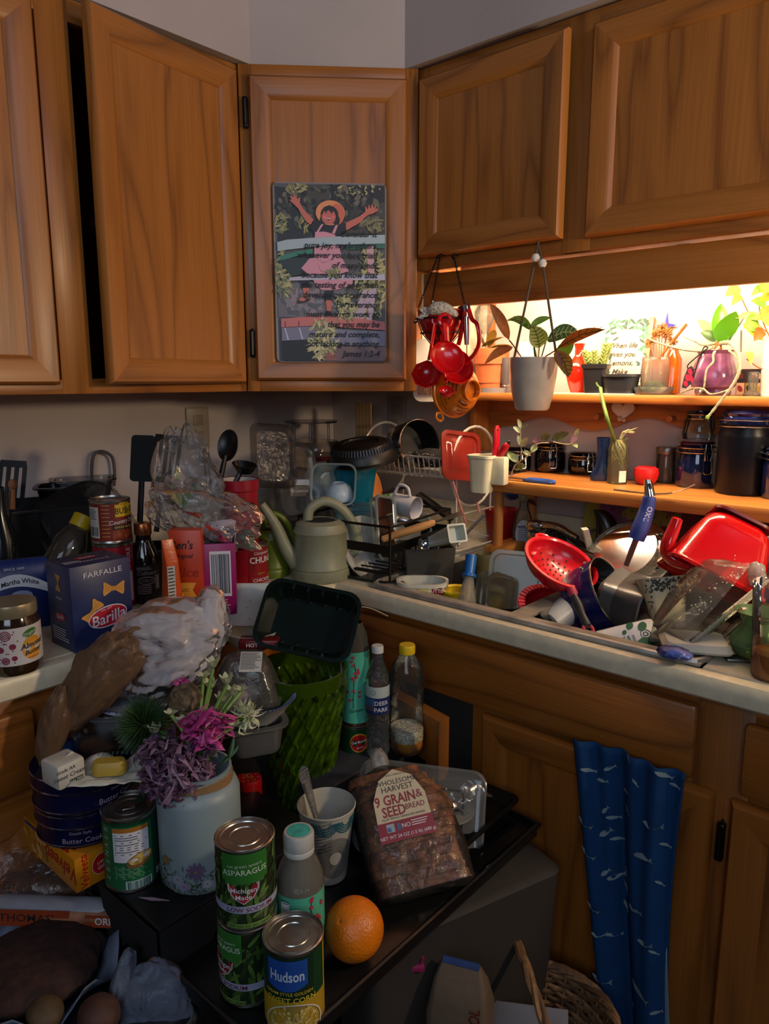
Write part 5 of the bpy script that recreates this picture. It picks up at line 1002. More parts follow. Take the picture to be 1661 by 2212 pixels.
g = G(mat('0c5aa0', .35)); g.tube([e*.98, e.lerp(e2, .1), e.lerp(e2, .15), e2], [r*.75, r*.8, r*.55, r*.62], 16); hd = g.obj('blue_handle', t); G(mat('b08a7a', .5)).tube([e2, e2+(e2-e)*.03], r*.5, 14).obj('end_cap', hd)
c = at(1045, 1240, Y=-.30); r = wpx(c, 18); h = at(1045, 1195, Y=-.30).z-c.z; t = thing('frosted_cup', 'frosted plastic cup standing at the back of the left basin', 'cup', c); G(clear('dcd4b8', .55, .2, 'a09468')).lathe([(0, 0), (r*.85, 0), (r, h), (r*.94, h), (r*.8, .004)], 26).obj('cup_body', t)
# ================================================================ dish racks left of the sink
def loop(c, r, ax1, ax2, n=28): return [V(c)+V(ax1)*(r*cos(2*pi*i/n))+V(ax2)*(r*sin(2*pi*i/n)) for i in range(n)]
ZW = .9145
CHR2 = mat('d0ccc4', .28, .55)
t = thing('chrome_dish_rack', 'two tier chrome wire dish rack with big end loops in the corner', 'dish rack', (0, 0, 0))
X0, X1, Y0, Y1, zr = .385, .685, -.285, -.07, 1.112
def pipe(g, *p, r=.0022, n=6): g.tube([V(q) for q in p], r, n)
g = G(CHR2)
for z_ in (zr, zr+.045): g.tube([(X0, Y0, z_), (X1, Y0, z_), (X1, Y1, z_), (X0, Y1, z_)], .0026, 6, True)
g.obj('rail', t)
g = G(CHR2)
for i in range(19): x = X0+(X1-X0)*i/18; pipe(g, (x, Y0, zr+.045), (x, Y0+.012, zr-.006), (x, Y1, zr-.006), (x, Y1, zr+.045), r=.0019)
for i in range(5): y = Y0+.02+(Y1-Y0-.03)*i/4; pipe(g, (X0, y, zr+.03), (X0, y, zr-.004), (X1, y, zr-.004), (X1, y, zr+.03), r=.0016)
g.obj('wire', t)['kind'] = 'stuff'
for x in (X0, X1):
    g = G(CHR2); g.tube(loop((x, -.18, zr+.018), .102, (0, 1, 0), (0, 0, 1)), .0036, 8, True); g.obj('end_loop', t)
    for y in (Y0+.03, Y1-.03): G(CHR2).tube([(x, y, ZW+.02), (x, y, zr)], .0028, 6).obj('leg', t)
g = G(CHR2); z_ = ZW+.055
g.tube([(X0+.02, Y0+.02, z_), (X1+.02, Y0+.02, z_), (X1+.02, Y0+.02, z_+.05), (X1+.02, Y1-.02, z_+.05), (X1+.02, Y1-.02, z_), (X0+.02, Y1-.02, z_)], .0024, 6, True)
for i in range(9): y = Y0+.03+i*.02; pipe(g, (X0, y, ZW+.03), (X1+.02, y, ZW+.03), r=.0014)
g.obj('lower_tier', t)
t = thing('white_drip_tray', 'white plastic drip tray under the chrome rack', 'tray', ((X0+X1)/2+.01, (Y0+Y1)/2, ZW)); G(mat('c8c0b0', .45)).rr([(0, .155, .105, .02), (.004, .165, .115, .022), (.018, .172, .122, .024), (.018, .166, .116, .02), (.006, .158, .108, .02)], 5).obj('tray_body', t)
# caddy on the rack end
c = at(1033, 1062, Y=-.315); t = thing('cutlery_caddy', 'cream plastic cutlery caddy hooked on the end of the chrome rack', 'caddy', c, facing(c, -28)); u = wpx(c, 1)
g = G(CREAM); g.rr([(0, 20*u, 18*u, .012, 8*u, 0), (.004, 21*u, 19*u, .012, 8*u, 0), (74*u, 27*u, 22*u, .014, 8*u, 0), (74*u, 30*u, 25*u, .016, 8*u, 0), (80*u, 30*u, 25*u, .016, 8*u, 0), (80*u, 26*u, 21*u, .013, 8*u, 0), (.006, 19*u, 17*u, .011, 8*u, 0)], 6, cap1=False); g.box(30*u, 62*u, -4*u, 20*u, 18*u, 78*u, .004); g.obj('caddy_body', t)
def rspat(nm, lab, a, b, hw, Y, m=RED, head=None, cat='spatula', hm=None, group=None):
    """kitchen tool: handle from a up to b (pixels at depth Y), optional flat head beyond b"""
    p, q = at(*a, Y=Y), at(*b, Y=Y-.01); t = thing(nm, lab, cat, p, 0, group); d = q-p; u = wpx(p, 1)
    g = G(hm or m); g.tube([V((0, 0, 0)), d*.4, d*.9, d], [hw*u*.8, hw*u, hw*u, hw*u*.5], 12, flat=.6); g.obj('handle', t); return t, p, d, u
t_, p, d, u = rspat('red_spatula', 'red spatula handle with a hanging hole standing in the cream caddy', (1068, 1000), (1074, 920), 10, -.30, mat('c00a20', .35)); g = G(mat('50060c', .5)); e = d*.86-V(FW)*.0062; g.tube([e, e+d*.05], .0025, 8); g.obj('hanging_hole', t_)
rspat('red_spoon', 'dark red spoon handle leaning right in the cream caddy', (1072, 1005), (1095, 958), 10, -.29, mat('a00818', .35))
rspat('black_spoon', 'black spoon handle at the right of the cream caddy', (1085, 1000), (1100, 952), 6, -.285, BLACK)
# navy pot lying in the rack
c = at(906, 958, Y=-.235); r = wpx(c, 51); t = thing('navy_pot', 'navy saucepan lying on its side in the top of the chrome rack', 'saucepan', c, axis=cdir(.52, .02, .85))
g = G(mat('0a1028', .2, coat=.6)); g.lathe([(0, -.088), (r*.84, -.088), (r*.95, -.076), (r*1.02, -.0)], 40); g.obj('outer_shell', t); G(mat('070707', .45)).lathe([(r*.99, -.002), (r*.92, -.074), (0, -.08)], 40).obj('lining', t); G(CHROME).lathe([(r*.99, -.003), (r, .003), (r*1.03, .003), (r*1.04, -.003)], 44).obj('rim', t)
c = at(930, 988, Y=-.22); t = thing('patterned_cloth', 'folded black cloth with small pale flowers draped over the rack wires', 'cloth', c); g = G(mat('0b0a0c', .8, bump=.3, bs=80)); crumple(g, (0, 0, 0), (.05, .035, .022), 6, .3, 30, 4); g.obj('cloth_body', t)
g = G(mat('c0b8b0', .8))
for i in range(40): p = V((random.uniform(-.04, .04), -.04, random.uniform(-.02, .016))); g.at(p.x, p.y, p.z); g.lathe([(0, -.0012), (.0018, 0), (0, .0012)], 5)
g.obj('flower_print', t)['kind'] = 'stuff'
c = at(996, 985, Y=-.255); u = wpx(c, 1); t = thing('pink_container_cover', 'pinkish red translucent square food cover standing upright in the chrome rack', 'container cover', c); frame(t, cdir(.50, .12, .85), cdir(.05, 1, 0))
g = G(clear('d86a60', .55, .1, 'a83a30')); g.T = MX.Rotation(pi/2, 4, 'X'); g.rr([(-.008, 48*u, 50*u, .018), (0, 52*u, 54*u, .02), (.003, 52*u, 54*u, .02), (.003, 44*u, 46*u, .016), (-.002, 42*u, 44*u, .015), (-.002, 30*u, 32*u, .012), (0, 28*u, 30*u, .012)], 6); g.obj('cover_body', t)
# round black dome
c = at(783, 985, Y=-.40); r = wpx(c, 72); t = thing('black_dome', 'round black ribbed plastic food dome lying on the pile of dishes', 'food dome', c, axis=cdir(-.10, .93, .32))
g = G(mat('0a0a09', .42)); g.lathe([(r*1.10, -.010), (r*1.10, -.007), (r*1.0, -.005), (r*.95, .016), (r*.91, .019), (r*.86, .030), (r*.78, .035), (r*.55, .036), (r*.52, .032), (0, .032)], 60); g.obj('dome_shell', t)
g = G(mat('171614', .25))
for i in range(64): a = 2*pi*i/64; g.tube([(r*.94*cos(a), r*.94*sin(a), .017), (r*.865*cos(a), r*.865*sin(a), .031)], .0016, 4)
g.obj('ridge', t)['kind'] = 'stuff'
# clear and blue containers under the dome
BT = clear('5ab8cc', .62, .08, '2292b0'); CT = clear('dde6e4', .38, .1, 'c4d0cc')
c = at(762, 1090, Y=-.42); u = wpx(c, 1); t = thing('blue_pitcher', 'teal blue translucent plastic pitcher standing under the black dome', 'pitcher', c, facing(c, 25)); G(BT).rr([(-20*u, 32*u, 30*u, .02), (0, 36*u, 33*u, .022), (78*u, 46*u, 40*u, .026), (82*u, 46*u, 40*u, .026)], 7, cap1=False).obj('pitcher_body', t)
c = at(775, 1068, Y=-.385); r = wpx(c, 72); t = thing('orange_board', 'round orange brown board seen edge on behind the blue pitcher', 'cutting board', c, axis=cdir(.72, .05, .62)); G(mat('a8642e', .5, var=.08)).lathe([(0, 0), (r*.96, 0), (r, .003), (r, .008), (r*.96, .010), (0, .010)], 44).obj('board', t)
c = at(720, 1046, Y=-.52); u = wpx(c, 1); t = thing('square_clear_tub', 'clear square food tub on its side holding a pale bowl', 'tub', c); frame(t, cdir(-.1, .12, .99), cdir(.03, 1, 0))
g = G(CT); g.T = MX.Rotation(pi/2, 4, 'X'); g.rr([(-.06, 40*u, 36*u, .018), (-.004, 46*u, 42*u, .02), (-.002, 50*u, 46*u, .022), (.002, 50*u, 46*u, .022), (.002, 46*u, 42*u, .02)], 6, cap1=False); g.obj('tub_body', t)
c = at(720, 1060, Y=-.515); r = wpx(c, 31); t = thing('pale_bowl', 'small pale blue bowl turned over inside the clear square tub', 'bowl', c+V((0, .02, -.01)), axis=cdir(0, .9, .3)); G(mat('a4b8c4', .35)).lathe([(r, -.012), (r*.97, .002), (r*.8, .018), (r*.45, .027), (r*.4, .025), (0, .025)], 30).obj('bowl_shell', t)
c = at(770, 1150, Y=-.48); u = wpx(c, 1); t = thing('pale_blue_bin', 'pale blue translucent storage bin with a square lip in front of the blue pitcher', 'bin', c, facing(c, 6)); G(clear('c8e0e4', .42, .12, '7ca8b0')).rr([(0, 42*u, 30*u, .01), (52*u, 48*u, 34*u, .01), (54*u, 54*u, 39*u, .012), (60*u, 54*u, 39*u, .012), (60*u, 50*u, 35*u, .01)], 5, cap1=False).obj('bin_body', t)
for k, (a, b, w_, nrm) in enumerate((((828, 1210), (842, 1070), 20, (.85, .1, .5)), ((812, 1205), (828, 1075), 18, (.9, .1, .4)))):
    p, q = at(*a, Y=-.50), at(*b, Y=-.47); c = (p+q)/2; L = (q-p).length; t = thing('clear_cover', 'thin clear plastic cover leaning upright in the black rack, '+('right' if k == 0 else 'left')+' one of two', 'container cover', c, 0, 'clear covers in the black rack'); frame(t, cdir(*nrm), q-p); g = G(CT); g.T = MX.Rotation(pi/2, 4, 'X'); g.rr([(0, .045, L/2, .014), (.003, .045, L/2, .014), (.003, .039, L/2-.006, .012), (-.002, .037, L/2-.008, .011)], 5); g.obj('cover_body', t)
c = at(886, 1142, Y=-.36); u = wpx(c, 1); t = thing('clear_food_box', 'clear rounded food box on its side with a thick rim, right of the green mesh', 'container', c); frame(t, cdir(.25, .35, .9), cdir(.2, .95, -.2))
g = G(CT); g.T = MX.Rotation(pi/2, 4, 'X'); g.rr([(-.05, 36*u, 28*u, .018), (-.004, 44*u, 38*u, .022), (0, 48*u, 42*u, .024), (.004, 48*u, 42*u, .024), (.004, 43*u, 37*u, .02)], 6, cap1=False); g.obj('box_body', t)
c = at(898, 1098, Y=-.36); r = wpx(c, 25); t = thing('white_mug', 'white mug lying on its side, its mouth facing right', 'mug', c, axis=cdir(.80, -.22, .55)); G(mat('b8b4b8', .35)).lathe([(0, -.075), (r*.75, -.075), (r*.85, -.07), (r, 0), (r*1.02, .002), (r*.93, .0), (r*.8, -.065), (0, -.068)], 32).obj('mug_body', t)
g = G(mat('b8b4b8', .35)); g.tube(spline([(-r*.3, r*.9, -.06), (-r*.3, r*1.7, -.05), (-r*.3, r*1.7, -.025), (-r*.3, r*.95, -.015)], 5), .004, 8); g.obj('handle', t)
c = at(808, 1178, Y=-.46); g = G(mat('3ec02a', .4)); 
t = thing('green_brush', 'bright green scrubbing brush half hidden behind the clear covers', 'brush', c)
for i in range(9):
    for j in range(4): g.tube([(i*.0035-.014, j*.003, 0), (i*.004-.016, j*.003, .036)], .0012, 4)
g.obj('bristles', t)['kind'] = 'stuff'; G(mat('3ec02a', .4)).box(-.018, .02, -.003, .014, -.012, .002, .003).obj('block', t)
c = at(838, 1075, Y=-.42); g = G(mat('5ab83a', .4)); g.tube(spline([(-.022, 0, .0), (-.01, 0, .004), (.0, 0, .0), (.008, 0, .006), (.012, 0, -.012)], 4), .003, 8); tag(g.obj('green_clip', None, c), 'small green plastic clip above the clear covers', 'clip')
for (a, b, w_, Y, nm, lab) in (((800, 1072), (880, 1050), 6, -.30, 'dark_tongs', 'dark purple grey utensil lying across behind the white mug'), ((905, 1070), (975, 1120), 12, -.26, 'black_pan_grip', 'black pan grip slanting down behind the mug')):
    p, q = at(*a, Y=Y), at(*b, Y=Y); g = G(mat('2a2228' if w_ < 8 else '0c0b0b', .4)); g.tube([V((0, 0, 0)), (q-p)*.5, q-p], wpx(p, w_), 10, flat=.7); tag(g.obj(nm, None, p), lab, 'utensil')
# black rack
t = thing('black_dish_rack', 'black metal dish rack with a flat band rim at the worktop corner', 'dish rack', (.60, -.46, ZW), RD(8)); BW = mat('0a0a0a', .4, .3); hx, hy = .125, .135
g = G(BW); zz = .075
for s_ in (-1, 1): g.box(-hx, hx, s_*hy-.001, s_*hy+.001, zz-.010, zz+.010); g.box(s_*hx-.001, s_*hx+.001, -hy, hy, zz-.010, zz+.010)
g.obj('band', t)
g = G(BW)
for i in range(11): y = -hy+.01+i*.025; pipe(g, (-hx, y, zz-.005), (-hx+.006, y, .022), (hx-.006, y, .022), (hx, y, zz-.005), r=.002)
g.tube([(-hx, -hy, .022), (hx, -hy, .022), (hx, hy, .022), (-hx, hy, .022)], .003, 6, True); g.obj('wire', t)
g = G(BW); g.tube([(-hx, -hy, zz+.05), (hx, -hy, zz+.05), (hx, hy, zz+.05), (-hx, hy, zz+.05)], .003, 6, True)
for sx in (-1, 1):
    for sy in (-1, 1): pipe(g, (sx*hx, sy*hy, .004), (sx*hx, sy*hy, zz+.05), r=.003)
g.obj('upper_rail', t)
t = thing('black_drip_tray', 'black drip tray under the black dish rack', 'tray', (.60, -.46, .9145), RD(8)); G(mat('0e0e0e', .35)).rr([(0, .125, .14, .02), (.008, .135, .15, .022), (.008, .128, .143, .02), (.003, .122, .137, .02)], 5).obj('tray_body', t)
t = thing('white_plate', 'white dinner plate standing in the black rack', 'plate', at(785, 1185, Y=-.53), axis=cdir(.72, .25, .65)); r = .075; G(mat('b8b4aa', .3)).lathe([(0, 0), (r*.6, 0), (r, .010), (r, .013), (r*.6, .004), (0, .004)], 40).obj('plate_body', t)
# cutlery bin in the sink end
c = at(918, 1252, Y=-.45); u = wpx(c, 1); zt2 = at(918, 1175, Y=-.45).z; t = thing('grey_cutlery_bin', 'dark grey square bin of cutlery at the left end of the sink', 'bin', (c.x, c.y, .80), facing(c, 14)); h = zt2-.80
g = G(mat('3c3a36', .45, .2)); g.rr([(0, 42*u, 40*u, .006), (h, 55*u, 50*u, .006), (h, 52*u, 47*u, .005), (.006, 39*u, 37*u, .005)], 3, cap1=False); g.obj('bin_body', t)
def inbin(px, py, Y): return at(px, py, Y=Y)
p, q = at(925, 1215, Y=-.46), at(916, 1175, Y=-.47); t = thing('dessert_spoon', 'steel spoon standing bowl up in the grey bin', 'spoon', q); g = G(CHROME); n_ = V(cdir(.1, .2, 1)); g.T = cdir(.1, .2, 1).to_track_quat('Z', 'Y').to_matrix().to_4x4(); g.lathe([(0, -.006), (.010, -.004), (.015, .0), (.0145, .001), (.009, -.003), (0, -.005)], 20); g.T = MX(); g.tube([V((0, 0, -.012)), p-q], [.003, .002], 8); g.obj('spoon_body', t)
for k, (a, b) in enumerate((((935, 1200), (938, 1165)), ((940, 1205), (948, 1168)), ((932, 1205), (929, 1168)))):
    p, q = at(*a, Y=-.455), at(*b, Y=-.455); t = thing('dinner_fork', 'steel dinner fork in the grey bin, '+('nearest the dessert spoon', 'nearest the white scoop', 'leaning left behind the spoon')[k], 'fork', p, 0, 'forks in the grey bin'); d = q-p; g = G(CHROME); g.tube([-d*.6, d*.5], .0022, 7)
    for j in range(4): e = RT*((j-1.5)*.0028); g.tube([d*.5, d*.62+e, d*1.0+e], .0010, 5)
    g.obj('fork_body', t)
p, q = at(952, 1165, Y=-.47), at(986, 1152, Y=-.50); t = thing('white_scoop', 'white plastic square ended scoop lying over the grey bin', 'scoop', p, axis=(q-p)); L = (q-p).length
g = G(mat('b8beb4', .4)); g.rr([(-.03, .016, .012, .003), (L, .019, .017, .004), (L+.004, .022, .020, .004), (L+.004, .018, .016, .003), (L-.02, .016, .014, .003)], 4); g.obj('scoop_body', t)
p, q, e = at(824, 1166, Y=-.53), at(940, 1128, Y=-.45), at(1000, 1108, Y=-.40); t = thing('wooden_spatula', 'turner with a turned wooden handle lying across the rack and bin', 'spatula', p); d = q-p
g = G(mat('b8844a', .5, var=.08)); g.tube([d*0, d*.03, d*.3, d*.7, d*.97, d], [.004, .0075, .009, .0095, .007, .005], 14); g.obj('handle', t); G(mat('1a0e08', .7)).tube([d*-.004, d*.004], .003, 8).obj('hanging_hole', t)
g = G(STEEL); f_ = e-p; sd = d.cross(V((0, 0, 1))).normalized(); g.add([d-sd*.006, d+sd*.006, f_+sd*.030, f_-sd*.030, d-sd*.006+V((0, 0, .001)), d+sd*.006+V((0, 0, .001)), f_+sd*.030+V((0, 0, .001)), f_-sd*.030+V((0, 0, .001))], [(0, 3, 2, 1), (4, 5, 6, 7), (0, 1, 5, 4), (1, 2, 6, 5), (2, 3, 7, 6), (3, 0, 4, 7)], False); g.obj('blade', t)
p, q = at(1000, 1160, Y=-.33), at(1045, 1112, Y=-.28); t = thing('steel_whisk', 'thin steel whisk handle leaning by the rack leg', 'whisk', p); d = q-p; g = G(CHROME); g.tube([d*0, d], .0035, 8); g.obj('handle', t); g = G(CHROME)
for k in range(4): a = k*pi/4; sd = (RT*cos(a)+FW*sin(a))*.009; g.tube(spline([d*0, -d*.35+sd, -d*.6, -d*.35-sd, d*0], 5), .0007, 4)
g.obj('wire_loop', t)
for x0, x1, lab in ((978, 1006, 'pink drinking straw leaning in the chrome rack, longer of two'), (1030, 1036, 'pink drinking straw hanging by the rack leg, shorter of two')):
    p, q = at(x0, 1040 if x0 < 1000 else 1085, Y=-.30), at(x1, 1130 if x0 < 1000 else 1108, Y=-.30); tag(G(mat('b87068', .4)).tube([V((0, 0, 0)), q-p], .0026, 8).obj('drinking_straw', None, p), lab, 'straw')
# ================================================================ watering cans
def wcan(name, label, c, r, h, m, turn, dark):
    t = thing(name, label, 'watering can', c, facing(c, turn))
    G(m).lathe([(0, 0), (r*1.0, 0), (r*1.03, .004), (r*1.03, h*.16), (r*.99, h*.18), (r*1.02, h*.2), (r*1.02, h*.22), (r*.98, h*.25), (r*.93, h*.78), (r*.97, h*.81), (r*.93, h*.84), (r*.86, h*.95), (r*.62, h*1.0), (r*.55, h*.985), (r*.5, h*.94), (0, h*.93)], 44).obj('can_body', t)
    G(dark).at(-r*.05, -r*.1, h*1.004).lathe([(0, .001), (r*.5, .0), (r*.52, -.003)], 30).obj('opening', t)
    g = G(m); g.tube(spline([(-r*.45, 0, h*.97), (-r*.35, 0, h*1.19), (r*.15, 0, h*1.31), (r*.75, 0, h*1.18), (r*1.22, 0, h*.85), (r*1.28, 0, h*.5), (r*1.05, 0, h*.33)], 6), r*.18, 12, flat=1); g.obj('handle', t)
    g = G(m); P = spline([(-r*.85, 0, h*.25), (-r*1.25, 0, h*.55), (-r*1.6, 0, h*.95), (-r*2.05, 0, h*1.30)], 6); n = len(P); g.tube(P, [r*(.30-.17*i/n) for i in range(n)], 14); g.obj('spout', t); return t
c, r, h = stand(694, 1262, 1122, 120, ZW)
wcan('grey_watering_can', 'pale grey green plastic watering can at the worktop corner', c, r, h, mat('86886e', .45, bump=.06, bs=120), 8, mat('080706', .8))
c, r, h = stand(585, 1262, 1150, 76, ZW); c = c+V((-.03, .03, 0))
wcan('olive_watering_can', 'olive green plastic watering can behind the pale grey one', c, r, h, mat('5a6a14', .4), 8, mat('0a0c04', .8))
# ================================================================ corner backdrop
t = thing('white_bread_bin', 'white plastic bin in the corner under the stacked cake boxes', 'bin', (.20, -.24, ZW), RD(45)); G(mat('9a9690', .45)).rr([(0, .12, .10, .03), (.02, .125, .105, .03), (.19, .13, .11, .03), (.205, .12, .10, .03)], 6).obj('bin_body', t)
zc_ = ZW+.206; c = V((.16, -.25, zc_)); r = .085
t = thing('cake_box', 'round clear cake box with a dark red base, lower of the stack in the corner', 'cake box', c)
G(mat('4a0c10', .35)).lathe([(0, 0), (r, 0), (r*1.04, .012), (r*.96, .012), (0, .004)], 40).obj('base', t); G(clear('e8e4e0', .12, .06, 'b0a8a0')).lathe([(r, .013), (r*.96, .045), (r*.9, .052), (0, .053)], 40).obj('dome', t)
t = thing('clear_cake_stand', 'clear plastic tray on four short pillars, on top of the cake box', 'cake stand', c+V((0, 0, .054)), RD(20))
for i in range(4): a = i*pi/2+.4; G(clear('e8e8e8', .3, .05, 'c0c0c0')).lathe([(0, 0), (.006, 0), (.004, .004), (.004, .05), (0, .05)], 12).obj('pillar', t, (.05*cos(a), .05*sin(a), 0))
G(clear('ece8e8', .18, .06, 'b0a8a8')).lathe([(0, .0505), (.075, .0505), (.078, .056), (.0, .053)], 40).obj('top_tray', t)
c = at(776, 962, Y=-.16); t = thing('bamboo_mat', 'rolled out bamboo mat standing against the wall in the corner', 'mat', (c.x, -.14, c.z), facing(c, -40))
h = at(776, 868, Y=-.14).z-c.z
for i in range(14): G(mat('a88458' if i % 3 else '94703f', .6)).box(-.0017, .0017, -.002, .002, 0, h-random.uniform(0, .006)).obj('slat', t, (-.028+i*.0042, 0, 0))
for x, y, X_, lab in ((427, 925, 0, 'beige wall outlet on the left wall, partly behind a plastic bag'), (856, 899, 1, 'beige wall outlet on the right wall behind the navy pot')):
    c = at(x, y, X=.004) if X_ == 0 else at(x, y, Y=-.004); t = thing('wall_outlet', lab, 'outlet', c, pi/2 if X_ == 0 else 0); g = G(mat('9a8c7c', .45)); g.T = MX.Rotation(pi/2, 4, 'X'); g.rr([(-.003, .036, .058, .006), (.002, .036, .058, .006), (.004, .033, .055, .005)], 4); g.obj('cover_plate', t); g = G(mat('8a7c6e', .45)); g.box(-.016, .016, -.006, -.003, .008, .036, .003); g.box(-.016, .016, -.006, -.003, -.036, -.008, .003); g.obj('socket', t)
# ================================================================ left worktop
def crumpleM(g, c, ax, seed, amp=.2, f=4, lv=5, low=None, pinch=None):
    """crumpled film stretched along three vectors"""
    bm = bmesh.new(); bmesh.ops.create_icosphere(bm, subdivisions=lv, radius=1); vs = []
    A, B, D = [V(a) for a in ax]
    for v in bm.verts:
        n = v.co.normalized(); p = n.copy()
        e = V((p.x*.95+p.y*.2, p.y*1.05, p.z*1.05+p.x*.2)); w1 = noise.voronoi(e*f*.40+V((seed, 0, 3)))[0]; w2 = noise.voronoi(e*f*1.0+V((0, seed, 1)))[0]
        d = .5*noise.noise(p*f*.35+V((seed, 2*seed, 0)))+.22*ridge(e, seed, f*.5)+.55*min(.5, w1[1]-w1[0])+.14*min(.4, w2[1]-w2[0])+.02*ridge(e, seed+4, f*2.2)-.2
        k = 1+amp*d; w_ = pinch(n.x) if pinch else 1
        q = V(c)+A*(n.x*k)+B*(n.y*k*w_)+D*(n.z*k*w_)
        if low is not None: q.z = max(q.z, low)
        vs.append(q)
    fs = [tuple(v.index for v in f_.verts) for f_ in bm.faces]; bm.free(); return g.add(vs, fs)
def topc(x, y, w_, D): d = D*FPX/w_; return at(x, y, d=d), D/2
def can(name, label, c, r, h, turn, lab, lidm=None, ring=True, group=None):
    """tin can; lab(g, r, h) draws the label, front -Y"""
    t = thing(name, label, 'can', c, facing(c, turn), group)
    G(TIN).lathe([(0, .002), (r*.93, .002), (r*.95, 0), (r, .001), (r, .004), (r*.975, .006), (r*.975, h-.006), (r, h-.004), (r, h-.001), (r*.96, h), (r*.94, h-.0035)], 48).obj('can_body', t)
    g = G(lidm or TIN); g.lathe([(r*.94, h-.0035), (r*.86, h-.0035), (r*.84, h-.0022), (r*.80, h-.0022), (r*.78, h-.0035), (r*.56, h-.0035), (r*.54, h-.0025), (r*.50, h-.0025), (r*.48, h-.0035), (0, h-.0035)], 48); g.obj('lid', t)
    g = G(); g.wrap(r*.982); g.Rr = r; lab(g, r, h); g.obj('paper_label', t); return t
def full(g, r, h, m, z0=.006, z1=None): g.use(m); g.patch(-pi*r*.982, pi*r*.982, z0, (h-.006) if z1 is None else z1, 0, 48)
# pasta box
ZT = 1.056; a, b, cc = at(148, 1228, z=ZT), at(270, 1200, z=ZT), at(88, 1212, z=ZT); bw = (b-a).length; bd = (cc-a).length; bh = ZT-ZW
t = thing('pasta_box', 'dark blue cardboard pasta box printed with bow tie pasta, at the worktop edge', 'box', (a.x, a.y, ZW), pi/2)
NB = mat('16224e', .4, var=.02); g = G(NB); g.box(0, bw, 0, bd, 0, bh, .0012); g.obj('carton', t)
PAS = mat('c08838', .5, var=.05); PAS2 = mat('94601e', .5, var=0); LR = mat('a00c24', .4, var=0); WT = mat('c8c6cc', .5, var=0)
g = G(); g.T = MX.Translation((0, -.0006, 0))
def bow(x, z, s_, rot, y=0):
    c_, d_ = cos(rot), sin(rot); P = [(-1, .55), (-.85, .62), (-.2, .2), (.2, .2), (.85, .62), (1, .55), (.96, .2), (1, -.2), (.95, -.55), (.8, -.6), (.2, -.2), (-.2, -.2), (-.8, -.6), (-.95, -.55), (-1, -.2), (-.96, .2)]
    g.use(PAS); g.poly([(x+s_*(p*c_-q*d_), z+s_*(p*d_+q*c_)) for p, q in P], y); g.use(PAS2)
    for k in (-.12, .0, .12): g.poly([(x+s_*(p*c_-q*d_), z+s_*(p*d_+q*c_)) for p, q in ((-.3, k), (.3, k), (.3, k+.04), (-.3, k+.04))], y-.0002)
    for k in (-.6, .6):
        for e in (-.25, 0, .25): g.poly([(x+s_*(p*c_-q*d_), z+s_*(p*d_+q*c_)) for p, q in ((k*.6, e*.5), (k*1.4, e), (k*1.4, e+.05), (k*.6, e*.5+.04))], y-.0002)
bow(bw*.70, bh*.66, .019, -.1); bow(bw*.33, bh*.44, .019, .9); bow(bw*.66, bh*.13, .018, .8)
g.use(WT); g.ell(bw*.57, bh*.345, bw*.33, bh*.125, -.0003, 30, .14); g.use(LR); g.ell(bw*.57, bh*.345, bw*.315, bh*.113, -.0005, 30, .14)
g.use(WT); g.text('Barilla', .026, bw*.57, bh*.335, -.0008, .18, .012, .95, .14); g.text('FARFALLE', .0125, bw*.53, bh*.88, -.0004, 0, .002, 1.25, .02); g.text('DAL 1877', .004, bw*.55, bh*.435, -.0008, 0, .0, 1.2, .14); g.obj('front_print', t)
g = G(); g.T = MX.Translation((-.0006, bd, 0)) @ MX.Rotation(-pi/2, 4, 'Z'); bow(bd*.5, bh*.78, .014, 1.5); g.use(LR); g.ell(bd*.5, bh*.38, .017, .007, -.0003, 20, .1); g.use(WT); g.text('Barilla', .009, bd*.5, bh*.38, -.0005, .18, .006, 1, .1); g.text('FARFALLE', .005, bd*.5, bh*.6, -.0003); g.lines(.012, bd-.012, bh*.24, bh*.08, 6, -.0003); g.obj('side_print', t)['kind'] = 'stuff'
g = G(); g.T = MX.Translation((0, 0, bh+.0006)) @ MX.Rotation(-pi/2, 4, 'X'); g.use(LR); g.ell(bw*.5, bd*.58, .020, .008, -.0002, 20); g.use(WT); g.text('Barilla', .011, bw*.5, bd*.57, -.0004, .18, .008); g.text('FARFALLE', .010, bw*.52, bd*.28, -.0002, 0, 0, 1.2); g.lines(.006, bw*.36, bd*.45, bd*.25, 3, -.0002); g.obj('top_print', t)
# nut butter jar
c, r, h = stand(38, 1462, 1296, 108, ZW)
t = thing('nut_butter_jar', 'glass jar of brown nut butter with a peach on its label, at the left edge', 'jar', c, facing(c, 14))
G(mat('2a1a0c', .12, coat=.6, var=.1)).lathe([(0, 0), (r*.9, 0), (r, .008), (r, h*.72), (r*.9, h*.80), (r*.88, h*.84)], 44).obj('jar_body', t)
g = G(mat('a89a78', .3, .6)); g.lathe([(r*.90, h*.82), (r*.92, h*.84), (r*.92, h*.97), (r*.90, h), (0, h)], 44, .006, 44); g.obj('lid', t)
g = G(); g.wrap(r*1.006); g.use(mat('bab4b0', .5, var=.02)); g.patch(-r*1.4, r*1.2, h*.16, h*.70, 0, 24); MG = mat('7a1838', .5, var=0)
for x, z, s_ in ((-.55, .60, .20), (-.75, .40, .12), (-.32, .44, .12), (-.6, .24, .15), (-.28, .27, .10), (-1.0, .55, .14), (-1.0, .3, .16)):
    for k in range(3): g.use(MG); g.ring(x*r, z*h, r*s_*(1-k*.33), r*s_*(1-k*.33), r*.035, -.0004, 20)
for i in range(26): g.use(MG); g.ell(random.uniform(-1, -.1)*r, random.uniform(.2, .66)*h, r*.03, r*.03, -.0003, 6)
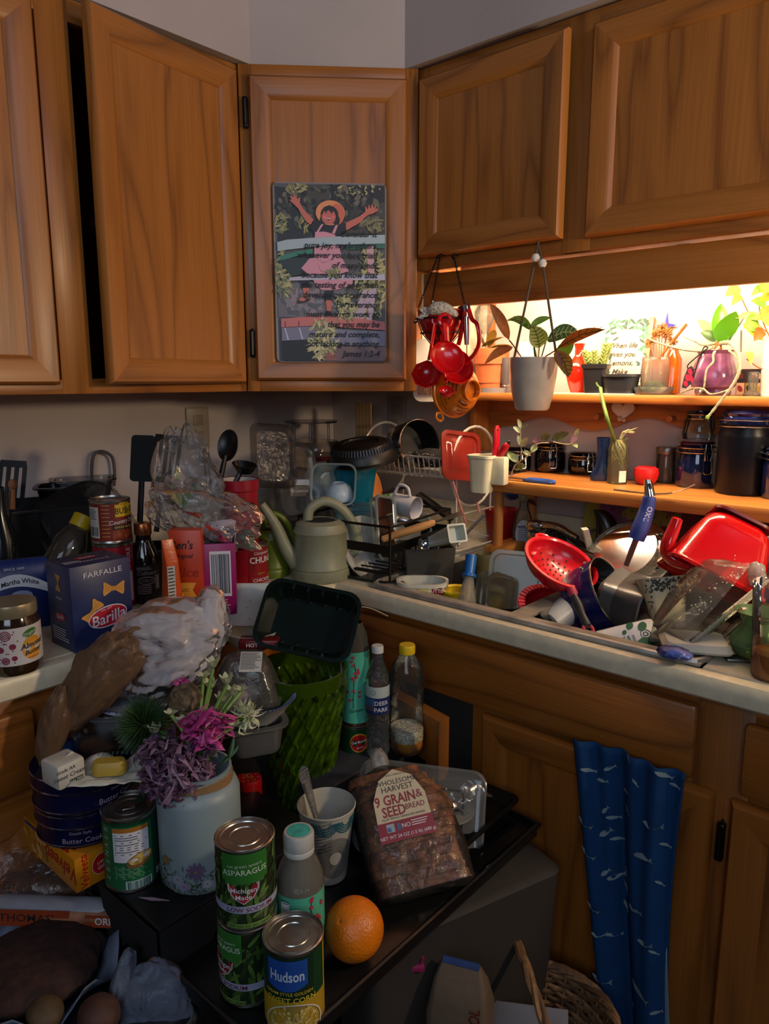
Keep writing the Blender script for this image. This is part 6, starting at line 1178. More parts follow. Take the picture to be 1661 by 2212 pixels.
g.use(mat('c88a2a', .5, var=.1)); g.ell(r*.42, h*.38, r*.42, h*.17, -.0005, 24); g.use(mat('2a6a1a', .5)); g.ell(r*.35, h*.60, r*.3, h*.055, -.0007, 16, .25); g.use(INK); g.text('Almond', r*.30, r*.42, h*.43, -.0009, .3, .01, 1, .12); g.text('Butter', r*.27, r*.42, h*.33, -.0009, .3, .01, 1, .12); g.use(MG); g.text('no palm oil', r*.1, r*.42, h*.25, -.0009, .2); g.use(WT); g.text('Organic', r*.19, r*.36, h*.60, -.0010, .2, 0, 1, .25); g.obj('label', t)
# mix bag
c = at(35, 1280, d=1.30); t = thing('baking_mix_bag', 'blue baking mix bag with a curved white name panel behind the nut butter jar', 'bag', (c.x, c.y, ZW), facing(c, 0)); u = wpx(c, 1); hb_ = at(35, 1205, d=1.30).z-ZW
g = G(mat('10225a', .35, bump=.2, bs=30)); g.rr([(0, 70*u, 25*u, .015), (hb_*.7, 74*u, 26*u, .02), (hb_*.93, 70*u, 16*u, .01), (hb_, 62*u, 4*u, .003)], 5); g.obj('bag_body', t)
g = G(); g.T = MX.Translation((0, -27.5*u, 0)); g.use(WT); g.poly([(-68*u, hb_*.62)]+[(u*(-68+136*i/12), hb_*(.62+.20*sin(pi*i/12))) for i in range(13)]+[(68*u, hb_*.62)]+[(u*(68-136*i/12), hb_*(.50+.14*sin(pi*i/12))) for i in range(13)]); g.use(INK); g.text('Martha White', 15*u, 9*u, hb_*.72, -.0006, 0, .012, .85, 0, -6); g.use(mat('8a90b0', .5)); g.ell(10*u, hb_*.50, 22*u, 12*u, -.0004, 14); g.use(WT); g.text('SINCE 1899', 8*u, 0, hb_*.9, -.0003); g.obj('front_print', t)
# stacked cans behind the pasta box
c, r = topc(236, 1076, 86, .076); h = .083; c.z -= h; z0 = c.z
def lb(g, r, h):
    full(g, r, h, mat('6a1c10', .45, var=.06)); g.use(mat('b8b0a8', .5)); g.patch(-r*1.25, -r*.55, .012, h-.012, -.0003); g.use(INK); g.lines(-r*1.2, -r*.6, h-.016, h*.55, 7, -.0005); g.bars(-r*1.15, -r*.6, .016, h*.4, -.0005, 14)
    g.use(mat('c8a018', .45)); g.patch(r*.25, r*1.4, h*.62, h*.9, -.0003); g.ell(r*.75, h*.9, r*.3, h*.06, -.0003); g.use(INK); g.text("BUSH'S", r*.42, r*.82, h*.76, -.0006, 0, .01, .9); g.use(WT); g.text('Country Style', r*.3, r*.72, h*.52, -.0005, .2, .006, .95, .08); g.use(mat('1a1010', .5)); g.patch(r*.1, r*1.3, h*.33, h*.44, -.0003); g.use(mat('c8a040', .5)); g.text('BAKED BEANS', r*.16, r*.7, h*.385, -.0006); g.lines(-r*.4, -r*.0, h*.9, h*.1, 9, -.0003, .12, .1)
    for i in range(40): g.use(mat('7a3414', .5, var=.1)); g.ell(random.uniform(.1, 1.4)*r, random.uniform(.1, .3)*h, r*.09, r*.06, -.0004-i*1e-5, 8, random.uniform(0, 3))
can('bean_can', 'brown and red baked bean can stacked on a red can behind the pasta box', c, r, h, -2, lb)
def lb(g, r, h): full(g, r, h, mat('8a0c1c', .4)); g.use(WT); g.patch(r*.2, r*1.1, h*.1, h*.55, -.0003); g.text('ve', r*.6, -r*.2, h*.85, -.0005); g.text('NOODLE', r*.34, r*.85, h*.72, -.0005, 0, .01, 1, pi/2)
can('soup_can', 'red soup can under the bean can, mostly hidden by the pasta box', V((c.x, c.y, ZW)), r, z0-ZW-.0005, -4, lb)
# small bottle with yellow cap
p, q = at(140, 1195, d=1.42), at(176, 1128, d=1.44); ax = (q-p); L = ax.length; t = thing('yellow_capped_bottle', 'small empty clear bottle with a yellow cap leaning behind the pasta box', 'bottle', p, axis=ax)
r = wpx(p, 36); G(clear('e4e0d8', .12, .05, 'a8a090')).lathe([(0, -.03), (r*.9, -.03), (r, -.02), (r, L*.35), (r*.6, L*.78), (r*.55, L*.85)], 26).obj('bottle_body', t); G(mat('c0a00c', .4)).lathe([(r*.62, L*.82), (r*.64, L*1.18), (r*.6, L*1.2), (0, L*1.2)], 26, .02, 24).obj('cap', t)
# big clear clamshell and black trays at the back
c = at(195, 1150, d=1.55); t = thing('clear_cake_dome', 'large rounded clear plastic food dome leaning at the back left', 'food dome', c); frame(t, cdir(.30, .45, .85), cdir(-.55, .8, -.2)); u = wpx(c, 1)
g = G(clear('d8dcdc', .08, .1, '888888', .4, 25)); g.T = MX.Rotation(pi/2, 4, 'X'); g.rr([(-.004, 88*u, 112*u, .06), (.002, 96*u, 120*u, .065), (.004, 88*u, 112*u, .06), (.035, 80*u, 102*u, .055), (.045, 66*u, 86*u, .05), (.046, 10*u, 10*u, .008)], 8, cap0=False); g.obj('dome_shell', t)
def tray(name, label, c, w_, d_, h_, m, turn=0, rim=.008, tilt=None, cat='tray', part='tray_body'):
    t = thing(name, label, cat, c, facing(c, turn))
    if tilt: frame(t, *tilt)
    g = G(m); g.rr([(0, w_*.85, d_*.85, .02), (.004, w_*.88, d_*.88, .02), (h_-.004, w_, d_, .024), (h_-.004, w_+rim, d_+rim, .028), (h_, w_+rim, d_+rim, .028), (h_, w_-.002, d_-.002, .022), (.006, w_*.86, d_*.86, .018)], 6); g.obj(part, t); return t
BT_ = mat('08080a', .25)
c = at(95, 1200, d=1.60); c.z = ZW; tray('black_crate', 'black plastic crate at the back left under the black trays', c, .10, .09, at(95, 1083, d=1.6).z-ZW, mat('060608', .5), 10, cat='crate', part='crate_body')
c2_ = at(138, 1075, d=1.60); c2_.z = at(95, 1083, d=1.6).z+.001; tray('black_food_tray', 'black takeaway tray on top of the black crate', c2_, .050, .045, .035, BT_, -6)
c = at(182, 1075, d=1.66); tray('clear_food_tray', 'clear takeaway tray standing behind the black one against the wall', c, .062, .04, .045, clear('dcdcdc', .10, .08, '888890'), 4)
g = G(mat('4a4448', .5)); g.tube(spline([at(x, y, X=.02) for x, y in ((198, 1045), (200, 990), (216, 975), (240, 985), (247, 1015), (246, 1050))], 6), .004, 8); tag(g.obj('grey_hose', None), 'thick grey hose looped against the left wall above the black tray', 'hose')
# utensils
def slotted(name, label, c, w_, h_, m, n=4, hl=.16, fr=(0, 0, 1), up=(0, 1, 0)):
    t = thing(name, label, 'spatula', c); frame(t, cdir(*fr), cdir(*up)); g = G(m); x0 = -w_/2; bar = w_/(2*n+1)
    g.prism([(x0, 0), (w_/2, 0), (w_*.3, -h_*.25), (-w_*.3, -h_*.25)], -.0015, .0015); g.prism([(x0, h_*.82), (x0+w_*.05, h_), (w_/2-w_*.05, h_), (w_/2, h_*.82)], -.0015, .0015)
    for i in range(n+1): a = x0+bar*2*i; g.prism([(a, -.001), (a, h_*.83), (a+bar, h_*.83), (a+bar, -.001)], -.0015, .0015)
    g.obj('slotted_head', t); g = G(m); g.tube([(0, 0, -h_*.22), (0, .003, -h_*.5), (0, .004, -hl)], [.006, .005, .007], 10, flat=.7); g.obj('handle', t); return t
c = at(22, 1075, d=1.42); slotted('slotted_turner', 'black slotted turner standing at the left edge of the picture', c, .052, .073, BLACK, 3, .13, (.1, .1, 1), (.05, 1, 0))
c = at(306, 1040, d=1.50); t = thing('solid_turner', 'black solid turner standing behind the clear bag, left of the slotted one', 'spatula', c); frame(t, cdir(.1, .1, 1), cdir(.02, 1, 0)); g = G(mat('050505', .55, spec=.2)); g.T = MX.Rotation(pi/2, 4, 'X'); g.rr([(-.0015, .024, .048, .008, 0, .048), (.0015, .024, .048, .008, 0, .048)], 5); g.obj('head', t); g = G(BLACK); g.tube([(0, 0, 0), (0, 0, -.11)], .006, 8); g.obj('handle', t)
c = at(352, 1030, d=1.46); slotted('slotted_turner', 'black slotted turner seen through the clear bag, right of the solid one', c, .060, .085, mat('121212', .35), 4, .11, (-.15, .1, 1), (.1, 1, 0))
t = thing('utensil_crock', 'dark crock holding black turners behind the clear plastic bag', 'crock', at(325, 1200, d=1.50)); t.location.z = ZW; G(mat('0c0c0e', .4)).lathe([(0, 0), (.05, 0), (.055, .10), (.05, .10), (.045, .01)], 28).obj('crock_body', t)
def scoop(name, label, px, wr, Y_d, nrm, hpx, m=BLACK, deep=.4):
    c = at(*px, d=Y_d); r = wpx(c, wr); t = thing(name, label, 'spoon', c); g = G(m); g.T = V(cdir(*nrm)).to_track_quat('Z', 'Y').to_matrix().to_4x4() @ MX.Scale(1.35, 4, (0, 1, 0)); d_ = r*deep
    g.lathe([(0, -d_), (r*.6, -d_*.8), (r*.95, -d_*.15), (r, 0), (r*.95, .001), (r*.6, -d_*.65), (0, -d_*.85)], 26); g.obj('spoon_bowl', t); e = at(*hpx, d=Y_d)-c; g = G(m); g.tube([e*.22, e], [.005, .007], 8); g.obj('handle', t)
scoop('serving_spoon', 'large black serving spoon standing tallest behind the clear bag', (492, 962), 26, 1.52, (-.35, .1, .95), (470, 1060))
scoop('black_ladle', 'black ladle bowl beside the tall serving spoon', (528, 1003), 25, 1.53, (.1, .95, .3), (500, 1060), BLACK, .9)
scoop('black_ladle_spoon', 'thin black spoon seen edge on inside the clear bag', (443, 985), 13, 1.50, (.9, .1, .3), (452, 1060))
scoop('wooden_spoon', 'small wooden spoon end poking up at the left edge', (27, 1046), 9, 1.38, (.2, .3, 1), (25, 1100), mat('6a4020', .6))
c = at(2, 1150, d=1.35); t = thing('dark_bottle', 'dark bottle with a white label cut by the left edge', 'bottle', (c.x, c.y, ZW)); h = at(2, 1050, d=1.35).z-ZW; G(mat('0a1014', .15, coat=.4)).lathe([(0, 0), (.028, 0), (.029, h*.6), (.012, h*.8), (.012, h)], 24).obj('bottle_body', t); g = G(mat('a8a8a8', .5)); g.wrap(.0296); g.patch(-.03, .03, .02, .05); g.obj('label', t)
# red canister
c = at(520, 1200, d=1.52); c.z = ZW; r = wpx(c, 41); h = at(520, 1030, d=1.52).z-ZW
t = thing('red_canister', 'tall red plastic canister with a pale inside behind the magenta box', 'canister', c, facing(c)); G(mat('8a0c20', .3)).lathe([(0, 0), (r*.85, 0), (r*.9, .01), (r, h*.9), (r*1.06, h*.91), (r*1.06, h), (r*.98, h)], 32).obj('canister_body', t); G(mat('a8a098', .5)).lathe([(r*.98, h*.995), (r*.9, h*.7), (0, h*.7)], 32).obj('lining', t)
# vanilla bottle
c, r, h = stand(318, 1305, 1128, 68, ZW); t = thing('sauce_bottle', 'dark square shouldered bottle with a copper coloured cap and black label', 'bottle', c, facing(c, 4))
G(mat('120a06', .1, coat=.7, var=.05)).lathe([(0, 0), (r*.95, 0), (r, .005), (r, h*.52), (r*.9, h*.62), (r*.5, h*.76), (r*.46, h*.80), (r*.46, h*.86)], 32).obj('bottle_body', t)
g = G(mat('a8623c', .3, .8)); g.lathe([(r*.50, h*.85), (r*.52, h*.86), (r*.52, h*.985), (r*.48, h), (0, h)], 28, .015, 28); g.obj('cap', t)
g = G(mat('14100f', .5)); g.wrap(r*1.01); g.patch(-r*1.2, r*1.2, h*.10, h*.50, 0, 20); g.use(mat('b0a0a0', .5)); g.text('Culinary', r*.36, 0, h*.40, -.0005, .3); g.ring(0, h*.30, r*.55, h*.05, r*.05, -.0005); g.text('LOVE IT!', r*.22, 0, h*.30, -.0006); g.lines(-r*.6, r*.5, h*.47, h*.43, 3, -.0005); g.bars(r*.5, r*.85, h*.18, h*.36, -.0005, 8); g.lines(-r*.6, r*.3, h*.24, h*.12, 5, -.0005); g.obj('label', t)
# orange pouch, orange box, magenta box
def cbox(name, label, px, dd, wl, zt, dp, m, turn, cat='box'):
    c = at(*px, d=dd); c.z = ZW; h = at(px[0], zt, d=dd).z-ZW; t = thing(name, label, cat, c, facing(c, turn)); w_ = wpx(c, wl); G(m).box(-w_/2, w_/2, 0, dp, 0, h, .001).obj('carton', t); return t, w_, h, dp
t, w_, h, dp = cbox('rice_pouch_box', 'orange red rice box with black lettering and a gold ribbon', (405, 1290), 1.34, 68, 1140, .03, mat('b03408', .4), -14)
g = G(INK); g.T = MX.Translation((0, -.0006, 0)); g.text("Ben's", .022, -w_*.12, h*.84, 0, .2, .012, .9); g.text('Original', .012, -w_*.08, h*.72, 0, .2, .006, .9); g.use(mat('8a2206', .5)); g.text('Rice', .026, w_*.0, h*.54, -.0001, .15, .008); g.use(mat('d8902a', .5)); g.poly([(-w_*.5, h*.42), (w_*.3, h*.42), (w_*.18, h*.34), (w_*.3, h*.26), (-w_*.5, h*.26)], -.0002); g.use(mat('6a2a08', .5)); g.text('GARLIC', .009, -w_*.2, h*.34, -.0004); g.use(mat('18120e', .5)); g.patch(-w_*.2, w_*.4, .004, h*.16, -.0002); g.use(WT); g.text('90', .014, w_*.0, h*.09, -.0004, 0, .01); g.text('SEC', .006, w_*.25, h*.09, -.0004); g.obj('front_print', t)
c = at(372, 1290, d=1.30); c.z = ZW; h = at(372, 1160, d=1.30).z-ZW; t = thing('orange_foil_pouch', 'orange foil pouch with an ingredients panel leaning on the rice box', 'pouch', c, facing(c, 22)); w_ = wpx(c, 30)
g = G(mat('b84410', .3, bump=.3, bs=40)); g.rr([(0, w_*.6, .012, .006), (h*.3, w_*.62, .014, .007), (h*.75, w_*.5, .010, .004, 0, 0), (h, w_*.42, .0015, .001, -.004, 0)], 5); g.obj('pouch_body', t); g = G(mat('b0aca4', .5)); g.T = MX.Translation((-w_*.22, -.0150, 0)); g.patch(-w_*.28, w_*.28, h*.06, h*.72, 0, 1); g.use(INK); g.lines(-w_*.24, w_*.24, h*.7, h*.1, 16, -.0004); g.use(mat('d8b030', .5)); g.poly([(w_*.5, h*.05), (w_*.8, h*.05), (w_*.8, h*.4), (w_*.65, h*.3)], -.0003); g.obj('back_print', t)
t, w_, h, dp = cbox('magenta_box', 'magenta cardboard box with a barcode, its top torn open', (472, 1294), 1.36, 76, 1170, .045, mat('8a0e5a', .4), -4)
g = G(mat('b4a4b0', .5)); g.add([(-w_/2, dp, h), (w_/2, dp, h), (w_/2+.002, dp+.006, h+.032), (w_*.4, dp+.006, h+.036), (-w_/2+.004, dp+.006, h+.030)], [(0, 1, 2, 3, 4)], False); g.add([(w_/2, 0, h), (w_/2, dp, h), (w_/2+.004, dp, h+.03), (w_/2+.004, .006, h+.026)], [(0, 1, 2, 3)], False); g.obj('flap', t, solid=.0008); g = G(mat('1a0a14', .6)); g.box(-w_/2+.002, w_/2-.002, .002, dp-.002, h-.001, h+.0006); g.obj('opening', t)
g = G(WT); g.T = MX.Translation((0, -.0006, 0)); g.patch(-w_*.2, w_*.38, h*.28, h*.9, 0, 1); g.use(INK); g.bars(-w_*.16, w_*.34, h*.32, h*.86, -.0003, 24); g.use(mat('c0a0b8', .5)); g.lines(-w_*.2, w_*.4, h*.24, h*.05, 5, -.0002); g.obj('barcode', t)
# chunky soup can
c, r, h = stand(545, 1285, 1171, 74, ZW)
def lb(g, r, h):
    full(g, r, h, mat('860c14', .4)); g.use(mat('c8b8b0', .5)); g.lines(-r*1.2, -r*.25, h*.88, h*.80, 1, -.0003, .2, 0); g.text('200 200', r*.22, -r*.65, h*.68, -.0004); g.lines(-r*1.2, -r*.25, h*.60, h*.1, 12, -.0003, .25)
    g.use(INK); g.poly([(r*.22, h*.86), (r*.8, h*.95), (r*1.5, h*.92), (r*1.5, h*.50), (r*.8, h*.46), (r*.22, h*.5)], -.0004); g.use(WT); g.text('CHUNKY', r*.50, r*.95, h*.70, -.0008, 0, .02, .9); g.text('Campbell’s', r*.26, r*.8, h*.84, -.0008, .3); g.use(mat('9a9a20', .5)); g.text('HEARTY', r*.14, r*.7, h*.42, -.0005); g.use(mat('b86a58', .5)); g.poly([(r*.12, h*.36), (r*1.4, h*.38), (r*1.4, 0.008), (r*.3, .008)], -.0004); g.use(WT); g.text('CHICKEN', r*.28, r*.78, h*.29, -.0007, 0, .01); g.text('CHOWDER', r*.28, r*.78, h*.19, -.0007, 0, .01)
t = can('chowder_can', 'red chicken chowder can with a pull ring lid beside the magenta box', c, r, h, -6, lb); g = G(TIN); g.tube([(.008*cos(a), -.006+.011*sin(a), h-.0015) for a in [2*pi*i/16 for i in range(16)]], .0018, 6, True); g.obj('pull_ring', t)
c = at(530, 1152, d=1.48); t = thing('green_bowl', 'small green patterned bowl behind the chowder can', 'bowl', c+V((0, 0, -.01))); r = wpx(c, 24); G(mat('1c4a34', .4, var=.25, vs=70)).lathe([(0, .02), (r*.5, .017), (r, .0), (r*.6, -.02), (0, -.022)], 26).obj('bowl_body', t)
# clear bag of flower stems
c = at(402, 1045, d=1.40); FILM = clear('f6f6f6', .07, .12, 'e4e4e4', .6, 30, 1.45)
t = thing('clear_bouquet_bag', 'crackly clear plastic bouquet wrap with a few green stems inside', 'bag', c)
g = G(FILM); crumpleM(g, (0, 0, 0), (UP*.108+RT*-.008, RT*.066, FW*.05), 3, .55, 4.5, 5, pinch=lambda s_: 1-.5*max(0, s_)); g.obj('wrap', t)
g = G(FILM); crumpleM(g, (.0, .0, 0), (RT*.10+UP*-.025, UP*.058, FW*.05), 8, .6, 5, 5); o = g.obj('wrap', t); o.location = at(440, 1110, d=1.38)-c
for a, b, wd, m in (((388, 1100), (380, 1010), 8, LY), ((385, 1090), (355, 1035), 8, mat('b0a83a', .5)), ((395, 1100), (420, 1040), 7, LG), ((398, 1095), (402, 1060), 7, LG), ((380, 1080), (352, 1050), 7, mat('c8b040', .5))): 
    p, q = at(*a, d=1.40)-c, at(*b, d=1.41)-c; g = G(m); blade(g, p, q, wpx(c, wd), side=RT); g.obj('leaf', t)
# tall clear clamshell with a food label
c = at(640, 1040, d=1.80); t = thing('labelled_clamshell', 'upright clear clamshell with a brown food label behind the watering cans', 'container', c); frame(t, cdir(.55, .12, .8), cdir(-.05, 1, 0)); u = wpx(c, 1)
g = G(clear('e4e4e0', .16, .1, 'a8a8a4')); g.T = MX.Rotation(pi/2, 4, 'X'); g.rr([(-.05, 44*u, 72*u, .03), (-.006, 48*u, 78*u, .034), (-.004, 54*u, 84*u, .038), (.0, 54*u, 84*u, .038), (.012, 46*u, 74*u, .03), (.013, 10*u, 10*u, .01)], 7); g.obj('shell', t)
g = G(mat('3a2a1c', .5, var=.3, vs=60)); g.T = MX.Translation((0, -.0145, 0)); g.ell(0, 40*u, 26*u, 34*u, 0, 24); g.use(WT); g.patch(-24*u, 24*u, -10*u, 2*u, -.0003, 1); g.use(mat('6a5a50', .5)); g.patch(-24*u, 24*u, -34*u, -12*u, -.0003, 1); g.use(WT); g.text('Brownies', 11*u, 0, -22*u, -.0006); g.obj('label', t)
c = at(590, 985, d=1.75); t = thing('ridged_clear_sheet', 'large clear ridged plastic sheet standing against the left wall', 'container', c); frame(t, cdir(.5, .1, .8), UP); u = wpx(c, 1); g = G(clear('e0dcd8', .14, .14, '989490', .5, 40)); g.T = MX.Rotation(pi/2, 4, 'X'); g.rr([(0, 52*u, 70*u, .02), (.004, 52*u, 70*u, .02), (.02, 44*u, 60*u, .02), (.0, 38*u, 54*u, .02)], 5); g.obj('sheet', t)
c = at(655, 1105, d=1.86); t = thing('clear_cutting_mat', 'flexible cloudy white cutting mat leaning behind the grey watering can', 'cutting mat', c); frame(t, cdir(-.35, .35, .85), cdir(-.35, .9, 0)); g = G(clear('d8d8d4', .5, .2, '8c8c88')); g.grid(lambda a, b: ((a-.5)*.13, .02*sin(a*2.5), (b-.5)*.16), 10, 6); g.obj('mat_sheet', t, solid=.001)
# white oblong dish at the edge
c = at(545, 1306, d=1.375); t = thing('white_platter', 'white oblong platter with dark crumbs in front of the chowder can', 'platter', c); frame(t, cdir(.02, .52, .85), UP); u = wpx(c, 1); WP = mat('a8aaa0', .35)
g = G(WP); g.T = MX.Rotation(pi/2, 4, 'X'); g.rr([(-.012, 96*u, 36*u, .03), (-.008, 104*u, 42*u, .034), (0, 116*u, 50*u, .038), (.002, 116*u, 50*u, .038), (-.004, 100*u, 38*u, .03), (-.006, 10*u, 10*u, .008)], 7); g.obj('dish', t)
g = G(INK)
for i in range(9): g.at(random.uniform(-60, 80)*u, .0035, random.uniform(-34, 10)*u); g.lathe([(0, -.001), (.0012, 0), (0, .001)], 5)
g.obj('crumbs', t)['kind'] = 'stuff'
c = at(545, 1366, d=1.365); t = thing('white_bowl', 'white bowl under the oblong platter', 'bowl', c); r = wpx(c, 62); G(WP).lathe([(0, -.03), (r*.5, -.03), (r*.9, -.008), (r, .008), (r*.96, .008), (r*.5, -.024), (0, -.024)], 36).obj('bowl_body', t)
c = at(550, 1390, d=1.30); t = thing('red_packet', 'dark red printed packet poking out under the white bowl', 'packet', c, facing(c, -10)); g = G(mat('5a0c0c', .4)); u = wpx(c, 1); g.box(-36*u, 50*u, 0, .03, -14*u, 6*u, .003); g.obj('packet_body', t); g = G(WT); g.T = MX.Translation((0, -.0008, 0)); g.text('HOT', 12*u, -6*u, -4*u, 0, 0, .01); g.obj('lettering', t)
# grocery bags
WB = clear('ece8ea', .58, .30, 'dcdade', .2, 40, 1.27)
c = at(372, 1360, d=1.20); t = thing('white_grocery_bag', 'puffy white plastic grocery bag slumped over the worktop edge', 'bag', c)
g = G(WB); crumpleM(g, (0, 0, 0), (RT*.092+UP*.008, UP*.050, FW*.07), 5, .34, 3.6, 6); g.obj('bag_body', t)
g = G(WB); crumpleM(g, (0, 0, 0), (RT*.070+UP*.022, UP*.042, FW*.06), 15, .34, 4, 5); o = g.obj('bag_body', t); o.location = at(372, 1448, d=1.17)-c
g = G(WB); crumpleM(g, (0, 0, 0), (RT*.03, UP*.055, FW*.03), 25, .35, 4, 4); o = g.obj('bag_fold', t); o.location = at(455, 1340, d=1.19)-c
BB = clear('c8a888', .55, .30, '96765a', .2, 40, 1.27)
c = at(196, 1492, d=1.12); t = thing('brown_grocery_bag', 'crumpled brown plastic grocery bag hanging off the worktop in front of the nut butter', 'bag', c)
g = G(BB); crumpleM(g, (0, 0, 0), (UP*.082+RT*.058, RT*.048-UP*.018, FW*.04), 7, .34, 3.8, 6, pinch=lambda s_: .78+.42*s_); g.obj('bag_body', t)
g = G(BB); crumpleM(g, (0, 0, 0), (UP*.062+RT*.012, RT*.022, FW*.025), 17, .3, 4, 4); o = g.obj('bag_handle', t); o.location = at(118, 1570, d=1.10)-c
g = G(BB); crumpleM(g, (0, 0, 0), (RT*.05+UP*.02, UP*.02, FW*.03), 27, .4, 4, 4); o = g.obj('bag_fold', t); o.location = at(255, 1385, d=1.15)-c
# ================================================================ black cart with the food on it
ZC = .571; BK = mat('09090a', .35, var=.02)
t = thing('kitchen_cart', 'black metal kitchen cart crowded with food in the foreground', 'cart', (0, 0, 0))
cx0, cx1, cy0, cy1 = .66, 1.165, -1.275, -.665
g = G(BK); g.box(cx0, cx1, cy0, cy1, .550, .5685, .003); g.obj('top', t)
g = G(BK); g.tube([(cx0, cy0, .572), (cx1, cy0, .572), (cx1, cy1, .572), (cx0, cy1, .572)], .006, 8, True); g.obj('rim', t)
for x in (cx0+.02, cx1-.16):
    for y in (cy0+.02, cy1-.02): G(BK).box(-.012, .012, -.012, .012, .0, .55, .002).obj('leg', t, (x, y, 0))
G(BK).box(cx0, cx1-.2, cy0, cy1, .20, .215, .003).obj('lower_shelf', t)
ZB2 = .629
t = thing('black_board', 'black tray board raised at the left of the cart under the vase and the tins', 'tray', (.72, -1.115, .6)); G(mat('08080a', .4)).box(-.062, .225, -.168, .135, 0, .0285, .003).obj('board', t)
G(mat('08080a', .4)).box(-.062, .08, -.222, -.169, -.055, -.049, .001).obj('side_flange', t)
for x in (-.045, .19):
    for y in (-.12, .1): G(BK).box(-.01, .01, -.01, .01, -.029, .0, .001).obj('foot', t, (x, y, 0))
t = thing('black_cloth', 'black cloth corner hanging in points below the raised tray', 'cloth', (.945, -1.285, .628))
g = G(mat('050506', .9)); g.prism([(-.15, .0), (-.12, -.10), (-.075, -.055), (-.03, -.115), (.0, -.08), (.0, .0)], -.004, -.002); g.T = MX.Translation((.002, 0, 0)) @ MX.Rotation(pi/2, 4, 'Z'); g.prism([(0, 0), (.0, -.08), (.05, -.11), (.085, -.05), (.12, 0)], -.004, -.002); g.obj('cloth_body', t)
# cheese box and tins
a, b, cc = at(166, 1930, z=ZB2+.001), at(238, 1885, z=ZB2+.001), at(55, 1830, z=ZB2+.001); wR = (b-a).length*1.05; wL = (cc-a).length*1.02; hB = .052
t = thing('cheese_box', 'orange yellow cheese box under the blue tins, red lettering on its sides', 'box', (a.x, a.y, ZB2+.0005), pi/2)
YB = mat('b87408', .4, var=.03); g = G(YB); g.box(0, wR, 0, wL, 0, hB, .001); g.obj('carton', t)
RL = mat('a01408', .45, var=0)
g = G(RL); g.T = MX.Translation((0, -.0006, 0)); g.text('Velveeta', .017, wR*.22, hB*.52, 0, .25, .012, .9, pi/2); g.use(mat('c8b090', .5)); g.ell(wR*.68, hB*.55, .0145, .0165, -.0002, 22, -.3); g.use(RL); g.ell(wR*.68, hB*.55, .0135, .0155, -.0004, 22, -.3); g.use(WT); g.text('Liquid', .006, wR*.68, hB*.62, -.0007, .2, .005, 1, .3); g.text('Gold', .007, wR*.68, hB*.46, -.0007, .2, .005, 1, .3); g.obj('end_print', t)['kind'] = 'stuff'
g = G(RL); g.T = MX.Translation((-.0006, 0, 0)) @ MX.Rotation(-pi/2, 4, 'Z'); g.text('Velveeta', .034, -wL*.28, hB*.5, 0, .25, .012, .9, pi); 
for i in range(14): g.use(PAS if i % 2 else PAS2); g.ell(-wL*random.uniform(.55, .95), hB*random.uniform(.2, .8), .009, .006, -.0003-i*1e-5, 10, random.uniform(0, 3))
g.use(mat('2a2a6a', .5)); g.patch(-wL*.95, -wL*.45, hB*.88, hB*.97, -.0008, 2); g.obj('side_print', t)['kind'] = 'stuff'
g = G(RL); g.T = MX.Translation((0, 0, hB+.0006)) @ MX.Rotation(-pi/2, 4, 'X'); g.text('Velveeta', .03, wR*.5, wL*.2, 0, .2, .01, .6); g.text('V', .05, wR*.4, wL*.82, 0, .2, .01); g.obj('top_print', t)['kind'] = 'stuff'
TN = mat('0b0f38', .22, .35, .04); zt0 = ZB2+hB+.0015; p = at(193, 1832, z=zt0); hd = V((p.x-CAM.x, p.y-CAM.y, 0)).normalized(); rT = 208*dep(p)/(2*FPX)*1.04; cT = p+hd*rT
def tin(name, label, c, r, h, lines_):
    t = thing(name, label, 'tin', c, facing(c, 8)); G(TN).lathe([(0, 0), (r*.97, 0), (r*.99, .003), (r*.97, .006), (r*.97, h*.62)], 56).obj('tin_body', t)
    G(TN).lathe([(r*.985, h*.60), (r, h*.60), (r, h-.006), (r*.985, h-.001), (r*.96, h-.002), (r*.9, h-.005), (r*.5, h-.004), (0, h-.004)], 56).obj('lid', t)
    g = G(mat('8a8aa0', .2, 1)); 
    for z_, q in ((h*.60, 1.0), (h-.003, 1.0), (.004, .99)): g.tube([(r*q*cos(a), r*q*sin(a), z_) for a in [2*pi*i/56 for i in range(56)]], .0012, 5, True)
    g.obj('rim', t); g = G(mat('9a8a9a', .5)); g.wrap(r*.972)
    for s_, sz, x, z in lines_: g.text(s_, sz, x, z, -.0004, .05, .004)
    g.obj('lettering', t); return t
hT = .052
tin('cookie_tin', 'dark blue round cookie tin, lower of the two stacked on the cheese box', cT, rT*.97, hT, (('Danish Style', .006, -.02, .024), ('Butter Cookies', .011, -.012, .012)))
c2_ = cT+V((0, 0, hT+.0005)); tin('cookie_tin', 'dark blue round cookie tin, upper of the two stacked on the cheese box', c2_, rT, hT*1.08, (('Danish Style', .006, .042, .026), ('Butter Cookies', .012, .045, .013)))
zt1 = c2_.z+hT*1.08-.003
c = at(152, 1700, z=zt1); t = thing('butter_block', 'white paper wrapped block of butter on the upper blue tin', 'butter', c, facing(c, 30)); u = wpx(c, 1); wX, wY, hX = 52*u, 42*u, .036
g = G(mat('b8b4a8', .5, var=.03, bump=.15, bs=60)); g.box(-wX*.5, wX*.75, 0, wY*1.6, 0, hX, .004); g.poly([(wX*.2, hX), (wX*.55, hX+.004), (wX*.8, hX-.006)], .02); g.obj('wrapper', t)
